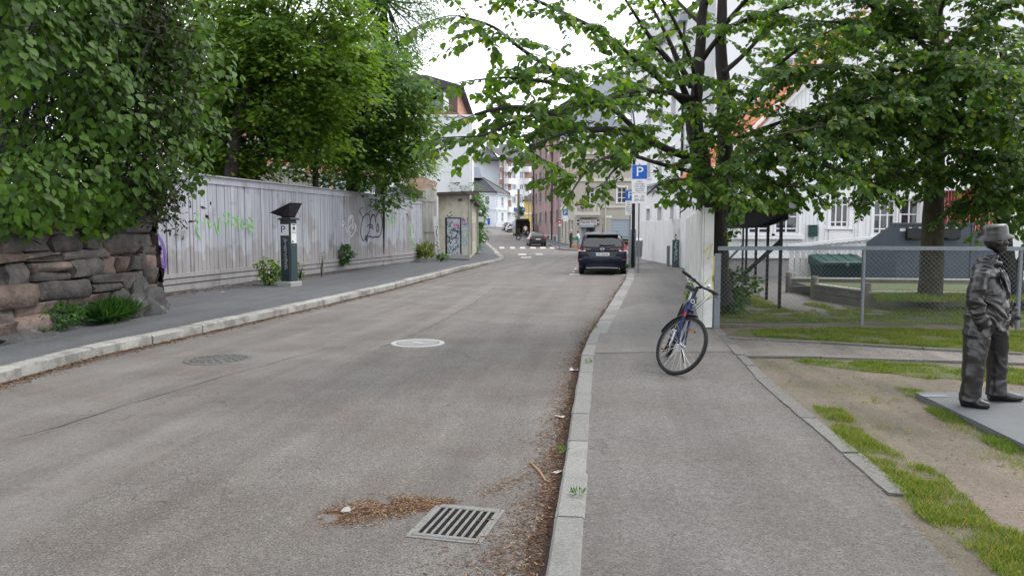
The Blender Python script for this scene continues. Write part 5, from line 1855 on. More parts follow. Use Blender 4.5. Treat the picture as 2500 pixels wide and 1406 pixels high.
# mailbox on the wall
mp = at(1985, 563, HY - .12)
mbx = thing('mailbox', 'dark green mailbox mounted on the white house wall', 'mailbox', mp)
obj('box', MB().cbox(-.13, .13, -.08, .09, -.2, .16, .015), M['bingreen'], mbx)
obj('flap', MB().box(-.14, .14, -.1, .09, .161, .185), M['bingreen'], mbx)
# second white house wing further right behind, and the red barn
wb = thing('pale_rear_house', 'large pale house seen between the crowns on the right', 'building', (19, 40, .1))
W2 = Wall((10.5, 41), (30, 42))
hh = [(x, x + 1.2, z, z + 1.5) for x in (3, 6.5, 10, 13.5, 16.5) for z in (5.6, 9)]
facade(wb, 'wall', W2, 0, 18, M['render'], hh, .15)
for h in hh:
    win(wb, W2, h, M['whitetrim'], M['glassblue'], 2, 2, .15, .07)
m_ = MB()
m_.poly([W2.p(-.5, 18, .6), W2.p(20, 18, .6), W2.p(20, 21, -5), W2.p(2, 21, -5)])
sub(wb, 'roof', m_, M['tile'])
rb = thing('red_barn', 'dark red boarded outbuilding behind the blue grey container', 'building', (15, 24, .1))
Wb = Wall((at(2298, 520, 24.5).x, 24.5), (at(2440, 520, 23.5).x, 23.5))
m_ = MB()
n_ = 18
for i in range(n_):
    Wb.box(m_, Wb.L * i / n_ + .008, Wb.L * (i + 1) / n_ - .008, .1, 2.85, -.03, 0)
sub(rb, 'cladding', m_, M['redbarn'])
m_ = MB()
Wb.box(m_, -.06, .06, .1, 2.9, .002, .04)
Wb.box(m_, -.2, Wb.L + .2, 2.86, 3.0, -3, .3)
sub(rb, 'trim', m_, M['whitetrim'])
rr = random.Random(3)
wf2, _ = board_run('pale_yard_fence', 'pale board wall behind the forked trunk at the right edge', 'fence', (at(2452, 600, 20.5).x, 20.5), (at(2700, 600, 20).x, 20), .1, 2.0, .14, M['clad'], rr)

# white ramp railing with vertical boards
ra, rbp = gd(1924, 688, .1), at(2132, 640, 23.4)
RW = Wall((ra.x, ra.y), (at(2140, 640, 23.0).x, 23.0))
rl = thing('ramp_railing', 'white vertical board railing rising beside the green chest', 'railing', (RW.a.x, RW.a.y, .1))
n_ = 15
ang = math.atan2(RW.e.y, RW.e.x)
bd = MB().box(-.5, .5, 0, .022, 0, 1).mesh('board', M['whiteold'])
zA, zB = 1.17, 1.45
for i in range(n_):
    wdt = RW.L / n_
    zt = zA + (zB - zA) * (i + .5) / n_ - .06
    p = RW.p((i + .5) * wdt, .14, 0)
    link('board', bd, rl, Vector(p) - rl.location, (0, 0, ang), (wdt * .8, 1, zt - .14))
m_ = MB()
m_.bar(Vector(RW.p(-.05, zA, .02)), Vector(RW.p(RW.L, zB, .02)), .14, .06)
sub(rl, 'hand_rail', m_, M['whitetrim'])
m_ = MB()
m_.bar(Vector(RW.p(0, zA - .12, -.05)), Vector(RW.p(RW.L, zB - .12, -.05)), .04, .08)
m_.bar(Vector(RW.p(0, .35, -.05)), Vector(RW.p(RW.L, .35, -.05)), .04, .08)
sub(rl, 'rail', m_, M['whiteold'])
p = gd(1990, 690, .1)
o = tag(obj('fallen_log', MB().tube([(RW.p(.4, .15, .3)), (RW.p(1.5, .17, .35))], .06, 8), M['timber'], None, 40), 'grey log lying at the foot of the white ramp railing', 'log')
# green grit chest
g0 = gd(2005, 694, .1)
X0, X1, YF = g0.x, at(2127, 650, g0.y).x, g0.y
ch = thing('grit_chest', 'dark green plastic grit chest with a lighter sloping lid', 'chest', ((X0 + X1) / 2, YF, .1), rad(3))
hw = (X1 - X0) / 2
obj('bin', MB().loft([[(-hw + .06, .06, 0), (hw - .06, .06, 0), (hw - .06, .75, 0), (-hw + .06, .75, 0)], [(-hw, 0, .55), (hw, 0, .55), (hw, .85, .55), (-hw, .85, .55)]]), M['bindark'], ch)
ld = obj('lid', MB().loft([[(-hw - .03, -.05, .551), (hw + .03, -.05, .551), (hw + .03, .88, .551), (-hw - .03, .88, .551)], [(-hw - .03, -.05, .62), (hw + .03, -.05, .62), (hw + .03, .88, .80), (-hw - .03, .88, .80)], [(-hw + .03, .0, .645), (hw - .03, .0, .645), (hw - .03, .85, .83), (-hw + .03, .85, .83)]]), M['bingreen'], ch)
for i in range(4):
    x = -hw + .2 + i * (2 * hw - .4) / 3
    obj('rib', MB().loft([[(x - .03, .0, .646), (x + .03, .0, .646), (x + .03, .85, .831), (x - .03, .85, .831)], [(x - .02, .02, .668), (x + .02, .02, .668), (x + .02, .83, .853), (x - .02, .83, .853)]]), M['bingreen'], ld)
obj('latch', MB().cbox(-.04, .04, -.085, -.052, .52, .64, .01), M['galv'], ch)
# blue grey container with two black hatches
c0 = at(2186, 700, 19.6)
cw = at(2368, 700, 19.6).x - c0.x
zt = at(2270, 549, 19.6).z
ct = thing('waste_container', 'blue grey steel waste container with two black deposit hatches behind the tree', 'container', (c0.x, 19.6, .1))
D_ = 1.7
zl = zt - .1
m_ = MB()
m_.prism([(0, 0, 0), (0, 0, zl), (0, .35, zl), (0, D_, zl * .72), (0, D_, 0)], (cw, 0, 0))
obj('hull', m_, M['binblue'], ct)
m_ = MB()
m_.prism([(cw + .004, .25, 0), (cw + .004, .25, zl * .9), (cw + .004, .6, zl * .9), (cw + .004, D_, zl * .66), (cw + .004, D_, 0)], (.9, 0, 0))
obj('end_compartment', m_, M['binblue'], ct)
m_ = MB()
m_.box(-.02, cw + .02, -.03, .4, zl + .002, zl + .05)
m_.box(-.02, .03, -.02, -.001, 0, zl)
m_.box(cw - .03, cw + .02, -.02, -.001, 0, zl)
obj('edge_trim', m_, M['binblue'], ct)
for px_ in (2231, 2319):
    x = at(px_, 570, 19.6).x - c0.x
    z = at(px_, 571, 19.6).z - .1
    hp = obj('hatch', MB().prism([(x - .21, -.001, z + .14), (x - .21, -.10, z + .12), (x - .21, -.12, z - .1), (x - .21, -.001, z - .15)], (.42, 0, 0)), M['blackp'], ct)
    obj('hatch_lip', MB().box(x - .12, x + .12, -.15, -.122, z - .13, z - .10), M['blackp'], hp)
    for s_ in (-.12, .12):
        obj('hinge', MB().box(x + s_ - .035, x + s_ + .035, -.06, -.002, z + .142, z + .16), M['steel'], hp)
obj('label_plate', MB().box(.06, .22, -.006, -.001, zl - .16, zl - .09), M['signwhite'], ct)
# timber edged planting bed
bed = thing('planting_bed', 'planting bed edged with weathered timber boards and short posts', 'planter', (7, 15.8, .1))
P1, P2, P3 = gd(1990, 731, .1), gd(2118, 752, .1), gd(2560, 755, .1)
P0, P4 = gd(1992, 722, .1) + Vector((0, 1.8, 0)), gd(2600, 722, .1)
def boards(a, b, z0, z1, n, nm='board'):
    W = Wall(a, b)
    for i in range(n):
        m_ = MB()
        W.box(m_, .02, W.L - .02, z0 + (z1 - z0) * i / n + .006, z0 + (z1 - z0) * (i + 1) / n - .006, -.05, rr.uniform(-.004, .006))
        sub(bed, nm, m_, M['timber'])
    m_ = MB()
    W.box(m_, .0, W.L, z1, z1 + .035, -.11, .03)
    sub(bed, 'top_board', m_, M['timberpale'])
boards(P1, P2, .1, .42, 2)
boards(P2, P3, .1, .40, 2)
boards(P1 + Vector((.1, 1.9, 0)), P4, .1, .44, 2)
for p, z in ((P1, .62), (P2, .60), (P1 + Vector((.1, 1.9, 0)), .6)):
    sub(bed, 'post', MB().lathe([(.085, .1), (.085, z - .02), (.07, z), (.001, z + .005)], (p.x, p.y + .06, 0), 10), M['timber'], 50)
m_ = MB()
m_.poly([(P1.x + .05, P1.y, .36), (P2.x, P2.y + .08, .36), (P3.x, P3.y + .1, .36), (P4.x, P4.y, .36), (P1.x + .2, P1.y + 1.8, .36)])
sub(bed, 'soil', m_, M['turf'])

# ------------------------------------------------------------------ signs, posts and street lamps
def sign_post(p, label, ph, squares, rz=0, r=.03, cat='sign', m=None, zb=.1):
    t = thing('parking_sign', label, cat, (p.x, p.y, zb), rz)
    obj('post', MB().tube([(0, 0, 0), (0, 0, ph)], r, 10), m or M['galv'], t, 60)
    for kind, z0, z1, hw in squares:
        mc = {'P': M['blue'], 'T': M['signwhite'], 'R': M['red'], 'i': M['blue']}[kind]
        pl = MB().cbox(-hw, hw, -r - .018, -r - .006, z0, z1, .003)
        o = obj('plate' if kind != 'T' else 'text_plate', pl, mc, t)
        y = -r - .0195
        if kind == 'P':
            text(o, 'lettering', 'P', (z1 - z0) * .95, (0, y, (z0 + z1) / 2), (rad(90), 0, 0), M['signwhite'], .001, 1.15)
            obj('border', MB().box(-hw + .012, hw - .012, y, y + .001, z0 + .01, z0 + .016).box(-hw + .012, hw - .012, y, y + .001, z1 - .016, z1 - .01), M['signwhite'], o)
    return t
p = gd(1558, 666, .1)
zs = lambda py, Y: at(1558, py, Y).z - .1
s1 = sign_post(p, 'tall steel post with blue P sign over a long white rules panel and hours panel', zs(400, p.y), [('P', zs(438, p.y), zs(403, p.y), .265), ('T', zs(471, p.y), zs(438.6, p.y), .265), ('T', zs(497, p.y), zs(472, p.y), .265)])
tp = [c for c in s1.children if c.name.startswith('text_plate')]
za, zb = zs(471, p.y), zs(438.6, p.y)
text(tp[0], 'lettering', 'Ladbar\nmotorvogn\nunder lading\nmot avgift\nTøyen info', .085, (0, -.0505, (za + zb) / 2), (rad(90), 0, 0), M['ink'], .001, .9, ls=.95)
za, zb = zs(497, p.y), zs(472, p.y)
text(tp[1], 'lettering', '09 - 20\n(09-20)', .125, (0, -.0505, (za + zb) / 2), (rad(90), 0, 0), M['ink'], .001, 1.0, ls=.95)
p2 = gd(1537, 640, .1)
z2 = lambda py: at(1537, py, p2.y).z - .1
s2 = sign_post(p2, 'blue P sign with white hours panel partly behind the taller parking sign', z2(462), [('P', z2(490), z2(465), .235), ('T', z2(525), z2(490.6), .235)])
tp = [c for c in s2.children if c.name.startswith('text_plate')][0]
text(tp, 'lettering', '09 - 20\n(09-20)\nMot avgift\nparkering\nbeboere\nsone', .105, (0, -.0505, (z2(525) + z2(490.6)) / 2), (rad(90), 0, 0), M['ink'], .001, .95, ls=.93)
p3 = Vector((at(1380, 590, 72).x, 72, -.1))
z3 = lambda py: at(1380, py, 72).z + .1
s3 = sign_post(p3, 'small blue P sign on a thin post by the beige building corner', z3(510), [('P', z3(526), z3(513.5), .22), ('T', z3(541), z3(526.4), .22)], zb=-.1)
# red sign post
p4 = Vector((at(1366, 600, 68).x, 68, -.1))
z4 = lambda py: at(1366, py, 68).z + .1
s4 = sign_post(p4, 'red square sign with white figure on a thick grey post at the far corner', z4(537), [('R', z4(546), z4(537.5), .15), ('T', z4(552), z4(547), .1)], m=M['galv'], r=.06, zb=-.1)
rp = [c for c in s4.children if c.name.startswith('plate')][0]
m_ = MB()
zc_ = (z4(546) + z4(537.5)) / 2
for s_ in (-1, 1):
    m_.lathe([(.025, -.082), (.04, -.081), (.025, -.0805)], (s_ * .045, 0, zc_ - .03), 10, True, 'y')
m_.box(-.05, .05, -.083, -.081, zc_ - .01, zc_ + .05)
obj('figure', m_, M['signwhite'], rp)
sp_ = thing('utility_pole', 'dark wooden pole with small blue signs in front of the balcony apartments', 'pole', (at(1265, 560, 112).x, 112, .7))
obj('shaft', MB().tube([(0, 0, 0), (.05, 0, at(1266, 462, 112).z - .7)], [.22, .16], 8), M['timber'], sp_, 60)
obj('crossbar', MB().box(-.5, .5, -.05, .05, 5.6, 5.75), M['timber'], sp_)
for px_, py_, hw_ in ((1258, 512, .22), (1278, 512, .22)):
    q = at(px_, py_, 111) - Vector(sp_.location)
    o = obj('blue_plate', MB().cbox(q.x - hw_, q.x + hw_, -.3, -.26, q.z - .3, q.z + .3, .01), M['blue'], sp_)
    obj('bracket', MB().box(min(q.x, 0), max(q.x, 0), -.26, -.2, q.z - .02, q.z + .02), M['galv'], sp_)
    text(o, 'lettering', 'i' if px_ < 1270 else 'P', .5, (q.x, -.302, q.z), (rad(90), 0, 0), M['signwhite'], .001)
def lamp(p, top, arm, label, zb, pm):
    t = thing('street_lamp', label, 'street lamp', (p.x, p.y, zb))
    h = top - zb
    obj('post', MB().tube([(0, 0, 0), (0, 0, h - .2)], [.075, .05], 8), pm, t, 60)
    obj('arm', MB().tube([(0, 0, h - .2), (arm * .15, 0, h + .35), (arm * .6, 0, h + .5), (arm, 0, h + .3)], .03, 6), pm, t, 60)
    obj('shade', MB().lathe([(.06, .3), (.3, .14), (.36, 0)], (arm, 0, h), 16, False), M['lampglass'], t, 60)
    obj('globe', MB().ball((arm, 0, h - .02), .3, .3, .2, 12, 6), M['lampglass'], t, 80)
    return t
p5 = gd(1545, 655, .1)
lamp(p5, at(1520, 293, p5.y).z, at(1520, 293, p5.y).x - p5.x, 'black street lamp post with white dome half hidden by the linden leaves', .1, M['black'])
p6 = Vector((at(1366, 570, 88).x - .15, 88, 0))
lamp(p6, at(1357, 450, 88).z, at(1357, 450, 88).x - p6.x, 'white domed street lamp hanging in front of the pink brick block', -.1, M['galv'])
p7 = Vector((at(1291, 560, 120).x, 120, 0))
lamp(p7, at(1286, 462, 120).z, at(1286, 462, 120).x - p7.x, 'small far street lamp with white dome by the yellow house', .9, M['galv'])
# litter bin and bollards by the sign
p8 = gd(1567, 642, .1)
tb = thing('litter_bin', 'grey litter bin with white lid behind the parking sign post', 'bin', (p8.x, p8.y + 1, .1))
obj('drum', MB().lathe([(.17, .25), (.2, 1.0), (.18, 1.0)], n=14), M['galv'], tb, 50)
obj('lid', MB().lathe([(.21, 1.0), (.21, 1.05), (.05, 1.14), (.001, 1.14)], n=14), M['signwhite'], tb, 50)
obj('foot', MB().tube([(0, 0, 0), (0, 0, .26)], .04, 8), M['galv'], tb, 50)
p9 = gd(1549, 650, .1)
for dx, dy, lab in ((0, .2, 'stout steel bollard nearest the tall parking sign'), (.06, 1.6, 'stout steel bollard just behind the first one')):
    tag(obj('steel_bollard', MB().lathe([(.09, 0), (.09, 1.52), (.07, 1.56), (.001, 1.56)], n=12), M['galv'], None, 50, loc=(p9.x + dx, p9.y + dy, .1)), lab, 'bollard')
# ------------------------------------------------------------------ cars
def wheel(t, x, y, r=.32, w=.2, m_rim=None, side=1):
    wh_ = link('wheel', None, t, (x, y, r))
    obj('tyre', MB().lathe([(r * .62, -w / 2 + .02), (r * .9, -w / 2), (r, -w / 2 + .03), (r, w / 2 - .03), (r * .9, w / 2), (r * .62, w / 2 - .02)], n=24, ax='y', cap=False), M['rubber'], wh_, 40)
    m = MB().lathe([(r * .62, side * (w / 2 - .02)), (r * .5, side * (w / 2 - .05)), (.03, side * (w / 2 - .04))], n=24, ax='y')
    for k in range(5):
        a = 2 * math.pi * k / 5
        m.bar((.05 * math.cos(a), side * (w / 2 - .025), .05 * math.sin(a)), (r * .6 * math.cos(a), side * (w / 2 - .022), r * .6 * math.sin(a)), .03, .05)
    obj('rim', m, m_rim or M['steel'], wh_, 40)
def car(name, label, cat, loc, rz, st, gh, paint, L, tw, wb, extras=True, group=None):
    "st: lower body stations (x, half width, bottom, belt); gh: greenhouse rings (x, half width at belt, belt, half width at roof, roof)"
    t = thing(name, label, cat, loc, rz, group)
    rings = []
    for x, w_, zb, zt in st:
        h = zt - zb
        half = [(w_ * .80, zb), (w_ * .95, zb + h * .06), (w_ * .985, zb + h * .3), (w_, zb + h * .62), (w_ * .975, zb + h * .86), (w_ * .93, zt - h * .02), (w_ * .6, zt + .012)]
        rings.append([(x, y, z) for y, z in half] + [(x, -y, z) for y, z in reversed(half)])
    obj('body', MB().loft(rings), paint, t, 50)
    rings = []
    for x, wb_, zb, wr, zr in gh:
        dz = min(1, (zr - zb) * 2)
        half = [(wb_, zb), (wb_ * .62 + wr * .38, zb * .55 + zr * .45), (wr * 1.03, zr - .11 * dz), (wr * .93, zr - .04 * dz), (wr * .62, zr)]
        rings.append([(x, y, z) for y, z in half] + [(x, -y, z) for y, z in reversed(half)])
    obj('cabin', MB().loft(rings), paint, t, 50)
    for x in wb:
        for s_ in (-1, 1):
            wheel(t, x, s_ * tw, side=s_)
    # side glass
    top = [g for g in gh if g[4] - g[2] > .25]
    for s_ in (-1, 1):
        g = MB()
        lo = [(x, s_ * (wb_ * .86 + wr * .14 + .008), zb * .88 + zr * .12) for x, wb_, zb, wr, zr in top]
        hi = [(x, s_ * (wb_ * .2 + wr * .8 + .014), zb * .16 + zr * .84) for x, wb_, zb, wr, zr in top]
        for i in range(len(top) - 1):
            g.poly([lo[i], lo[i + 1], hi[i + 1], hi[i]] if s_ < 0 else [lo[i + 1], lo[i], hi[i], hi[i + 1]])
        obj('side_window', g, M['carglass'], t)
        obj('mirror', MB().ball((gh[-1][0] - .35, s_ * (gh[-1][1] + .12), gh[-1][2] + .08), .07, .1, .075, 10, 6), M['blackp'], t, 60)
    return t
def rear_plate(t, x, z, s, w_=.52):
    p = obj('number_plate', MB().cbox(-w_ / 2, w_ / 2, -.01, .01, -.055, .055, .004), M['signwhite'], t)
    p.location = (x, 0, z)
    p.rotation_euler = (0, 0, rad(-90))
    obj('country_band', MB().box(-w_ / 2, -w_ / 2 + .045, -.0125, -.0105, -.054, .054), M['blue'], p)
    if s:
        text(p, 'lettering', s, .1, (.025, -.0125, 0), (rad(90), 0, 0), M['ink'], .0008, .95)
    return p
cr = gd(1469, 671, 0)
hx, hy = -math.sin(rad(8.5)), math.cos(rad(8.5))
CRZ = rad(90 - 7.5)
leaf = car('parked_car', 'dark blue electric hatchback parked at the right kerb with rear plate EK 86628', 'car', (cr.x, cr.y - .1, 0), CRZ,
    [(0.0, .78, .40, .74), (.06, .86, .30, .90), (.16, .885, .24, 1.0), (.5, .895, .22, 1.0), (1.5, .90, .2, .96), (3.0, .90, .2, .93), (3.9, .86, .22, .88), (4.3, .76, .26, .78), (4.48, .55, .34, .64)],
    [(.13, .80, .99, .79, 1.0), (.22, .80, .99, .74, 1.22), (.36, .80, .98, .66, 1.46), (.6, .80, .97, .60, 1.535), (1.6, .79, .95, .60, 1.56), (2.5, .79, .93, .57, 1.49), (3.5, .72, .9, .70, .92)],
    M['carpaint'], 4.48, .77, (.78, 3.48))
# rear face parts of the hatchback (local x is forward, rear at x = 0)
rw = MB()
rw.loft([[(.150, -.70, 1.03), (.150, -.35, 1.015), (.150, .35, 1.015), (.150, .70, 1.03)], [(.215, -.685, 1.2), (.212, -.35, 1.2), (.212, .35, 1.2), (.215, .685, 1.2)], [(.325, -.56, 1.37), (.322, -.35, 1.41), (.322, .35, 1.41), (.325, .56, 1.37)]], cap=False, closed=False)
rw.f = [tuple(reversed(f)) for f in rw.f]
rwo = obj('rear_window', rw, M['carglass'], leaf, 40)
rwo.location = (-.035, 0, 0)
obj('wiper', MB().bar((.13, .02, 1.075), (.145, -.46, 1.085), .03, .025).box(.12, .15, -.02, .1, 1.05, 1.1), M['blackp'], rwo)
obj('spoiler', MB().prism([(.25, -.62, 1.46), (.16, -.60, 1.465), (.30, -.6, 1.515), (.62, -.6, 1.545)], (0, 1.22, 0)), M['carpaint'], leaf)
obj('brake_light', MB().box(.155, .2, -.14, .14, 1.452, 1.466), M['lampred'], leaf)
obj('hatch_band', MB().prism([(.02, -.79, .885), (.055, -.74, 1.0), (.2, -.74, 1.0), (.2, -.79, .885)], (0, 1.55, 0)), M['blackp'], leaf)
for s_ in (-1, 1):
    tl_ = obj('taillight', MB().loft([[(.012, s_ * .60, .90), (.06, s_ * .85, .905), (.3, s_ * .912, .93), (.3, s_ * .7, .93)], [(.035, s_ * .60, .985), (.085, s_ * .845, .99), (.33, s_ * .905, 1.0), (.33, s_ * .7, 1.0)]]), M['lampred'], leaf)
    obj('light_blade', MB().loft([[(.10, s_ * .80, .995), (.3, s_ * .89, 1.0), (.3, s_ * .76, 1.0)], [(.2, s_ * .765, 1.14), (.28, s_ * .8, 1.15), (.28, s_ * .72, 1.15)]]), M['lampred'], tl_)
    obj('clear_band', MB().loft([[(.0, s_ * .60, .855), (.05, s_ * .86, .86), (.3, s_ * .915, .88), (.3, s_ * .7, .88)], [(.010, s_ * .60, .898), (.058, s_ * .858, .903), (.3, s_ * .914, .928), (.3, s_ * .7, .928)]]), M['lampclear'], tl_)
    obj('reflector', MB().cbox(-.012, .05, s_ * .76 - .11, s_ * .76 + .11, .545, .575, .004), M['lampred'], leaf)
obj('bumper', MB().loft([[(-.045, -.62, .40), (-.045, .62, .40), (.1, .84, .40), (.1, -.84, .40)], [(-.06, -.66, .50), (-.06, .66, .50), (.1, .88, .50), (.1, -.88, .50)], [(-.04, -.66, .62), (-.04, .66, .62), (.1, .89, .62), (.1, -.89, .62)], [(.0, -.64, .68), (.0, .64, .68), (.1, .88, .68), (.1, -.88, .68)]]), M['carpaint'], leaf, 50)
df = obj('diffuser', MB().loft([[(-.03, -.60, .20), (-.03, .60, .20), (.3, .6, .2), (.3, -.6, .2)], [(-.055, -.60, .31), (-.055, .60, .31), (.3, .6, .31), (.3, -.6, .31)], [(-.066, -.46, .395), (-.066, .46, .395), (.3, .46, .395), (.3, -.46, .395)]]), M['blackp'], leaf)
obj('chrome_strip', MB().tube([(-.04, -.58, .255), (-.05, -.3, .27), (-.05, 0, .275), (-.05, .3, .27), (-.04, .58, .255)], .011, 6), M['steel'], df, 60)
obj('crease', MB().tube([(-.06, -.6, .32), (-.072, -.48, .40), (-.074, 0, .415), (-.072, .48, .40), (-.06, .6, .32)], .008, 5), M['carpaint'], leaf, 60)
obj('plate_recess', MB().loft([[(-.046, -.44, .635), (-.046, .44, .635), (.1, .44, .635), (.1, -.44, .635)], [(-.005, -.58, .84), (-.005, .58, .84), (.1, .58, .84), (.1, -.58, .84)]]), M['carblack'], leaf)
pl = rear_plate(leaf, -.044, .755, 'EK 86628')
em = obj('emblem', MB().torus((.0, 0, .945), (1, 0, 0), .062, .011, 24, 6).box(-.01, .01, -.085, .085, .932, .957), M['steel'], leaf, 60)
for s_, w_ in ((.5, 'LEAF'), (-.46, 'ZERO EMISSION')):
    text(leaf, 'lettering', w_, .058 if s_ > 0 else .036, (.016, s_, .935), (rad(90), 0, rad(-90)), M['steel'], .002, 1.3)
obj('antenna', MB().tube([(.62, .0, 1.53), (.6, .0, 1.60), (.5, 0, 1.86)], [.02, .012, .004], 6), M['blackp'], leaf)
for s_ in (-1, 1):
    obj('roof_rail', MB().tube([(.55, s_ * .53, 1.54), (1.0, s_ * .55, 1.575), (2.2, s_ * .54, 1.56)], .02, 6), M['blackp'], leaf)
def small_rear(t, w_, z0, plate=True, dark=M['blackp']):
    for s_ in (-1, 1):
        obj('taillight', MB().cbox(-.03, .12, s_ * w_ * .82 - .16, s_ * w_ * .82 + .16, z0, z0 + .17, .02), M['lampred'], t)
    obj('bumper', MB().cbox(-.07, .1, -w_ * .97, w_ * .97, .3, .55, .03), dark, t)
    rear_plate(t, -.04, z0 - .0, None)
sedan_st = [(0, .74, .42, .84), (.08, .85, .32, .98), (.5, .89, .22, 1.0), (1.4, .9, .2, .98), (3.0, .9, .2, .94), (4.1, .84, .22, .82), (4.5, .6, .35, .66)]
sedan_gh = [(.55, .76, 1.0, .74, 1.02), (1.15, .77, .99, .58, 1.38), (1.6, .77, .98, .57, 1.45), (2.3, .77, .97, .57, 1.43), (3.2, .74, .94, .72, .96)]
p = Vector((at(1313.5, 597, 79).x, 79, hz(79)))
sd_ = car('parked_car', 'black saloon car parked facing away beyond the crossing', 'car', p, rad(93.5), sedan_st, sedan_gh, M['carblack'], 4.5, .78, (.9, 3.6), group='cars parked up the street')
small_rear(sd_, .87, .74, dark=M['carblack'])
g = MB().loft([[(.62, -.66, 1.04), (.62, .66, 1.04)], [(1.1, -.52, 1.36), (1.1, .52, 1.36)]], cap=False, closed=False)
obj('rear_window', g, M['carglass'], sd_).location = (-.06, 0, .015)
hat_st = [(0, .74, .4, .8), (.08, .84, .3, .95), (.6, .87, .22, .96), (2.8, .87, .2, .92), (3.7, .8, .25, .8), (4.0, .6, .35, .65)]
hat_gh = [(.1, .75, .95, .72, .97), (.35, .75, .94, .6, 1.4), (.7, .75, .94, .57, 1.47), (2.0, .75, .92, .56, 1.46), (3.0, .72, .9, .7, .92)]
for px_, Y, pa, lab in ((1251.5, 122, M['carsilver'], 'silver hatchback parked behind the black van with open doors'), (1243, 129, M['cargrey'], 'grey hatchback parked farthest up the street behind the silver one')):
    p = Vector((at(px_, 560, Y).x, Y, hz(Y)))
    t = car('parked_car', lab, 'car', p, rad(96), hat_st, hat_gh, pa, 4, .75, (.75, 3.2), group='cars parked up the street')
    small_rear(t, .84, .8)
    g = MB().loft([[(.12, -.62, 1.0), (.12, .62, 1.0)], [(.34, -.54, 1.36), (.34, .54, 1.36)]], cap=False, closed=False)
    obj('rear_window', g, M['carglass'], t).location = (-.05, 0, .0)
# van with open rear doors
p = Vector((at(1275, 572, 108).x, 108, hz(108)))
vn = thing('open_van', 'black van with its rear doors open and tailboard raised behind the motorcycle', 'van', p, rad(95))
m_ = MB()
for s_ in (-1, 1):
    m_.box(0, 4.4, s_ * .95 - .03, s_ * .95 + .03, .35, 2.1)
m_.box(0, 3.6, -.92, .92, 2.04, 2.14)
m_.box(0, 4.4, -.92, .92, .35, .5)
m_.box(3.0, 3.1, -.92, .92, .5, 2.04)
m_.loft([[(3.1, -.92, .5), (3.1, .92, .5), (3.1, .92, 2.04), (3.1, -.92, 2.04)], [(4.5, -.9, .5), (4.5, .9, .5), (4.4, .8, 1.2), (4.4, -.8, 1.2)]])
obj('body', m_, M['carblack'], vn)
obj('cargo', MB().box(1.6, 2.6, -.7, -.2, .51, 1.5).box(1.9, 2.7, .1, .7, .51, 1.1), M['cratew'], vn)
for s_ in (-1, 1):
    d_ = obj('rear_door', MB().box(-.75, -.02, s_ * .98 - .03, s_ * .98 + .03, .45, 2.05), M['carblack'], vn)
    obj('pane', MB().box(-.65, -.12, s_ * .98 - .033, s_ * .98 + .033, 1.25, 1.9), M['carglass'], d_)
    obj('taillight', MB().box(-.03, .02, s_ * .93 - .06, s_ * .93 + .06, .8, 1.2), M['lampred'], vn)
obj('tailboard', MB().loft([[(0, -.9, 2.1), (0, .9, 2.1), (0, .9, 2.15), (0, -.9, 2.15)], [(-.9, -.9, 2.35), (-.9, .9, 2.35), (-.9, .9, 2.4), (-.9, -.9, 2.4)]]), M['cargrey'], vn)
for x in (.8, 3.6):
    for s_ in (-1, 1):
        wheel(vn, x, s_ * .84, .33, .2, side=s_)
# motorcycle across the street
p = Vector((at(1279, 578, 96).x, 96, hz(96)))
mc = thing('motorcycle', 'black motorcycle standing crosswise behind the open van', 'motorcycle', p, rad(8))
for x in (-.68, .68):
    w_ = link('wheel', None, mc, (x, 0, .33))
    obj('tyre', MB().torus((0, 0, 0), (0, 1, 0), .27, .06, 24, 8), M['rubber'], w_, 60)
    m_ = MB()
    for k in range(8):
        a = math.pi * k / 8
        m_.bar((.26 * math.cos(a), 0, .26 * math.sin(a)), (-.26 * math.cos(a), 0, -.26 * math.sin(a)), .012)
    obj('rim', m_, M['steel'], w_)
obj('engine', MB().cbox(-.25, .25, -.16, .16, .28, .62, .05), M['castiron'], mc)
obj('tank', MB().ball((.12, 0, .82), .3, .15, .13), M['carblack'], mc, 60)
obj('saddle', MB().ball((-.38, 0, .76), .34, .14, .08), M['rubber'], mc, 60)
obj('frame', MB().tube([(-.68, .1, .33), (-.2, .1, .4), (.3, .1, .85)], .03).tube([(.68, .09, .33), (.42, .09, .95)], .028).tube([(.68, -.09, .33), (.42, -.09, .95)], .028), M['steel'], mc)
obj('handlebar', MB().tube([(.28, -.38, 1.05), (.38, -.2, 1.02), (.38, .2, 1.02), (.28, .38, 1.05)], .018), M['black'], mc)
obj('exhaust', MB().tube([(.2, -.17, .35), (-.3, -.2, .3), (-.9, -.2, .4)], [.03, .045, .05]), M['steel'], mc)
obj('headlight', MB().ball((.5, 0, .95), .09, .09, .09, 10, 6), M['lampclear'], mc, 60)

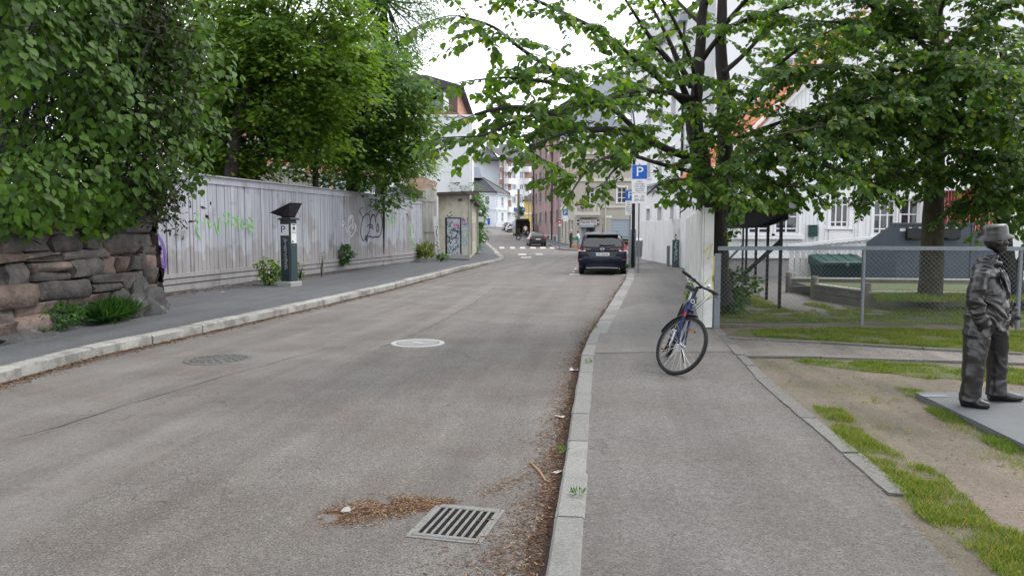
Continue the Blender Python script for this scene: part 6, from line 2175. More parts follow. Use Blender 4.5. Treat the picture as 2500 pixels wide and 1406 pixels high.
# ------------------------------------------------------------------ bicycle
LEAN, STEER = rad(-18), rad(43)
HD = math.atan2(-.984, -.177)
rc = gd(1628, 873, .1)
bk = thing('bicycle', 'dark blue bicycle with black mudguard leaning on the right pavement', 'bicycle', (rc.x, rc.y, .1), 0)
bk.rotation_euler = (LEAN, 0, HD)
RW_ = .345
hubF = Vector((1.06, 0, RW_))
ax = Vector((-.33, 0, .944)).normalized()
perp = Vector((.944, 0, .33)).normalized()
foot = hubF - perp * .045
crown, htop, stem = foot + ax * .42, foot + ax * .60, foot + ax * .70
TR = Matrix.Translation(foot) @ Matrix.Rotation(STEER, 4, ax) @ Matrix.Translation(-foot)
def turned(mb):
    mb.v = [tuple(TR @ Vector(v)) for v in mb.v]
    return mb
def wheel_bike(hub, tr):
    w_ = link('wheel', None, bk)
    f = turned if tr else (lambda q: q)
    obj('tyre', f(MB().torus(hub, (0, 1, 0), RW_ - .02, .021, 48, 8)), M['rubber'], w_, 60)
    obj('rim', f(MB().torus(hub, (0, 1, 0), RW_ - .045, .010, 48, 6)), M['castiron'], w_, 60)
    m = MB()
    for k in range(28):
        a = 2 * math.pi * k / 28
        s_ = 1 if k % 2 else -1
        a2 = a + s_ * .5 * (1 if (k // 2) % 2 else -1)
        m.tube([hub + Vector((.02 * math.cos(a2), s_ * .03, .02 * math.sin(a2))), hub + Vector(((RW_ - .05) * math.cos(a), 0, (RW_ - .05) * math.sin(a)))], .0012, 3, False)
    obj('spokes', f(m), M['steel'], w_)
    obj('hub', f(MB().tube([hub + Vector((0, -.05, 0)), hub + Vector((0, .05, 0))], .018, 8)), M['steel'], w_, 60)
wheel_bike(Vector((0, 0, RW_)), False)
wheel_bike(hubF, True)
bb, sc_t = Vector((.43, 0, .30)), Vector((.29, 0, .76))
m = MB()
m.tube([htop - ax * .02, crown + ax * .02], .021, 10)
m.tube([bb, crown + ax * .05], .021, 10)
m.tube([sc_t, htop - ax * .04], .017, 10)
m.tube([bb, sc_t], .017, 10)
for s_ in (-1, 1):
    m.tube([Vector((0, s_ * .06, RW_)), bb + Vector((0, s_ * .03, 0))], .010, 6)
    m.tube([Vector((0, s_ * .06, RW_)), sc_t + Vector((0, s_ * .015, -.04))], .008, 6)
obj('frame', m, M['bikeblue'], bk, 60)
bdg = MB().torus(htop.lerp(crown, .45) + perp * .024, perp, .02, .004, 14, 4).box(0, 0.001, 0, .001, 0, .001)
obj('head_badge', bdg, M['signwhite'], bk)
m = MB()
m.tube([htop, crown], .018, 8)
for s_ in (-1, 1):
    m.tube([crown + Vector((0, s_ * .055, 0)), foot.lerp(crown, .45) + Vector((0, s_ * .058, 0)) + perp * .004, hubF + Vector((0, s_ * .055, 0))], [.017, .0165, .011], 8)
m.tube([crown + Vector((0, -.062, .0)), crown + Vector((0, .062, .0))], .02, 8)
fk = obj('fork', turned(m), M['bikeblue'], bk, 60)
m = MB()
for s_ in (-1, 1):
    c_ = foot.lerp(crown, .82) + Vector((0, s_ * .057, 0))
    m.tube([c_ - ax * .022, c_ + ax * .022], .0195, 8)
obj('fork_band', turned(m), M['lampred'], fk)
m = MB()
bc = stem + perp * .07
m.tube([htop, stem], .016, 8)
m.tube([stem - ax * .01, bc], .016, 8)
m.tube([bc + Vector((-.05, -.31, .03)), bc + Vector((-.02, -.15, .02)), bc, bc + Vector((-.02, .15, .02)), bc + Vector((-.05, .31, .03))], .0125, 8)
hb = obj('handlebar', turned(m), M['black'], bk, 60)
for s_ in (-1, 1):
    m = MB().tube([bc + Vector((-.035, s_ * .20, .025)), bc + Vector((-.052, s_ * .325, .031))], .018, 8)
    obj('grip', turned(m), M['rubber'], hb, 60)
    m = MB().tube([bc + Vector((-.02, s_ * .16, .015)), bc + Vector((.035, s_ * .19, -.005)), bc + Vector((.03, s_ * .27, -.01))], .006, 6)
    m.ball(tuple(bc + Vector((-.015, s_ * .15, .02))), .022, .025, .02, 8, 6)
    obj('brake_lever', turned(m), M['blackp'], hb)
obj('bell', turned(MB().ball(tuple(bc + Vector((-.01, .09, .05))), .022, nu=10, nv=6)), M['steel'], hb, 60)
m = MB()
for s_, r_ in ((-1, .16), (1, .2)):
    a = bc + Vector((.03, s_ * .18, 0))
    m.tube([a, a + Vector((.09, -s_ * .02, .03)), bc + Vector((.14, s_ * .02, -.10)), crown + perp * .06 + Vector((0, s_ * .02, .02)), crown + Vector((-.05, s_ * .03, -.05))], .0032, 4)
obj('brake_cables', turned(m), M['black'], hb)
m = MB()
rr_ = RW_ + .022
rows_ = []
for k in range(13):
    a = rad(98 + k * 6.8)
    c_ = hubF + Vector((math.cos(a) * rr_, 0, math.sin(a) * rr_))
    d_ = Vector((math.cos(a), 0, math.sin(a)))
    rows_.append([c_ + Vector((0, -.031, 0)) - d_ * .014, c_ + Vector((0, -.018, 0)), c_ + Vector((0, .018, 0)), c_ + Vector((0, .031, 0)) - d_ * .014])
m.loft(rows_, cap=False, closed=False)
obj('front_mudguard', turned(m), M['blackp'], bk, 60)
m = MB()
rows_ = []
for k in range(17):
    a = rad(55 + k * 9)
    c_ = Vector((0, 0, RW_)) + Vector((math.cos(a) * rr_, 0, math.sin(a) * rr_))
    d_ = Vector((math.cos(a), 0, math.sin(a)))
    rows_.append([c_ + Vector((0, -.03, 0)) - d_ * .012, c_ + Vector((0, -.018, 0)), c_ + Vector((0, .018, 0)), c_ + Vector((0, .03, 0)) - d_ * .012])
m.loft(rows_, cap=False, closed=False)
obj('rear_mudguard', m, M['blackp'], bk, 60)
obj('seat_post', MB().tube([sc_t, sc_t + Vector((-.04, 0, .14))], .013, 8), M['steel'], bk, 60)
st_ = Vector((.22, 0, .92))
obj('saddle', MB().loft([[(st_.x - .13, -.085, .905), (st_.x - .13, .085, .905), (st_.x - .13, .07, .94), (st_.x - .13, -.07, .94)], [(st_.x, -.06, .90), (st_.x, .06, .90), (st_.x, .05, .945), (st_.x, -.05, .945)], [(st_.x + .15, -.018, .905), (st_.x + .15, .018, .905), (st_.x + .15, .014, .935), (st_.x + .15, -.014, .935)]]), M['rubber'], bk, 50)
obj('chainring', MB().torus(bb + Vector((0, -.045, 0)), (0, 1, 0), .085, .008, 24, 4), M['steel'], bk)
for s_, a in ((-1, rad(-100)), (1, rad(80))):
    e = bb + Vector((.17 * math.cos(a), s_ * .08, .17 * math.sin(a)))
    ck = obj('crank', MB().bar(bb + Vector((0, s_ * .065, 0)), e, .016, .024, up=(0, 1, 0)), M['black'], bk)
    pd = obj('pedal', MB().cbox(e.x - .045, e.x + .045, e.y + s_ * .05 - .045, e.y + s_ * .05 + .045, e.z - .012, e.z + .012, .004), M['blackp'], ck)
    obj('pedal_reflector', MB().box(e.x + .0455, e.x + .05, e.y + s_ * .05 - .03, e.y + s_ * .05 + .03, e.z - .007, e.z + .007), M['orange'], ck)
obj('kickstand', MB().tube([bb + Vector((-.05, .05, -.02)), Vector((.33, .19, .06))], .009, 6), M['black'], bk, 60)
# settle the tyres on the pavement
bpy.context.view_layer.update()
lo = []
for w_ in [c for c in bk.children if c.name.startswith('wheel')]:
    ty = [c for c in w_.children if c.name.startswith('tyre')][0]
    lo.append(min((ty.matrix_world @ v.co).z for v in ty.data.vertices))
bk.location.z += .101 - lo[0]
bk.rotation_euler.y += math.asin((lo[1] - lo[0]) / 1.06)
bpy.context.view_layer.update()

# ------------------------------------------------------------------ figures
def solidify(mb, voxel, it=3, disp=None, m=None):
    me = mb.mesh('tmp')
    o = bpy.data.objects.new('tmp', me)
    C.objects.link(o)
    md = o.modifiers.new('r', 'REMESH')
    md.mode = 'VOXEL'
    md.voxel_size = voxel
    sm = o.modifiers.new('s', 'SMOOTH')
    sm.factor = .5
    sm.iterations = it
    dg = bpy.context.evaluated_depsgraph_get()
    out = bpy.data.meshes.new_from_object(o.evaluated_get(dg))
    bpy.data.objects.remove(o)
    if disp:
        cos = [(v.co.copy(), v.normal.copy()) for v in out.vertices]
        for v, (c_, n_) in zip(out.vertices, cos):
            v.co = c_ + n_ * disp(c_, n_)
    out.shade_smooth()
    out.materials.clear()
    if m is not None:
        out.materials.append(m)
    return out
def oval(mb, rings, n=18, ex=1.0):
    "rings (cx, cy, z, rx, ry)"
    out = []
    for cx, cy, z, rx, ry in rings:
        ring = []
        for k in range(n):
            a = 2 * math.pi * k / n
            f = lambda v: math.copysign(abs(v) ** ex, v)
            ring.append((cx + rx * f(math.cos(a)), cy + ry * f(math.sin(a)), z))
        out.append(ring)
    return mb.loft(out)
sp0 = gd(2370, 992, .14)
ST = Vector((at(2400, 980, 6.8).x, 6.8, .155))
slab_l = gd(2235, 957, .15)
sl_ = thing('statue_slab', 'smooth grey stone slab lying in the grass under the bronze statue', 'slab', (slab_l.x, 7.6, .09))
pA, pB = gd(2235, 957, .15), gd(2500, 1084, .15)
d_ = (pB - pA).normalized()
far = pA + Vector((2.6, .05, 0))
near = pA + d_ * 2.4
m_ = MB().loft([[(p_.x, p_.y, z) for p_ in (near, near + (far - pA), far, pA)] for z in (.07, .15)])
sub(sl_, 'stone', m_, M['slab'])
m_ = MB()
q = gd(2275, 966, .152)
m_.poly([(q.x - .09, q.y - .05, .1535), (q.x + .14, q.y - .05, .1535), (q.x + .14, q.y + .06, .1535), (q.x - .09, q.y + .06, .1535)])
sub(sl_, 'plaque', m_, M['galv'])
stt = thing('bronze_statue', 'dark bronze statue of a man in hat and rumpled jacket facing right on the slab', 'statue', ST)
b = MB()
# trousers: near (right) leg and far (left) leg
b.tube([(-.09, -.05, .76), (-.135, -.09, .62), (-.16, -.115, .42), (-.178, -.115, .2), (-.185, -.112, .045)], [.125, .106, .09, .082, .088], 16)
b.tube([(.09, .05, .76), (.135, .085, .62), (.175, .11, .42), (.182, .115, .2), (.182, .115, .045)], [.12, .1, .086, .08, .088], 16)
for h_v, t_v in ((Vector((-.25, -.08, .035)), Vector((-.07, -.215, .026))), (Vector((.12, .12, .035)), Vector((.415, .09, .026)))):
    m1 = h_v.lerp(t_v, .35)
    b.tube([h_v, m1 + Vector((0, 0, .02)), h_v.lerp(t_v, .72), t_v], [.042, .056, .046, .026], 12)
    b.tube([h_v + (t_v - h_v) * .12 + Vector((0, 0, .03)), m1 + Vector((0, 0, .045))], [.055, .045], 10)
# jacket, arms and collar, turned half towards the street
TQ = Matrix.Rotation(rad(-40), 3, 'Z')
j = MB()
oval(j, [(-.015, 0, .66, .135, .19), (-.012, 0, .70, .142, .197), (.0, 0, .78, .146, .195), (.012, 0, .87, .146, .188), (.008, 0, .97, .138, .186), (-.008, 0, 1.07, .124, .19), (-.022, 0, 1.145, .105, .18), (-.03, 0, 1.205, .085, .14), (-.015, 0, 1.245, .066, .085), (.012, 0, 1.31, .06, .06)], 22, .9)
j.ball((.085, 0, .86), .085, .11, .12)
for s_ in (-1, 1):
    j.tube([(-.03, s_ * .13, 1.165), (-.035, s_ * .192, 1.135), (-.05, s_ * .235, 1.03), (-.055 + (.05 if s_ > 0 else 0), s_ * .25, .92), (.0 + (.08 if s_ > 0 else -.02), s_ * .243, .80), (.055 + (.05 if s_ > 0 else -.03), s_ * .215, .70)], [.062, .072, .068, .064, .061, .058], 14)
    j.prism([(.085, s_ * .07, 1.20), (.118, s_ * .105, 1.10), (.150, s_ * .02, .97), (.105, s_ * .02, 1.12)], (.02, 0, 0))
    j.prism([(.10, s_ * .02, .98), (.145, s_ * .03, .9), (.15, s_ * .1, .66), (.10, s_ * .16, .66)], (.014, 0, 0))
j.prism([(.135, .14, 1.0), (.18, .20, .9), (.2, .22, .75), (.17, .2, .64), (.1, .15, .66)], (.02, .02, 0))
j.tube([(.10, .0, 1.19), (.135, 0, 1.08), (.155, 0, .94)], [.018, .026, .02], 8)
j.torus((-.008, 0, 1.25), (.28, 0, 1), .074, .026, 18, 6)
b.add([TQ @ Vector(v) for v in j.v], j.f)
# head: skull, jaw, nose, lips, brow, ear
HC = Vector((.045, 0, 1.425))
b.ball((HC.x - .005, 0, HC.z + .02), .096, .074, .095, 16, 12)
b.ball((HC.x + .035, 0, HC.z - .045), .062, .056, .062, 14, 10)
b.ball((HC.x + .078, 0, HC.z - .078), .024, .03, .022)
b.loft([[(HC.x + .085, -.011, HC.z + .03), (HC.x + .085, .011, HC.z + .03), (HC.x + .075, .012, HC.z + .02), (HC.x + .075, -.012, HC.z + .02)], [(HC.x + .118, -.017, HC.z - .018), (HC.x + .118, .017, HC.z - .018), (HC.x + .08, .02, HC.z - .025), (HC.x + .08, -.02, HC.z - .025)]])
b.ball((HC.x + .092, 0, HC.z - .042), .014, .026, .008)
b.ball((HC.x + .090, 0, HC.z - .056), .013, .024, .009)
b.ball((HC.x + .078, 0, HC.z + .034), .016, .05, .012)
for s_ in (-1, 1):
    b.ball((HC.x + .068, s_ * .042, HC.z - .012), .022, .022, .02)
    b.ball((HC.x - .005, s_ * .074, HC.z - .005), .022, .012, .034)
def folds(c_, n_):
    z = c_.z
    if z > 1.26:
        return .0012 * noise.noise(c_ * 40)
    amp = .003 if z < .09 else (.0055 if z < .62 else .015)
    w_ = .014 if z > .62 else 0
    wp = Vector((noise.noise(c_ * 4), noise.noise(c_ * 4 + Vector((7, 0, 0))), noise.noise(c_ * 4 + Vector((0, 7, 0))))) * .12
    q = (c_ + wp)
    q = Vector((q.x * 4 + q.z * 3.5, q.y * 4 - q.z * 3, q.z * (5.5 if z > .6 else 3.5)))
    a = max(0, 1 - abs(noise.noise(q)) * 3.2)
    a2 = max(0, 1 - abs(noise.noise(q * 2 + Vector((4, 1, 7)))) * 3)
    return amp * (a * 1.1 + a2 * .5 - .35) + .003 * noise.noise(c_ * 17)
obj('figure', solidify(b, .0085, 4, folds, M['bronze']), M['bronze'], stt)
hat = MB()
HT = Vector((.03, 0, 1.475))
cr_ = []
for z, rx, ry in ((-.032, .146, .116), (-.022, .145, .115), (.012, .104, .086), (.03, .104, .084), (.075, .098, .077), (.098, .086, .064), (.104, .06, .042), (.094, .03, .018), (.092, .01, .008)):
    ring = []
    for k in range(24):
        a = 2 * math.pi * k / 24
        x, y = rx * math.cos(a), ry * math.sin(a)
        zz = z + .1 * x + (.014 * max(0, math.cos(a)) if z < .01 else 0)
        ring.append((HT.x + x * 1.08, HT.y + y * 1.08, HT.z + zz))
    cr_.append(ring)
hat.loft(cr_)
ho = obj('hat', hat, M['bronze'], stt, 70)
hb_ = MB()
hb_.loft([[(HT.x + q_ * .109 * math.cos(2 * math.pi * k / 24), HT.y + q_ * .089 * math.sin(2 * math.pi * k / 24), HT.z + z + .1 * .108 * math.cos(2 * math.pi * k / 24)) for k in range(24)] for z, q_ in ((.014, 1.0), (.018, 1.015), (.034, .985), (.038, .96))], cap=False)
obj('hat_band', hb_, M['bronze'], ho, 60)
gl = MB()
for s_ in (-1, 1):
    gl.torus((HC.x + .108, s_ * .034, HC.z + .008), (1, s_ * .2, 0), .021, .0025, 18, 5)
    gl.tube([(HC.x + .104, s_ * .054, HC.z + .012), (HC.x + .05, s_ * .077, HC.z + .014), (HC.x - .005, s_ * .083, HC.z + .012)], .0022, 5)
gl.tube([(HC.x + .113, -.014, HC.z + .012), (HC.x + .118, 0, HC.z + .016), (HC.x + .113, .014, HC.z + .012)], .0022, 5)
obj('glasses', gl, M['bronze'], stt, 60)

def person(label, loc, rz, hgt, top, legs, hair, reach=.0, bend=0., group=None):
    s = hgt / 1.75
    t = thing('person', label, 'person', loc, rz, group)
    hip, sh_, hd = .93 * s, 1.43 * s, 1.62 * s
    fx = math.sin(bend) * .5 * s
    b = MB()
    for s_ in (-1, 1):
        b.tube([(0, s_ * .09 * s, hip), (.02, s_ * .1 * s, .5 * s), (0, s_ * .1 * s, .08 * s)], [.085 * s, .06 * s, .045 * s], 10)
        b.tube([(-.03, s_ * .1 * s, .04), (.17 * s, s_ * .11 * s, .035)], [.04, .03], 8)
        a = [(fx, s_ * .19 * s, sh_ - .03), (fx + .02 + reach * .3, s_ * .23 * s, sh_ - .3 * s), (fx + .03 + reach * .75, s_ * .2 * s, sh_ - .52 * s + reach * .35)]
        b.tube(a, [.05 * s, .042 * s, .03 * s], 8)
        h = Vector(a[2])
        b.ball(tuple(h + Vector((.02, 0, -.05 * s))), .035 * s, .02 * s, .05 * s, 8, 6)
        for k in range(4):
            b.tube([h + Vector((.0 + k * .016, 0, -.07 * s)), h + Vector((.012 + k * .016, -s_ * .01, -.15 * s + abs(k - 1.4) * .012))], .009, 5)
        b.tube([h + Vector((.04, -s_ * .01, -.04 * s)), h + Vector((.07, -s_ * .02, -.09 * s))], .009, 5)
    oval(b, [(0, 0, hip - .06, .1 * s, .15 * s), (fx * .4, 0, hip + .2 * s, .1 * s, .145 * s), (fx * .9, 0, sh_ - .1, .105 * s, .18 * s), (fx, 0, sh_, .07 * s, .12 * s), (fx, 0, sh_ + .1 * s, .05 * s, .05 * s)], 14)
    b.ball((fx + .02, 0, hd), .095 * s, .075 * s, .115 * s, 12, 10)
    b.ball((fx + .11 * s, 0, hd - .01), .02, .014, .02, 6, 5)
    obj('figure', solidify(b, .016, 2, None, M['skin']), M['skin'], t)
    c_ = MB()
    oval(c_, [(fx * .05, 0, hip - .12, .125 * s, .175 * s), (fx * .4, 0, hip + .2 * s, .122 * s, .168 * s), (fx * .9, 0, sh_ - .1, .125 * s, .2 * s), (fx, 0, sh_ + .01, .08 * s, .13 * s)], 14)
    for s_ in (-1, 1):
        c_.tube([(fx, s_ * .17 * s, sh_ - .03), (fx + .02 + reach * .2, s_ * .23 * s, sh_ - .22 * s)], [.07 * s, .065 * s], 10)
    obj('shirt', c_, top, t, 50)
    c_ = MB()
    oval(c_, [(0, 0, hip - .15, .12 * s, .165 * s), (0, 0, hip + .05, .118 * s, .165 * s)], 14)
    for s_ in (-1, 1):
        c_.tube([(0, s_ * .09 * s, hip - .02), (.02, s_ * .1 * s, .5 * s), (0, s_ * .1 * s, .07 * s)], [.1 * s, .08 * s, .07 * s], 10)
    obj('trousers', c_, legs, t, 50)
    obj('cap' if hair is M['capwhite'] else 'hair', MB().ball((fx + .0, 0, hd + .045 * s), .105 * s, .088 * s, .085 * s, 12, 8), hair, t, 60)
    return t
pa = Vector((at(1393, 609, 69).x, 69, -.1))
person('man in dark clothes and pale cap sorting produce outside the shop', pa, rad(-10), 1.66, M['navycloth'], M['navycloth'], M['capwhite'], .35, .12)
pb_ = Vector((at(1413, 607, 71).x, 71, -.1))
person('dark haired person in white shirt and pale jeans by the vegetable crates', pb_, rad(150), 1.55, M['whitecloth'], M['bluejean'], M['hairdark'], .3, .2)
pc_ = Vector((at(1285, 572, 103).x, 103, hz(103)))
person('person in white shirt loading the open black van', pc_, rad(120), 1.75, M['whitecloth'], M['navycloth'], M['hairdark'], .4, .25)
rr = random.Random(5)
for px_, Y, z, lab, fm in ((1400.5, 70.2, 0, 'low wooden produce crate of red fruit on the pavement by the shop', 'fruitred'), (1403.5, 70.8, .38, 'raised green produce crate between the two shoppers', 'fruitgreen'), (1401, 69.4, .0, 'wooden crate of red vegetables nearest the kerb outside the shop', 'fruitred')):
    x = at(px_, 600, Y).x
    t = thing('produce_crate', lab, 'crate', (x, Y, -.09 + z), 0, 'produce crates outside the shop')
    hgt = .3 if z == 0 else .62
    m_ = MB()
    for x0, x1, y0, y1 in ((-.3, .3, -.2, -.18), (-.3, .3, .18, .2), (-.3, -.28, -.178, .178), (.28, .3, -.178, .178)):
        m_.box(x0, x1, y0, y1, hgt - .3, hgt)
    m_.box(-.277, .277, -.177, .177, hgt - .29, hgt - .1)
    if z:
        for sx in (-.25, .25):
            for sy in (-.15, .15):
                m_.box(sx - .02, sx + .02, sy - .02, sy + .02, -z, hgt - .3)
    obj('box', m_, M['crate'] if z else M['cratew'], t)
    m_ = MB()
    for i in range(14):
        m_.ball((rr.uniform(-.22, .22), rr.uniform(-.13, .13), hgt - .05 + rr.uniform(0, .05)), .06, nu=6, nv=4)
    obj('produce', m_, M[fm], t, kind='stuff')
# ------------------------------------------------------------------ vegetation
rng = np.random.default_rng(4)
HEART_V = np.array([(0, 0, 0), (-.40, .18, .07), (-.41, .52, .05), (0, 1, -.1), (.41, .52, .05), (.40, .18, .07), (0, .5, -.02)])
HEART_T = np.array([(0, 6, 1), (1, 6, 2), (2, 6, 3), (3, 6, 4), (4, 6, 5), (5, 6, 0)])
SLIM_V = np.array([(0, 0, 0), (-.17, .45, .04), (0, 1, -.08), (.17, .45, .04)])
SLIM_T = np.array([(0, 2, 1), (0, 3, 2)])
MAPLE_V = np.array([(0, 0, 0), (-.5, .3, .05), (-.2, .45, 0), (-.3, .85, .02), (0, 1.05, -.08), (.3, .85, .02), (.2, .45, 0), (.5, .3, .05)])
MAPLE_T = np.array([(0, 2, 1), (0, 4, 2), (2, 4, 3), (0, 6, 4), (6, 5, 4), (0, 7, 6)])
def unit(a):
    return a / np.maximum(np.linalg.norm(a, axis=1, keepdims=True), 1e-9)
def frames(d, nrm):
    d = unit(d)
    s = unit(np.cross(d, nrm))
    n_ = np.cross(s, d)
    return s, d, n_
def leafmesh(name, pos, d, nrm, size, m, tmpl=(HEART_V, HEART_T), rnd=None):
    V, T = tmpl
    s, d, n_ = frames(d, nrm)
    N, k = len(pos), len(V)
    size = np.broadcast_to(size, (N,))[:, None, None]
    vs = pos[:, None, :] + size * (V[None, :, 0:1] * s[:, None, :] + V[None, :, 1:2] * d[:, None, :] + V[None, :, 2:3] * n_[:, None, :])
    tr = (np.arange(N)[:, None, None] * k + T[None]).reshape(-1, 3)
    r_ = np.repeat(rng.random(N) if rnd is None else rnd, k)
    return fastmesh(name, vs.reshape(-1, 3), tr, m, r_)
LEAFU = {}
def single_leaves(root, pos, d, nrm, size, m, count):
    "the leaves that show largest, each an object of its own; returns the mask of the others"
    if m.name not in LEAFU:
        LEAFU[m.name] = [fastmesh('leaf', HEART_V, HEART_T, m, np.full(7, v)) for v in (.15, .35, .5, .65, .8)]
    C0 = np.array(cam.location)
    rel = pos - C0
    dist = np.linalg.norm(rel, axis=1)
    u = rel[:, 0] / rel[:, 1] * FOC + 1250
    v_ = 703 - FOC * ((rel[:, 2] / rel[:, 1]) + math.tan(PITCH))
    ok = (u > 0) & (u < 2500) & (v_ > 0) & (v_ < 1400)
    score = np.where(ok, size / dist, 0)
    idx = np.argsort(-score)[:count]
    s, dd, nn = frames(d, nrm)
    base = Vector(root.location)
    for i in idx:
        mt = Matrix((s[i], dd[i], nn[i])).transposed()
        link('leaf', LEAFU[m.name][i % 5], root, Vector(pos[i]) - base, mt.to_euler(), (size[i],) * 3)
    keep = np.ones(len(pos), bool)
    keep[idx] = False
    return keep
class Leaves:
    def __init__(s):
        s.p, s.d, s.n, s.s = [], [], [], []
    def arr(s):
        return np.array(s.p), np.array(s.d), np.array(s.n), np.array(s.s)
CUT = ((1530, 390, 1596, 512), (1490, 455, 1550, 640), (1260, 505, 1700, 720), (1390, 520, 1490, 640), (1130, 415, 1290, 600), (1596, 500, 1680, 600), (1812, 515, 1968, 600), (1968, 540, 2130, 600), (2020, 500, 2085, 560))
def incut(p):
    if p[1] < 1:
        return False
    u, v = p[0] / p[1] * FOC + 1250, 703 - FOC * ((p[2] - CAM_Z) / p[1] + math.tan(PITCH))
    return any(a < u < c and b < v < d for a, b, c, d in CUT)
def twig(L, mb, p, d, ln, rr, size, step, droop, sub=0, rad0=.008):
    pts, q = [Vector(p)], Vector(d).normalized()
    n_ = max(3, int(ln / .12))
    acc, side = 0, 1
    cur = Vector(p)
    for i in range(n_):
        if incut(cur):
            break
        q = (q + Vector((rr.gauss(0, .09), rr.gauss(0, .09), rr.gauss(0, .07) - droop * (i + 1) / n_))).normalized()
        nxt = cur + q * (ln / n_)
        k = int(ln / n_ / step + rr.random())
        for j in range(k):
            t = (j + rr.random()) / max(k, 1)
            pos = cur.lerp(nxt, t)
            lat = q.cross(Vector((0, 0, 1)))
            lat = lat.normalized() if lat.length > .1 else Vector((1, 0, 0))
            side = -side
            dd = lat * side * rr.uniform(.3, 1) + q * rr.uniform(.1, .8) + Vector((0, 0, -rr.uniform(.1, .9)))
            nn = Vector((rr.gauss(0, .4), rr.gauss(0, .4), 1))
            L.p.append(pos + dd.normalized() * .025)
            L.d.append(dd)
            L.n.append(nn)
            L.s.append(size * rr.uniform(.6, 1.25))
        if sub and i >= 1 and rr.random() < sub:
            lat = q.cross(Vector((0, 0, 1))).normalized() * rr.choice((-1, 1))
            twig(L, mb, nxt, q * .7 + lat * rr.uniform(.5, 1) + Vector((0, 0, rr.uniform(-.2, .2))), ln * rr.uniform(.35, .6), rr, size, step, droop, 0, rad0 * .6)
        cur = nxt
        pts.append(cur)
    if len(pts) > 1:
        mb.tube(pts, [rad0 * (1 - .8 * i / len(pts)) for i in range(len(pts))], 4, False)
def limbs_tree(name, label, base, trunks, limbs, seed, lm, bark, size, step, tw_len, gap, droop, singles=0, t0=.25, spread=1.0, group='trees'):
    rr = random.Random(seed)
    t = thing(name, label, 'tree', base, 0, group)
    mb = MB()
    for pts, r in trunks:
        P_ = [at(*p) if len(p) == 3 and p[2] > 0 else Vector(p[:3]) for p in pts]
        # refine with gentle irregularity
        Q, RR = [], []
        for i in range(len(P_) - 1):
            for k in range(4):
                Q.append(P_[i].lerp(P_[i + 1], k / 4) + (Vector((rr.gauss(0, .012), rr.gauss(0, .012), 0)) if k else Vector()))
                RR.append((r[i] + (r[i + 1] - r[i]) * k / 4) * rr.uniform(.95, 1.06))
        Q.append(P_[-1]); RR.append(r[-1])
        mb.tube(Q, RR, 12)
    sub(t, 'trunk', mb, bark, 60)
    L, tw = Leaves(), MB()
    lb = MB()
    for pts, r0, dens in limbs:
        P_ = [at(*p) for p in pts]
        Q = []
        for i in range(len(P_) - 1):
            for k in range(5):
                tt = k / 5
                a, b, c, d = P_[max(i - 1, 0)], P_[i], P_[i + 1], P_[min(i + 2, len(P_) - 1)]
                Q.append(.5 * (2 * b + (c - a) * tt + (2 * a - 5 * b + 4 * c - d) * tt * tt + (3 * b - a - 3 * c + d) * tt ** 3))
        Q.append(P_[-1])
        n_ = len(Q)
        lb.tube(Q, [r0 * (1 - .85 * i / n_) + .004 for i in range(n_)], 7, False)
        tot = sum((Q[i + 1] - Q[i]).length for i in range(n_ - 1))
        s, nxt_ = 0, tot * t0
        for i in range(n_ - 1):
            seg = (Q[i + 1] - Q[i]).length
            while nxt_ < s + seg:
                p = Q[i].lerp(Q[i + 1], (nxt_ - s) / seg)
                tg = (Q[i + 1] - Q[i]).normalized()
                f = nxt_ / tot
                rnd_ = Vector((rr.gauss(0, 1), rr.gauss(0, 1), rr.gauss(0, .38) + .05)).normalized()
                d = tg * .55 + rnd_ * spread
                twig(L, tw, p, d, tw_len * rr.uniform(.55, 1.2) * (1.05 - .35 * f), rr, size, step, droop, .35)
                nxt_ += gap / dens * rr.uniform(.5, 1.5)
            s += seg
        twig(L, tw, Q[-1], Q[-1] - Q[-3], tw_len * .8, rr, size, step, droop, .4)
    sub(t, 'limbs', lb, bark, 60)
    sub(t, 'twigs', tw, bark, kind='stuff')
    p, d, n_, s = L.arr()
    cut = np.array([incut(q) for q in p])         # twigs are cut back clear of the street signs and the carriageway
    p, d, n_, s = p[~cut], d[~cut], n_[~cut], s[~cut]
    keep = single_leaves(t, p, d, n_, s, lm, singles) if singles else np.ones(len(p), bool)
    p, d, n_, s = p[keep], d[keep], n_[keep], s[keep]
    o = link('foliage', leafmesh('foliage', p, d, n_, s, lm), t, -Vector(t.location), kind='stuff')
    return t, len(p)

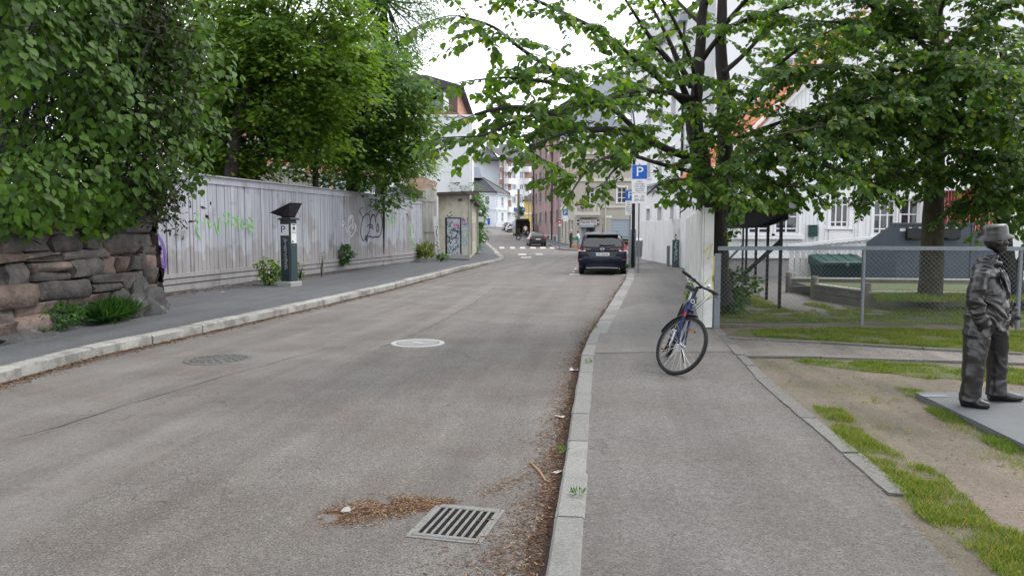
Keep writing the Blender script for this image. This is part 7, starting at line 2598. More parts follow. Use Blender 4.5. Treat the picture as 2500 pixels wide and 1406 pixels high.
# the big two-stemmed linden by the corner fence
TA = gd(1752, 690, .1)
TY = 14.2
trA = [([(TA.x, TY, .05), (TA.x - .02, TY, .7)] and [(1752, 742, TY), (1750, 690, TY), (1746, 600, TY), (1738, 520, TY), (1722, 470, TY), (1712, 400, TY), (1700, 340, TY), (1692, 285, TY)], [.30, .24, .215, .205, .185, .165, .155, .145]),
       ([(1694, 300, TY), (1702, 192, TY), (1711, 96, TY - .1), (1720, 0, TY - .2), (1728, -120, TY - .2)], [.12, .105, .09, .075, .05]),
       ([(1746, 560, TY + .1), (1764, 470, TY + .3), (1769, 330, TY + .4), (1766, 224, TY + .5), (1759, 96, TY + .5), (1764, -20, TY + .4)], [.2, .165, .135, .12, .10, .08])]
Z = TY
lmA = [([(1766, 250, Z + .4), (1790, 220, Z - .6), (1830, 250, Z - 1.2), (1800, 310, Z - 1.7)], .03, 1.3),
       ([(1768, 330, Z + .4), (1740, 330, Z - 1), (1760, 280, Z - 1.8)], .025, 1.2),
       ([(1690, 300, Z), (1700, 260, Z - 1.2), (1740, 230, Z - 2)], .025, 1),
       ([(1690, 270, Z), (1644, 166, Z - .5), (1599, 109, Z - .9), (1558, 48, Z - 1.2), (1520, -10, Z - 1.5)], .062, .65),
       ([(1688, 212, Z), (1657, 154, Z - .2), (1625, 83, Z - .3), (1580, -5, Z - .3)], .065, .6),
       ([(1680, 262, Z), (1606, 189, Z - .8), (1548, 144, Z - 1.4), (1484, 90, Z - 2.1), (1420, 54, Z - 2.7), (1305, 0, Z - 3.6), (1230, -30, Z - 4)], .055, 1.25),
       ([(1690, 240, Z), (1580, 221, Z - 1.6), (1468, 246, Z - 3), (1400, 262, Z - 3.8)], .04, 1.2),
       ([(1700, 390, Z), (1640, 370, Z - .8), (1574, 339, Z - 1.7), (1500, 318, Z - 2.6), (1420, 314, Z - 3.4), (1330, 272, Z - 4.3), (1240, 262, Z - 4.9), (1160, 280, Z - 5.2)], .07, 1.2),
       ([(1574, 339, Z - 1.7), (1500, 268, Z - 2.7), (1433, 224, Z - 3.4), (1372, 186, Z - 4), (1276, 122, Z - 4.8), (1205, 67, Z - 5.2), (1120, 40, Z - 5.5)], .04, 1.3),
       ([(1433, 224, Z - 3.4), (1330, 200, Z - 4.3), (1240, 190, Z - 4.9), (1170, 195, Z - 5.2)], .025, 1.3),
       ([(1330, 272, Z - 4.3), (1250, 300, Z - 5), (1180, 330, Z - 5.4), (1120, 335, Z - 5.6)], .02, 1.0),
       ([(1420, 314, Z - 3.4), (1340, 340, Z - 4.4), (1290, 372, Z - 4.9)], .02, 1.0),
       ([(1690, 420, Z), (1610, 400, Z - 1.4), (1540, 380, Z - 2.6), (1480, 385, Z - 3.6), (1430, 420, Z - 4.4), (1395, 470, Z - 4.9)], .035, .6),
       ([(1540, 380, Z - 2.6), (1500, 415, Z - 3.4), (1480, 440, Z - 3.9)], .02, .6),
       ([(1700, 440, Z), (1650, 440, Z - 1.4), (1610, 450, Z - 2.2), (1580, 475, Z - 2.8)], .03, 1.1),
       ([(1700, 450, Z), (1680, 500, Z - 1.5), (1660, 520, Z - 2.2)], .02, .8),
       ([(1712, 150, Z), (1772, 74, Z - .6), (1850, 40, Z - 1.2), (1940, 15, Z - 1.8)], .05, 1.3),
       ([(1782, 288, Z + .3), (1836, 240, Z - .2), (1884, 176, Z - .8), (1950, 120, Z - 1.4), (2020, 80, Z - 1.8)], .055, 1.4),
       ([(1765, 350, Z + .3), (1850, 320, Z - .5), (1940, 290, Z - 1.2), (2030, 300, Z - 1.8)], .045, 1.5),
       ([(1760, 420, Z + .2), (1840, 400, Z - 1), (1930, 390, Z - 1.8), (2030, 410, Z - 2.4), (2110, 440, Z - 2.7)], .05, 1.7),
       ([(1755, 450, Z), (1800, 445, Z - 1.4), (1880, 450, Z - 2.1), (1960, 460, Z - 2.6), (2010, 490, Z - 2.9)], .04, 1.7),
       ([(1755, 440, Z), (1770, 420, Z - 1.6), (1780, 440, Z - 2.6), (1790, 480, Z - 3.2)], .035, 1.5),
       ([(1760, 400, Z), (1830, 460, Z - .8), (1900, 500, Z - .6), (1960, 520, Z - .4)], .03, 1.3),
       ([(1764, 180, Z + .4), (1820, 130, Z + .5), (1880, 60, Z + .6), (1930, -30, Z + .6)], .05, 1.0),
       ([(1712, 60, Z), (1660, 10, Z + .5), (1600, -60, Z + 1)], .04, 1.0),
       ([(1720, 20, Z), (1760, -60, Z - 1.5), (1800, -120, Z - 3)], .04, 1.2),
       ([(1700, 240, Z), (1690, 160, Z - 1.8), (1640, 40, Z - 3.2), (1560, -80, Z - 4.2)], .04, .6),
       ([(1770, 60, Z + .4), (1860, -40, Z - .5), (1960, -120, Z - 1.5)], .045, 1.2)]
tA, nA = limbs_tree('linden_tree', 'dark two stemmed linden leaning over the pavement behind the corner fence', (TA.x, TY, .1), trA, lmA, 3, M['lindenleaf'], M['bark'], .098, .042, .8, .15, .19, 280)
# second linden behind the chain link fence
TBY = 15.2
trB = [([(2272, 792, TBY), (2272, 755, TBY), (2275, 600, TBY), (2281, 450, TBY), (2284, 300, TBY), (2288, 120, TBY), (2290, -60, TBY)], [.32, .245, .205, .185, .165, .14, .10])]
Z = TBY
lmB = [([(2286, 250, Z), (2180, 200, Z - 1.4), (2080, 170, Z - 2.2), (1980, 160, Z - 2.8), (1900, 180, Z - 3.2)], .045, 1.1),
       ([(2286, 300, Z), (2200, 290, Z - 1.8), (2100, 300, Z - 2.6), (2000, 310, Z - 3.1), (1890, 330, Z - 3.4)], .045, 1.1),
       ([(2288, 90, Z), (2190, 90, Z - 1), (2080, 60, Z - 1.8), (1960, 50, Z - 2.4)], .04, 1.1),
       ([(2284, 120, Z), (2248, 140, Z - .6), (2188, 167, Z - 1.2), (2099, 218, Z - 1.9), (2009, 269, Z - 2.5), (1930, 330, Z - 3), (1869, 382, Z - 3.3)], .07, 1.3),
       ([(2284, 260, Z), (2340, 210, Z - .8), (2420, 170, Z - 1.5), (2510, 140, Z - 2)], .05, 1.7),
       ([(2282, 350, Z), (2200, 320, Z - 1.2), (2120, 330, Z - 1.8), (2050, 370, Z - 2.3)], .045, 1.7),
       ([(2282, 380, Z), (2350, 370, Z - 1), (2430, 380, Z - 1.6), (2510, 400, Z - 2)], .045, 1.9),
       ([(2282, 420, Z), (2220, 420, Z - .9), (2160, 440, Z - 1.4), (2110, 480, Z - 1.7)], .035, 1.6),
       ([(2282, 430, Z), (2330, 430, Z - .8), (2400, 450, Z - 1.3), (2440, 500, Z - 1.6)], .035, 1.7),
       ([(2288, 160, Z), (2230, 80, Z - .8), (2150, 30, Z - 1.4), (2080, -10, Z - 1.8)], .05, 1.4),
       ([(2288, 140, Z), (2360, 70, Z - .8), (2440, 20, Z - 1.4), (2520, -20, Z - 1.8)], .05, 1.8),
       ([(2284, 260, Z), (2360, 280, Z - 1.4), (2450, 290, Z - 2.2), (2520, 310, Z - 2.6)], .045, 1.9),
       ([(2286, 220, Z), (2230, 230, Z - 1.6), (2160, 240, Z - 2.6), (2100, 270, Z - 3.1)], .04, 1.6),
       ([(2288, 100, Z), (2200, 60, Z + .6), (2100, 80, Z + .8), (2010, 120, Z + 1)], .045, 1.3),
       ([(2286, 300, Z), (2330, 300, Z + .8), (2400, 330, Z + 1), (2480, 350, Z + 1.2)], .04, 1.7),
       ([(2284, 330, Z), (2220, 380, Z + .6), (2150, 400, Z + 1), (2060, 430, Z + 1.2)], .035, 1.3),
       ([(2288, 60, Z), (2320, -40, Z - 1), (2380, -100, Z - 2)], .045, 1.2),
       ([(2286, 180, Z), (2330, 160, Z - 2), (2390, 160, Z - 3), (2460, 200, Z - 3.6)], .04, 1.8),
       ([(2288, 40, Z), (2220, -60, Z - 1.5), (2120, -120, Z - 3)], .045, 1.2)]
tB, nB = limbs_tree('linden_tree', 'straight trunked linden before the blue grey container behind the chain link fence', (8.2, TBY, .1), trB, lmB, 9, M['lindenleaf2'], M['barkg'], .098, .041, 1.0, .08, .18, 120)
# forked tree at the right edge behind the statue
TCY = 15.0
trC = [([(2492, 800, TCY), (2486, 745, TCY), (2472, 680, TCY), (2455, 620, TCY), (2448, 560, TCY), (2446, 480, TCY), (2450, 380, TCY), (2460, 200, TCY)], [.24, .2, .165, .15, .135, .125, .11, .08]),
       ([(2474, 690, TCY), (2490, 650, TCY - .1), (2515, 600, TCY - .2), (2550, 500, TCY - .3), (2580, 350, TCY)], [.12, .1, .09, .08, .06])]
Z = TCY
lmC = [([(2447, 500, Z), (2400, 480, Z - .8), (2360, 500, Z - 1.2)], .03, 1.4),
       ([(2448, 450, Z), (2490, 430, Z - 1), (2530, 470, Z - 1.6)], .03, 1.8),
       ([(2450, 380, Z), (2420, 330, Z - .6), (2360, 300, Z - 1)], .035, 1.5),
       ([(2455, 300, Z), (2500, 250, Z - .8), (2560, 220, Z - 1.4)], .035, 1.6),
       ([(2447, 520, Z), (2480, 510, Z - .6), (2520, 540, Z - .9)], .025, 1.6),
       ([(2450, 400, Z), (2470, 420, Z + .8), (2500, 460, Z + 1.2), (2530, 520, Z + 1.4)], .025, 1.4),
       ([(2460, 220, Z), (2440, 120, Z - .6), (2400, 40, Z - 1)], .035, 1.5)]
tC, nC = limbs_tree('forked_tree', 'forked leafy tree at the right edge behind the statue', (9.8, TCY, .1), trC, lmC, 14, M['lindenleaf2'], M['bark'], .105, .045, .85, .11, .2)

def crown_tree(name, label, base, trunk, center, radii, ncl, per, size, lm, bark, seed, tmpl=(MAPLE_V, MAPLE_T), flat=.45, cl_r=.85, group='trees behind the long fence', inner=.3):
    rr = random.Random(seed)
    g = np.random.default_rng(seed)
    t = thing(name, label, 'tree', base, 0, group)
    mb = MB()
    for pts, r in trunk:
        mb.tube([Vector(p) for p in pts], r, 10)
    sub(t, 'trunk', mb, bark, 60)
    fork = Vector(trunk[0][0][-1])
    lb = MB()
    P_, D, N_, S = [], [], [], []
    c = np.array(center)
    for i in range(ncl):
        v = Vector((rr.gauss(0, 1), rr.gauss(0, 1), rr.gauss(0, 1))).normalized()
        q = (inner + (1 - inner) * rr.random() ** .5) * rr.uniform(.85, 1.12)
        cc = c + np.array((v.x * radii[0] * q, v.y * radii[1] * q, v.z * radii[2] * q))
        if rr.random() < .5:
            a, b = Vector(cc), fork.lerp(Vector(c), rr.uniform(0, .5))
            mid = a.lerp(b, .5) + Vector((rr.gauss(0, .15), rr.gauss(0, .15), -.15))
            lb.tube([b, mid, a], [.05, .03, .008], 5, False)
        n_ = int(per * rr.uniform(.6, 1.4))
        rc = cl_r * rr.uniform(.7, 1.25)
        off = g.normal(0, .45, (n_, 3)) * np.array((rc, rc, rc * flat))
        off[:, 2] -= .25 * (off[:, 0] ** 2 + off[:, 1] ** 2) / rc
        P_.append(cc + off)
        out = unit(off * np.array((1, 1, .3)) + np.array((v.x, v.y, 0)) * .4 + g.normal(0, .3, (n_, 3)))
        D.append(out * np.array((1, 1, .3)) + np.array((0, 0, -.45)))
        N_.append(np.array((0, 0, 1)) + np.array((v.x, v.y, 0)) * .25 + g.normal(0, .38, (n_, 3)))
        S.append(size * g.uniform(.65, 1.25, n_))
    sub(t, 'limbs', lb, bark)
    link('foliage', leafmesh('foliage', np.concatenate(P_), np.concatenate(D), np.concatenate(N_), np.concatenate(S), lm, tmpl), t, -Vector(t.location), kind='stuff')
    return t
def vt(px, pys, Y, base=.1):
    return [at(px if not hasattr(px, '__len__') else px[i], py, Y) if py is not None else Vector((at(px if not hasattr(px, '__len__') else px[i], 560, Y).x, Y, base)) for i, py in enumerate(pys)]
c1 = at(700, 120, 25.5)
crown_tree('maple_tree', 'tall broad maple rising above the long fence next to the creeper', (-8.9, 25, .1), [(vt((563, 565, 575, 620), (None, 420, 300, 180), 25), [.3, .22, .18, .1])], c1, (3.1, 2.6, 3.3), 150, 120, .17, M['mapleleaf'], M['bark'], 5)
c2 = at(900, 290, 31)
crown_tree('maple_tree', 'dense dark maple with low branches reaching the end of the long fence', (-6.3, 31, .1), [(vt((858, 860, 865, 880), (None, 440, 380, 300), 31), [.3, .24, .2, .12]), (vt((862, 835, 800), (430, 380, 300), 31), [.15, .12, .06])], c2, (2.9, 2.5, 3.2), 150, 120, .17, M['mapledark'], M['bark'], 6)
c4 = at(985, 400, 33)
crown_tree('ash_tree', 'feathery low ash spreading over the end of the long fence', (-5.2, 33, .1), [(vt((930, 935, 960), (None, 460, 420), 33), [.12, .1, .06])], c4, (1.7, 1.4, .75), 34, 90, .14, M['mapleleaf'], M['bark'], 16, (SLIM_V, SLIM_T), .35, .6)
c7 = at(540, 290, 26)
crown_tree('maple_tree', 'low maple filling the gap between the creeper and the tall maple', (-9.9, 27, .1), [(vt((548, 550, 555, 570), (None, 430, 350, 260), 27), [.16, .13, .1, .06])], c7, (1.7, 1.3, 2.6), 120, 100, .16, M['mapleleaf'], M['bark'], 21)
for bx_, by_, lab_ in ((4.8, -4.5, 'broad unseen tree added just behind the viewpoint to shade the right foreground'), (-9.5, .5, 'broad unseen tree added left of the viewpoint to shade the near road')):  # two trees added out of view to shade the foreground
    crown_tree('added_shade_tree', lab_, (bx_, by_, .1), [([(bx_, by_, .1), (bx_, by_, 3), (bx_ * .85, by_ + .3, 6)], [.32, .26, .18])], (bx_ * .7, by_ + .8, 9), (5.6, 4.6, 2.8), 170, 90, .26, M['ashleaf'], M['bark'], 50 + int(bx_), cl_r=1.3, group='added shade trees')
c3 = at(735, 345, 27.5)
crown_tree('slender_maple', 'slender young maple in front of the orange brick block', (-7, 27.5, .1), [(vt((768, 770, 772, 765), (None, 430, 360, 300), 27.5), [.12, .1, .08, .05])], c3, (1.3, 1.0, 1.5), 36, 80, .15, M['mapledark'], M['bark'], 7)
c5 = at(935, -10, 40)
crown_tree('tall_ash_tree', 'tall airy ash tree standing behind the dark maple', (-7, 40, .1), [(vt((930, 930, 935, 940), (None, 300, 120, 0), 40), [.35, .28, .2, .12])], c5, (3.1, 2.4, 4.4), 170, 120, .19, M['ashleaf'], M['bark'], 8, (SLIM_V, SLIM_T), .5, .9)
c6 = at(560, 60, 30)
crown_tree('tall_ash_tree', 'tall ash tree filling the gap above the creeper at the back', (-11.5, 30, .1), [(vt((540, 540, 550), (None, 300, 100), 30), [.3, .22, .12])], c6, (3.0, 2.6, 3.6), 110, 110, .18, M['ashleaf'], M['bark'], 18, (SLIM_V, SLIM_T), .5, .9)

# ------------------------------------------------------------------ leafy creeper and dark yew over the stone wall
def right_edge(py):
    tab = [(-100, 470), (0, 482), (60, 505), (100, 540), (200, 545), (300, 538), (400, 528), (440, 510), (480, 440), (520, 398), (545, 380)]
    return interp(tab, py)
rr = random.Random(2)
g = np.random.default_rng(2)
vine = thing('creeper_shrub', 'huge heart leaved creeper shrub hanging over the dark stone wall', 'shrub', (-7.8, 12.5, 1.2))
P_, D, N_, S = [], [], [], []
twm = MB()
lobes = []
for py in range(-110, 505, 62):
    for px in range(-40, 540, 70):
        x, y = px + rr.uniform(-28, 28), py + rr.uniform(-26, 26)
        e = right_edge(y)
        if x > e - 22:
            continue
        Y = 11.0 + 4.6 * max(x, -40) / 540 + rr.uniform(-.35, .45)
        dark = x < 210 and 150 < y < 400
        if dark:
            Y += 1.3
        lobes.append((x, y, Y, dark))
for x, y, Y, dark in lobes:
    c = np.array(at(x, y, Y))
    r = rr.uniform(.42, .68)
    n_ = 46 if dark else 150
    v = g.normal(0, 1, (n_, 3))
    v = unit(v)
    v[:, 1] = -np.abs(v[:, 1]) * .9 + .15
    pos = c + v * r * g.uniform(.72, 1.1, (n_, 1)) * np.array((1.05, .8, .95))
    P_.append(pos)
    D.append(v * np.array((.7, .5, .2)) + np.array((0, 0, -.95)) + g.normal(0, .28, (n_, 3)))
    N_.append(v + np.array((0.1, -.25, .75)) + g.normal(0, .28, (n_, 3)))
    S.append(.128 * g.uniform(.4, 1.35, n_))
    for _ in range(3):
        a = Vector(c) + Vector((rr.gauss(0, .4), .5, rr.gauss(0, .4)))
        twm.tube([a, Vector(c) + Vector((rr.gauss(0, .3), 0, rr.gauss(0, .3))), Vector(c) + Vector((rr.gauss(0, .5), -.3, rr.gauss(0, .5) - .2))], [.014, .009, .003], 4, False)
# hanging fringe along the wall top
for i in range(46):
    px = rr.uniform(-10, 392)
    Y = 10.85 + 3.75 * px / 385 + .1
    bot = 535 + 16 * math.sin(px * .031) + rr.uniform(-20, 24) - (25 if px > 300 else 0)
    for py in range(470, int(bot), 11):
        n_ = 5
        c = np.array(at(px + rr.uniform(-16, 16), py, Y - .35))
        P_.append(c + g.normal(0, .09, (n_, 3)))
        D.append(g.normal(0, .35, (n_, 3)) + np.array((.1, -.1, -1)))
        N_.append(np.array((.45, -.9, .35)) + g.normal(0, .35, (n_, 3)))
        S.append(.135 * g.uniform(.55, 1.15, n_))
P_, D, N_, S = np.concatenate(P_), np.concatenate(D), np.concatenate(N_), np.concatenate(S)
keep = single_leaves(vine, P_, D, N_, S, M['vineleaf'], 280)
link('foliage', leafmesh('foliage', P_[keep], D[keep], N_[keep], S[keep], M['vineleaf']), vine, -Vector(vine.location), kind='stuff')
sub(vine, 'stems', twm, M['bark'])
# yew: dark fine foliage filling the depth behind the creeper
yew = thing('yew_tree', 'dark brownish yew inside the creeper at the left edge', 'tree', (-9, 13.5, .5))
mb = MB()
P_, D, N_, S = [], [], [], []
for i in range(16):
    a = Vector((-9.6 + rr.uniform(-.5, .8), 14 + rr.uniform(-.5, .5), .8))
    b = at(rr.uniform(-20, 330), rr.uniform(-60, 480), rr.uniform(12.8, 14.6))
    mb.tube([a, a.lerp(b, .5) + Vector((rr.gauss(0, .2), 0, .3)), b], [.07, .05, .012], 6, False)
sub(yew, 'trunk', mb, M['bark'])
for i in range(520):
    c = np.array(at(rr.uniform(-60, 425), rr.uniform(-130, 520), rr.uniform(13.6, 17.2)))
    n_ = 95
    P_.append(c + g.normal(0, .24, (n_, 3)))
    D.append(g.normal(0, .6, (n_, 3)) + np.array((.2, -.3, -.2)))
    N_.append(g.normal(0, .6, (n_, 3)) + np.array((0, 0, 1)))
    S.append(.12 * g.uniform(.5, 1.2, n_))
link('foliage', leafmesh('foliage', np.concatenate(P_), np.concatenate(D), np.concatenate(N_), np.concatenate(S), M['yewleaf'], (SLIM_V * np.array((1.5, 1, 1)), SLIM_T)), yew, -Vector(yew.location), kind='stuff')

# ------------------------------------------------------------------ hedge, weeds, small bushes
def bush(name, label, c, r, n_, size, lm, tmpl=(HEART_V, HEART_T), seed=1, nst=7, cat='bush', upright=.5, group=None):
    g = np.random.default_rng(seed)
    rr = random.Random(seed)
    t = thing(name, label, cat, c, 0, group)
    v = unit(g.normal(0, 1, (n_, 3)))
    q = g.uniform(.25, 1, (n_, 1)) ** .5
    lump = 1 + .34 * np.sin(v[:, 0:1] * 5 + seed) * np.cos(v[:, 2:3] * 6)
    p = v * q * lump * np.array(r) + np.array((0, 0, r[2]))
    p[:, 2] = np.abs(p[:, 2]) + .02
    d = v * np.array((1, 1, .5)) + np.array((0, 0, upright - .6)) + g.normal(0, .4, (n_, 3))
    nn = np.array((0, 0, 1)) + v * .6 + g.normal(0, .4, (n_, 3))
    m = MB()
    for i in range(nst):
        e = Vector((rr.uniform(-.8, .8) * r[0], rr.uniform(-.8, .8) * r[1], r[2] * rr.uniform(1.1, 1.8)))
        m.tube([(0, 0, 0), e * .5 + Vector((0, 0, .05)), e], [.012, .008, .003], 4, False)
    obj('stems', m, M['bark'], t)
    link('foliage', leafmesh('foliage', p, d, nn, size * g.uniform(.6, 1.3, n_), lm, tmpl), t, kind='stuff')
    return t
b1 = gd(668, 695, .12)
bush('bush', 'leafy weed bush at the left side of the parking meter', (b1.x - .08, b1.y - .1, .12), (.38, .3, .34), 520, .085, M['weedleaf'], seed=3)
b2 = gd(838, 661, .12)
bush('bush', 'round leafy bush growing against the long fence right of the parking meter', (b2.x + .05, b2.y - .25, .3), (.42, .32, .42), 800, .085, M['hedgeleaf'], seed=4)
b3 = gd(735, 688, .12)
bush('weed', 'thin yellowish weed just right of the parking meter', (b3.x, b3.y - .1, .12), (.14, .12, .32), 70, .075, M['weedleaf'], seed=5, cat='plant')
b4 = gd(787, 676, .12)
bush('weed', 'sparse tall weed stalks before the fence between the meter and the round bush', (b4.x, b4.y - .1, .12), (.14, .1, .42), 90, .05, M['weedleaf'], (SLIM_V, SLIM_T), 6, cat='plant')
b5 = gd(1040, 637, .12)
bush('grass_tuft', 'yellow green grass tuft at the end of the lilac fence', (b5.x, b5.y - .3, .12), (.35, .3, .36), 420, .3, M['grass'], (SLIM_V * np.array((.35, 1, 1)), SLIM_T), 7, 0, 'plant', 1.6)
b6 = gd(1090, 636, .12)
bush('weed', 'low weeds at the foot of the leaning board', (b6.x - .2, b6.y - .1, .12), (.3, .2, .14), 160, .09, M['weedleaf'], seed=8, cat='plant')
q = gd(150, 800, .12)
bush('bush', 'leafy weeds growing at the foot of the stone wall', (-6.98, 12.0, .12), (.2, .6, .2), 1500, .055, M['hedgeleaf'], (SLIM_V * np.array((1.6, 1, 1)), SLIM_T), 9)
bush('grass_tuft', 'dense grassy weeds right of the leafy weeds under the stone wall', (-6.78, 13.1, .12), (.22, .5, .09), 1500, .26, M['hedgeleaf'], (SLIM_V * np.array((.22, 1, 1)), SLIM_T), 10, 0, 'plant', 1.7)
b7 = gd(1690, 738, .1)
bush('weed', 'yellowing weed at the foot of the corner fence behind the bicycle', (b7.x, b7.y, .1), (.18, .3, .22), 130, .07, M['weedleaf'], seed=12, cat='plant')
for i, (px, py, lab) in enumerate(((1660, 640, 'low yellow weeds at the foot of the leaning white fence'), (1530, 655, 'small weed beside the kerb near the street lamp post'))):
    p = gd(px, py, .1)
    bush('weed', lab, (p.x, p.y, .1), (.35 if i == 0 else .15, .2, .1), 110, .07, M['weedleaf'], seed=20 + i, cat='plant')
for i, (px, py, Y, rx, n_, lab) in enumerate(((1770, 655, 16.5, .7, 700, 'dark shrub in the shade under the big linden'), (1755, 720, 14.6, .5, 420, 'low dark shrub just inside the chain link corner'))):
    p = at(px, py, Y)
    bush('shrub', lab, (p.x + .1, Y, .1), (rx, .5, rx * .55), n_, .09, M['lindenleaf2'], seed=30 + i)
hd = thing('hedge', 'tall rounded green hedge bulging over the left pavement past the cream shed', 'hedge', (-3.4, 60, .1))
P_, D, N_ = [], [], []
for i in range(150):
    y = rr.uniform(52.5, 78)
    f = (y - 52.5) / 26
    zc = rr.uniform(.3, 4.6 - .6 * f)
    xe = interp(LK, y) - 1.75 + .5 * math.sin(y * .5) - (zc < 1.3) * .35
    c = np.array((xe - abs(rr.gauss(0, .8)) , y, zc))
    v = unit(g.normal(0, 1, (85, 3)))
    P_.append(c + v * .72 * g.uniform(.5, 1, (85, 1)))
    D.append(v + np.array((0, 0, -.5)))
    N_.append(v + np.array((0, -.2, .6)))
link('foliage', leafmesh('foliage', np.concatenate(P_), np.concatenate(D), np.concatenate(N_), .22, M['hedgeleaf']), hd, -Vector(hd.location), kind='stuff')
m_ = MB()
for i in range(14):
    y = 53 + i * 1.8
    m_.tube([(interp(LK, y) - 2.6, y, 0), (interp(LK, y) - 2.5, y, 3)], [.08, .04], 5)
sub(hd, 'stems', m_, M['bark'])
sm = thing('bush', 'small green bush in front of the balcony apartments', 'bush', (at(1272, 550, 140).x, 140, 1.6))
v = unit(g.normal(0, 1, (700, 3)))
link('foliage', leafmesh('foliage', v * np.array((1.1, 1, 1.9)) * g.uniform(.5, 1, (700, 1)) + np.array((0, 0, 1.9)), v, v + np.array((0, 0, .5)), .4, M['hedgeleaf']), sm, kind='stuff')

# ------------------------------------------------------------------ grass
def inpoly(x, y, poly):
    ins = np.zeros(len(x), bool)
    n_ = len(poly)
    for i in range(n_):
        x0, y0 = poly[i]
        x1, y1 = poly[(i + 1) % n_]
        c = ((y0 > y) != (y1 > y)) & (x < (x1 - x0) * (y - y0) / (y1 - y0 + 1e-12) + x0)
        ins ^= c
    return ins
def lawn(name, label, pxpoly, dens, hgt, seed, z=.1, thr=-.15, m=None, turf=True, nsc=2.2):
    g = np.random.default_rng(seed)
    poly = [tuple(gd(x, y, z)[:2]) for x, y in pxpoly]
    xs, ys_ = [p[0] for p in poly], [p[1] for p in poly]
    area = (max(xs) - min(xs)) * (max(ys_) - min(ys_))
    n_ = int(area * dens * 2.6)
    x, y = g.uniform(min(xs), max(xs), n_), g.uniform(min(ys_), max(ys_), n_)
    k = inpoly(x, y, poly)
    x, y = x[k], y[k]
    nv = np.array([noise.noise(Vector((a * nsc, b * nsc, seed))) + .5 * noise.noise(Vector((a * nsc * 3, b * nsc * 3, seed))) for a, b in zip(x, y)])
    k = nv > thr + g.normal(.06, .2, len(nv))
    x, y, nv = x[k], y[k], nv[k]
    N = len(x)
    pos = np.stack([x, y, np.full(N, z)], 1)
    az = g.uniform(0, 2 * math.pi, N)
    lean = g.uniform(.15, 1.1, N)
    d = np.stack([np.cos(az) * lean, np.sin(az) * lean, np.ones(N)], 1)
    nn = np.stack([np.cos(az + 1.3), np.sin(az + 1.3), np.full(N, .3)], 1)
    s_ = hgt * .55 * g.uniform(.5, 1.3, N) * (1 + np.clip(nv, -.3, .5))
    B = (np.array([(-.075, 0, 0), (.075, 0, 0), (0, 1, .1)]), np.array([(0, 1, 2)]))
    o = link(name, leafmesh(name, pos, d, nn, s_, m or M['grass'], B))
    o['label'] = label
    o['category'] = 'grass'
    o['kind'] = 'stuff'
    return N
NG = 0
NG += lawn('grass', 'shaded grass strip along the foot of the chain link fence', [(1830, 806), (2100, 800), (2560, 812), (2560, 862), (2240, 845), (2000, 830), (1850, 822)], 3800, .075, 1, thr=-.25)
NG += lawn('grass', 'grass strip on the near side of the gravel path', [(1930, 880), (2100, 884), (2560, 905), (2560, 950), (2440, 932), (2260, 925), (2080, 905)], 4000, .07, 2, thr=-.1)
NG += lawn('grass', 'bright grass strip along the pavement edging in the foreground', [(1985, 992), (2060, 1000), (2130, 1075), (2300, 1160), (2420, 1270), (2560, 1340), (2560, 1480), (2440, 1406), (2350, 1330), (2240, 1260), (2190, 1190), (2080, 1110)], 6500, .06, 3, thr=-.22)
NG += lawn('grass', 'grass growing along the edge of the statue slab', [(2180, 945), (2245, 955), (2380, 1020), (2520, 1092), (2560, 1150), (2440, 1100), (2330, 1045), (2240, 990)], 4500, .06, 4, thr=-.2)
NG += lawn('grass', 'thin shaded grass inside the chain link fence', [(1745, 785), (1790, 700), (1870, 730), (1930, 760), (2300, 752), (2560, 758), (2560, 800), (2100, 790)], 1700, .08, 5, thr=0.05)
NG += lawn('grass', 'sparse tufts scattered over the bare dirt', [(1830, 890), (2160, 930), (2560, 1130), (2560, 1330), (2300, 1160), (2000, 985)], 1400, .04, 6, thr=.33)
NG += lawn('grass', 'bright weeds growing in the timber planting bed', [(2130, 716), (2560, 722), (2560, 738), (2140, 738)], 900, .14, 7, z=.36, thr=-.2)
NG += lawn('grass', 'low weeds along the foot of the timber planting bed', [(1985, 738), (2130, 760), (2100, 772), (1960, 745)], 1500, .09, 8, thr=-.1)
# turf soil sheets under the grass
for z, pts in ((.0985, [(1800, 806), (2100, 799), (2560, 811), (2560, 864), (2240, 847), (1990, 832), (1800, 820)]), (.0985, [(1960, 884), (2100, 885), (2560, 906), (2560, 946), (2440, 930), (2260, 922), (2090, 902)]), (.099, [(1760, 790), (1795, 705), (1870, 735), (1930, 765), (2300, 757), (2560, 762), (2560, 798), (2100, 788)])):
    q_ = []
    P_ = [gd(x, y, z) for x, y in pts]
    for a, b in zip(P_, P_[1:] + P_[:1]):
        n_ = max(2, int((b - a).length / .25))
        q_ += [(a.lerp(b, i / n_) + Vector((rr.uniform(-.06, .06), rr.uniform(-.06, .06), 0))) for i in range(n_)]
    struct('turf', MB().poly([(p.x, p.y, z) for p in q_]), M['turf'])
# weeds in kerb joints
for i, (px, py) in enumerate(((388, 826), (480, 806), (560, 788), (822, 733), (1412, 1216), (1436, 888), (1372, 1110), (1454, 803))):
    p = gd(px, py, .02 if i < 4 else .1)
    bush('kerb_weed', ('tiny weed at the left kerb by the dark manhole', 'small fern like weed in the left kerb joint', 'grassy weed in the left kerb joint farther on', 'yellow weed in the left kerb gutter past the parking meter', 'little grass clump in the right kerb joint nearest the grate', 'small grass clump on the right kerb left of the bicycle', 'weed growing from litter beside the right kerb', 'grass clump where the right kerb widens')[i], (p.x, p.y, p.z), (.035, .03, .015), 45, .032, M['weedleaf'], (SLIM_V * np.array((.7, 1, 1)), SLIM_T), 40 + i, 0, 'plant', 1.2)

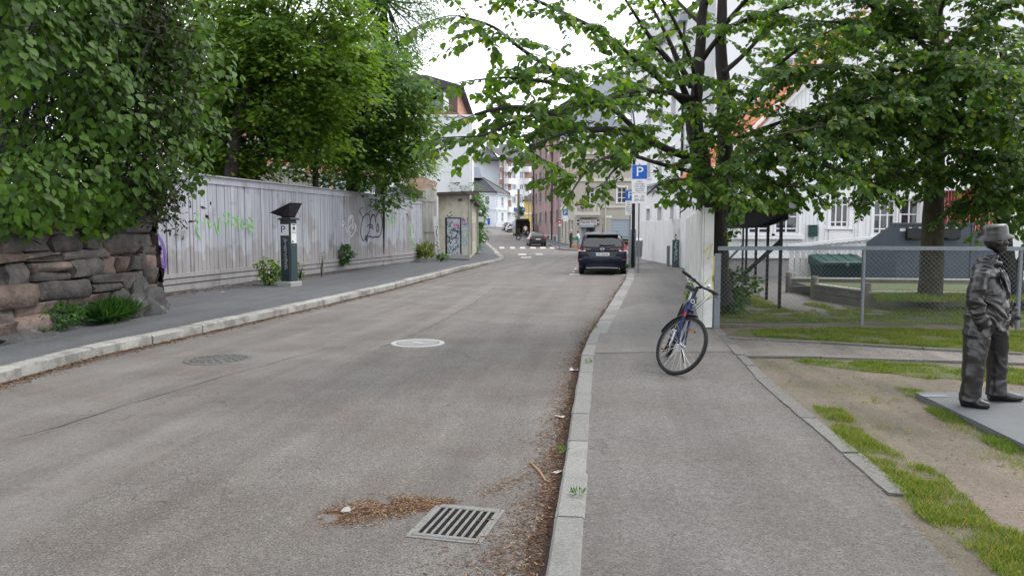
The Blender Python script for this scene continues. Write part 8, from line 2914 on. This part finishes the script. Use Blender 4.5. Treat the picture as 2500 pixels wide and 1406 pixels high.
# ------------------------------------------------------------------ litter
def chips(name, label, xy, ln, z, seed, m=None):
    g = np.random.default_rng(seed)
    N = len(xy)
    az = g.uniform(0, 2 * math.pi, N)
    pos = np.stack([xy[:, 0], xy[:, 1], z + g.uniform(.002, .012, N)], 1)
    d = np.stack([np.cos(az), np.sin(az), g.normal(0, .15, N)], 1)
    nn = np.stack([g.normal(0, .35, N), g.normal(0, .35, N), np.ones(N)], 1)
    B = (np.array([(-.13, 0, 0), (.13, 0, 0), (.1, 1, .03), (-.1, 1, .03)]), np.array([(0, 1, 2), (0, 2, 3)]))
    o = link(name, leafmesh(name, pos, d, nn, ln * g.uniform(.4, 1.5, N) ** 1.3, m or M['litter'], B))
    o['label'], o['category'], o['kind'] = label, 'litter', 'stuff'
g = np.random.default_rng(9)
xy = []
for i in range(26000):
    y = 2.6 + 24 * g.random() ** 1.6
    wv = .18 + .16 * noise.noise(Vector((y * .9, 0, 0))) + .1 * noise.noise(Vector((y * 3, 5, 0))) + (.18 if y < 5.2 else 0) * (1 - abs(y - 3.6) / 1.6 if y < 5.2 else 0)
    x = interp(RK, y) - .03 - abs(g.normal(0, max(wv, .05) * .62))
    if g.random() < .9 - .025 * y:
        xy.append((x, y))
chips('litter', 'brown wood chips and dry leaf litter in the gutter along the right kerb', np.array(xy), .019, .002, 1)
xy = []
P0_, P1_ = gd(800, 1262, 0), gd(1080, 1225, 0)
for i in range(9000):
    t = g.random()
    c = P0_.lerp(P1_, t)
    wv = .05 + .11 * math.sin(math.pi * min(1, t + .12)) 
    x, y = c.x + g.normal(0, .05), c.y + g.normal(0, wv * .7)
    if noise.noise(Vector((x * 7, y * 7, 3))) > -.35:
        xy.append((x, y))
A_, B_ = gd(1180, 1210, 0), gd(1350, 1130, 0)
for i in range(700):
    c = A_.lerp(B_, g.random())
    xy.append((c.x + g.normal(0, .05), c.y + g.normal(0, .05)))
chips('litter', 'drift of brown wood chips washed up against the drain grate', np.array(xy), .014, .002, 2)
xy = []
for i in range(9000):
    y = 7.5 + 30 * g.random() ** 1.5
    xy.append((interp(LK, y) + .04 + abs(g.normal(0, .11)), y))
chips('litter', 'thin line of dry leaves in the gutter along the left kerb', np.array(xy), .034, .002, 3)
xy = []
for i in range(2600):
    t = g.random() ** 1.5
    c = F0.lerp(F1, t * .6)
    xy.append((c.x + .1 + abs(g.normal(0, .28)), c.y - abs(g.normal(0, .2))))
chips('litter', 'dry leaves scattered at the foot of the lilac fence', np.array(xy), .04, .122, 4)
xy = np.stack([g.uniform(-5, 3, 2600), g.uniform(3, 16, 2600)], 1)
xy = np.array([p for p in xy if interp(LK, p[1]) + .3 < p[0] < interp(RK, p[1]) - .2])
chips('litter', 'stray chips and grit scattered over the road', xy, .013, .0, 5)
xy = np.array([(p[0], p[1]) for p in np.stack([g.uniform(1.8, 9, 6000), g.uniform(3.6, 12.6, 6000)], 1) if p[0] > interp(WR, p[1]) - .15])
chips('litter', 'dead leaves scattered over the bare dirt', xy, .02, .098, 6)
# gutter soil under the chips
for tab, sgn, y0, y1, w_ in ((RK, -1, 1.5, 24, .1), (LK, 1, 7, 34, .08)):
    a, b = [], []
    y = y0
    while y < y1:
        e = interp(tab, y)
        wv = w_ * (1 + .7 * noise.noise(Vector((y * 1.1, 2, 0))) + .6 * noise.noise(Vector((y * 4.3, 7, 0))))
        a.append((e + .01 * -sgn, y, .0035))
        b.append((e + sgn * max(wv, .03), y, .0035))
        y += .12
    m_ = MB().loft([a, b], cap=False, closed=False)
    struct('gutter_soil', m_, mat('gutter_soil', (.06, .042, .033), .95, .4, 30, .4, 60))
q_ = []
for k in range(40):
    a = 2 * math.pi * k / 40
    c = P0_.lerp(P1_, .5)
    e = 1.1 + .3 * noise.noise(Vector((math.cos(a) * 2, math.sin(a) * 2, 4)))
    q_.append((c.x + math.cos(a) * .34 * e, c.y + .07 * math.cos(a) + math.sin(a) * .085 * e, .0035))
struct('gutter_soil', MB().poly(q_), mat('chip_soil', (.10, .055, .035), .95, .4, 30, .4, 60))
def scrap(px, py, s_, label, z=0.0, m=None, name='paper_scrap', cat='litter'):
    p = gd(px, py, z)
    rr = random.Random(px)
    mb = MB()
    rows_ = [[(s_ * (i - 1) * rr.uniform(.8, 1.2), s_ * (j - .5) * rr.uniform(.8, 1.2), .004 + abs(rr.gauss(0, .35)) * s_) for i in range(4)] for j in range(3)]
    mb.loft(rows_, cap=False, closed=False)
    tag(obj(name, mb, m or M['paper'], None, loc=(p.x, p.y, z + .006), rot=(0, 0, rr.uniform(0, 3))), label, cat)
scrap(1373, 1020, .028, 'crumpled white paper scrap in the gutter, the farther of the two by the kerb stones')
scrap(1362, 1157, .02, 'small white paper scrap in the gutter beside the long stick')
scrap(850, 1252, .028, 'flattened pale wrapper lying in the brown chip drift left of the grate', 0, M['concrete'])
scrap(1400, 908, .035, 'white paper scrap in the gutter left of the bicycle')
scrap(545, 716, .04, 'white paper scrap on the left pavement below the long fence', .12)
scrap(1200, 1272, .012, 'dry curled leaf beside the right corner of the grate', 0, M['litter'], 'dry_leaf', 'leaf')
p, q = gd(1293, 1130, 0), gd(1333, 1178, 0)
st = MB().tube([p - p + Vector((0, 0, .012)), (q - p) * .5 + Vector((.01, 0, .016)), q - p + Vector((0, 0, .012))], [.006, .008, .007], 6)
tag(obj('stick', st, mat('stick_wood', (.3, .2, .12), .9, .2, 40), loc=p), 'long dry stick lying in the gutter litter by the right kerb', 'stick')
print('LEAVES', nA, nB, nC, 'GRASS', NG)
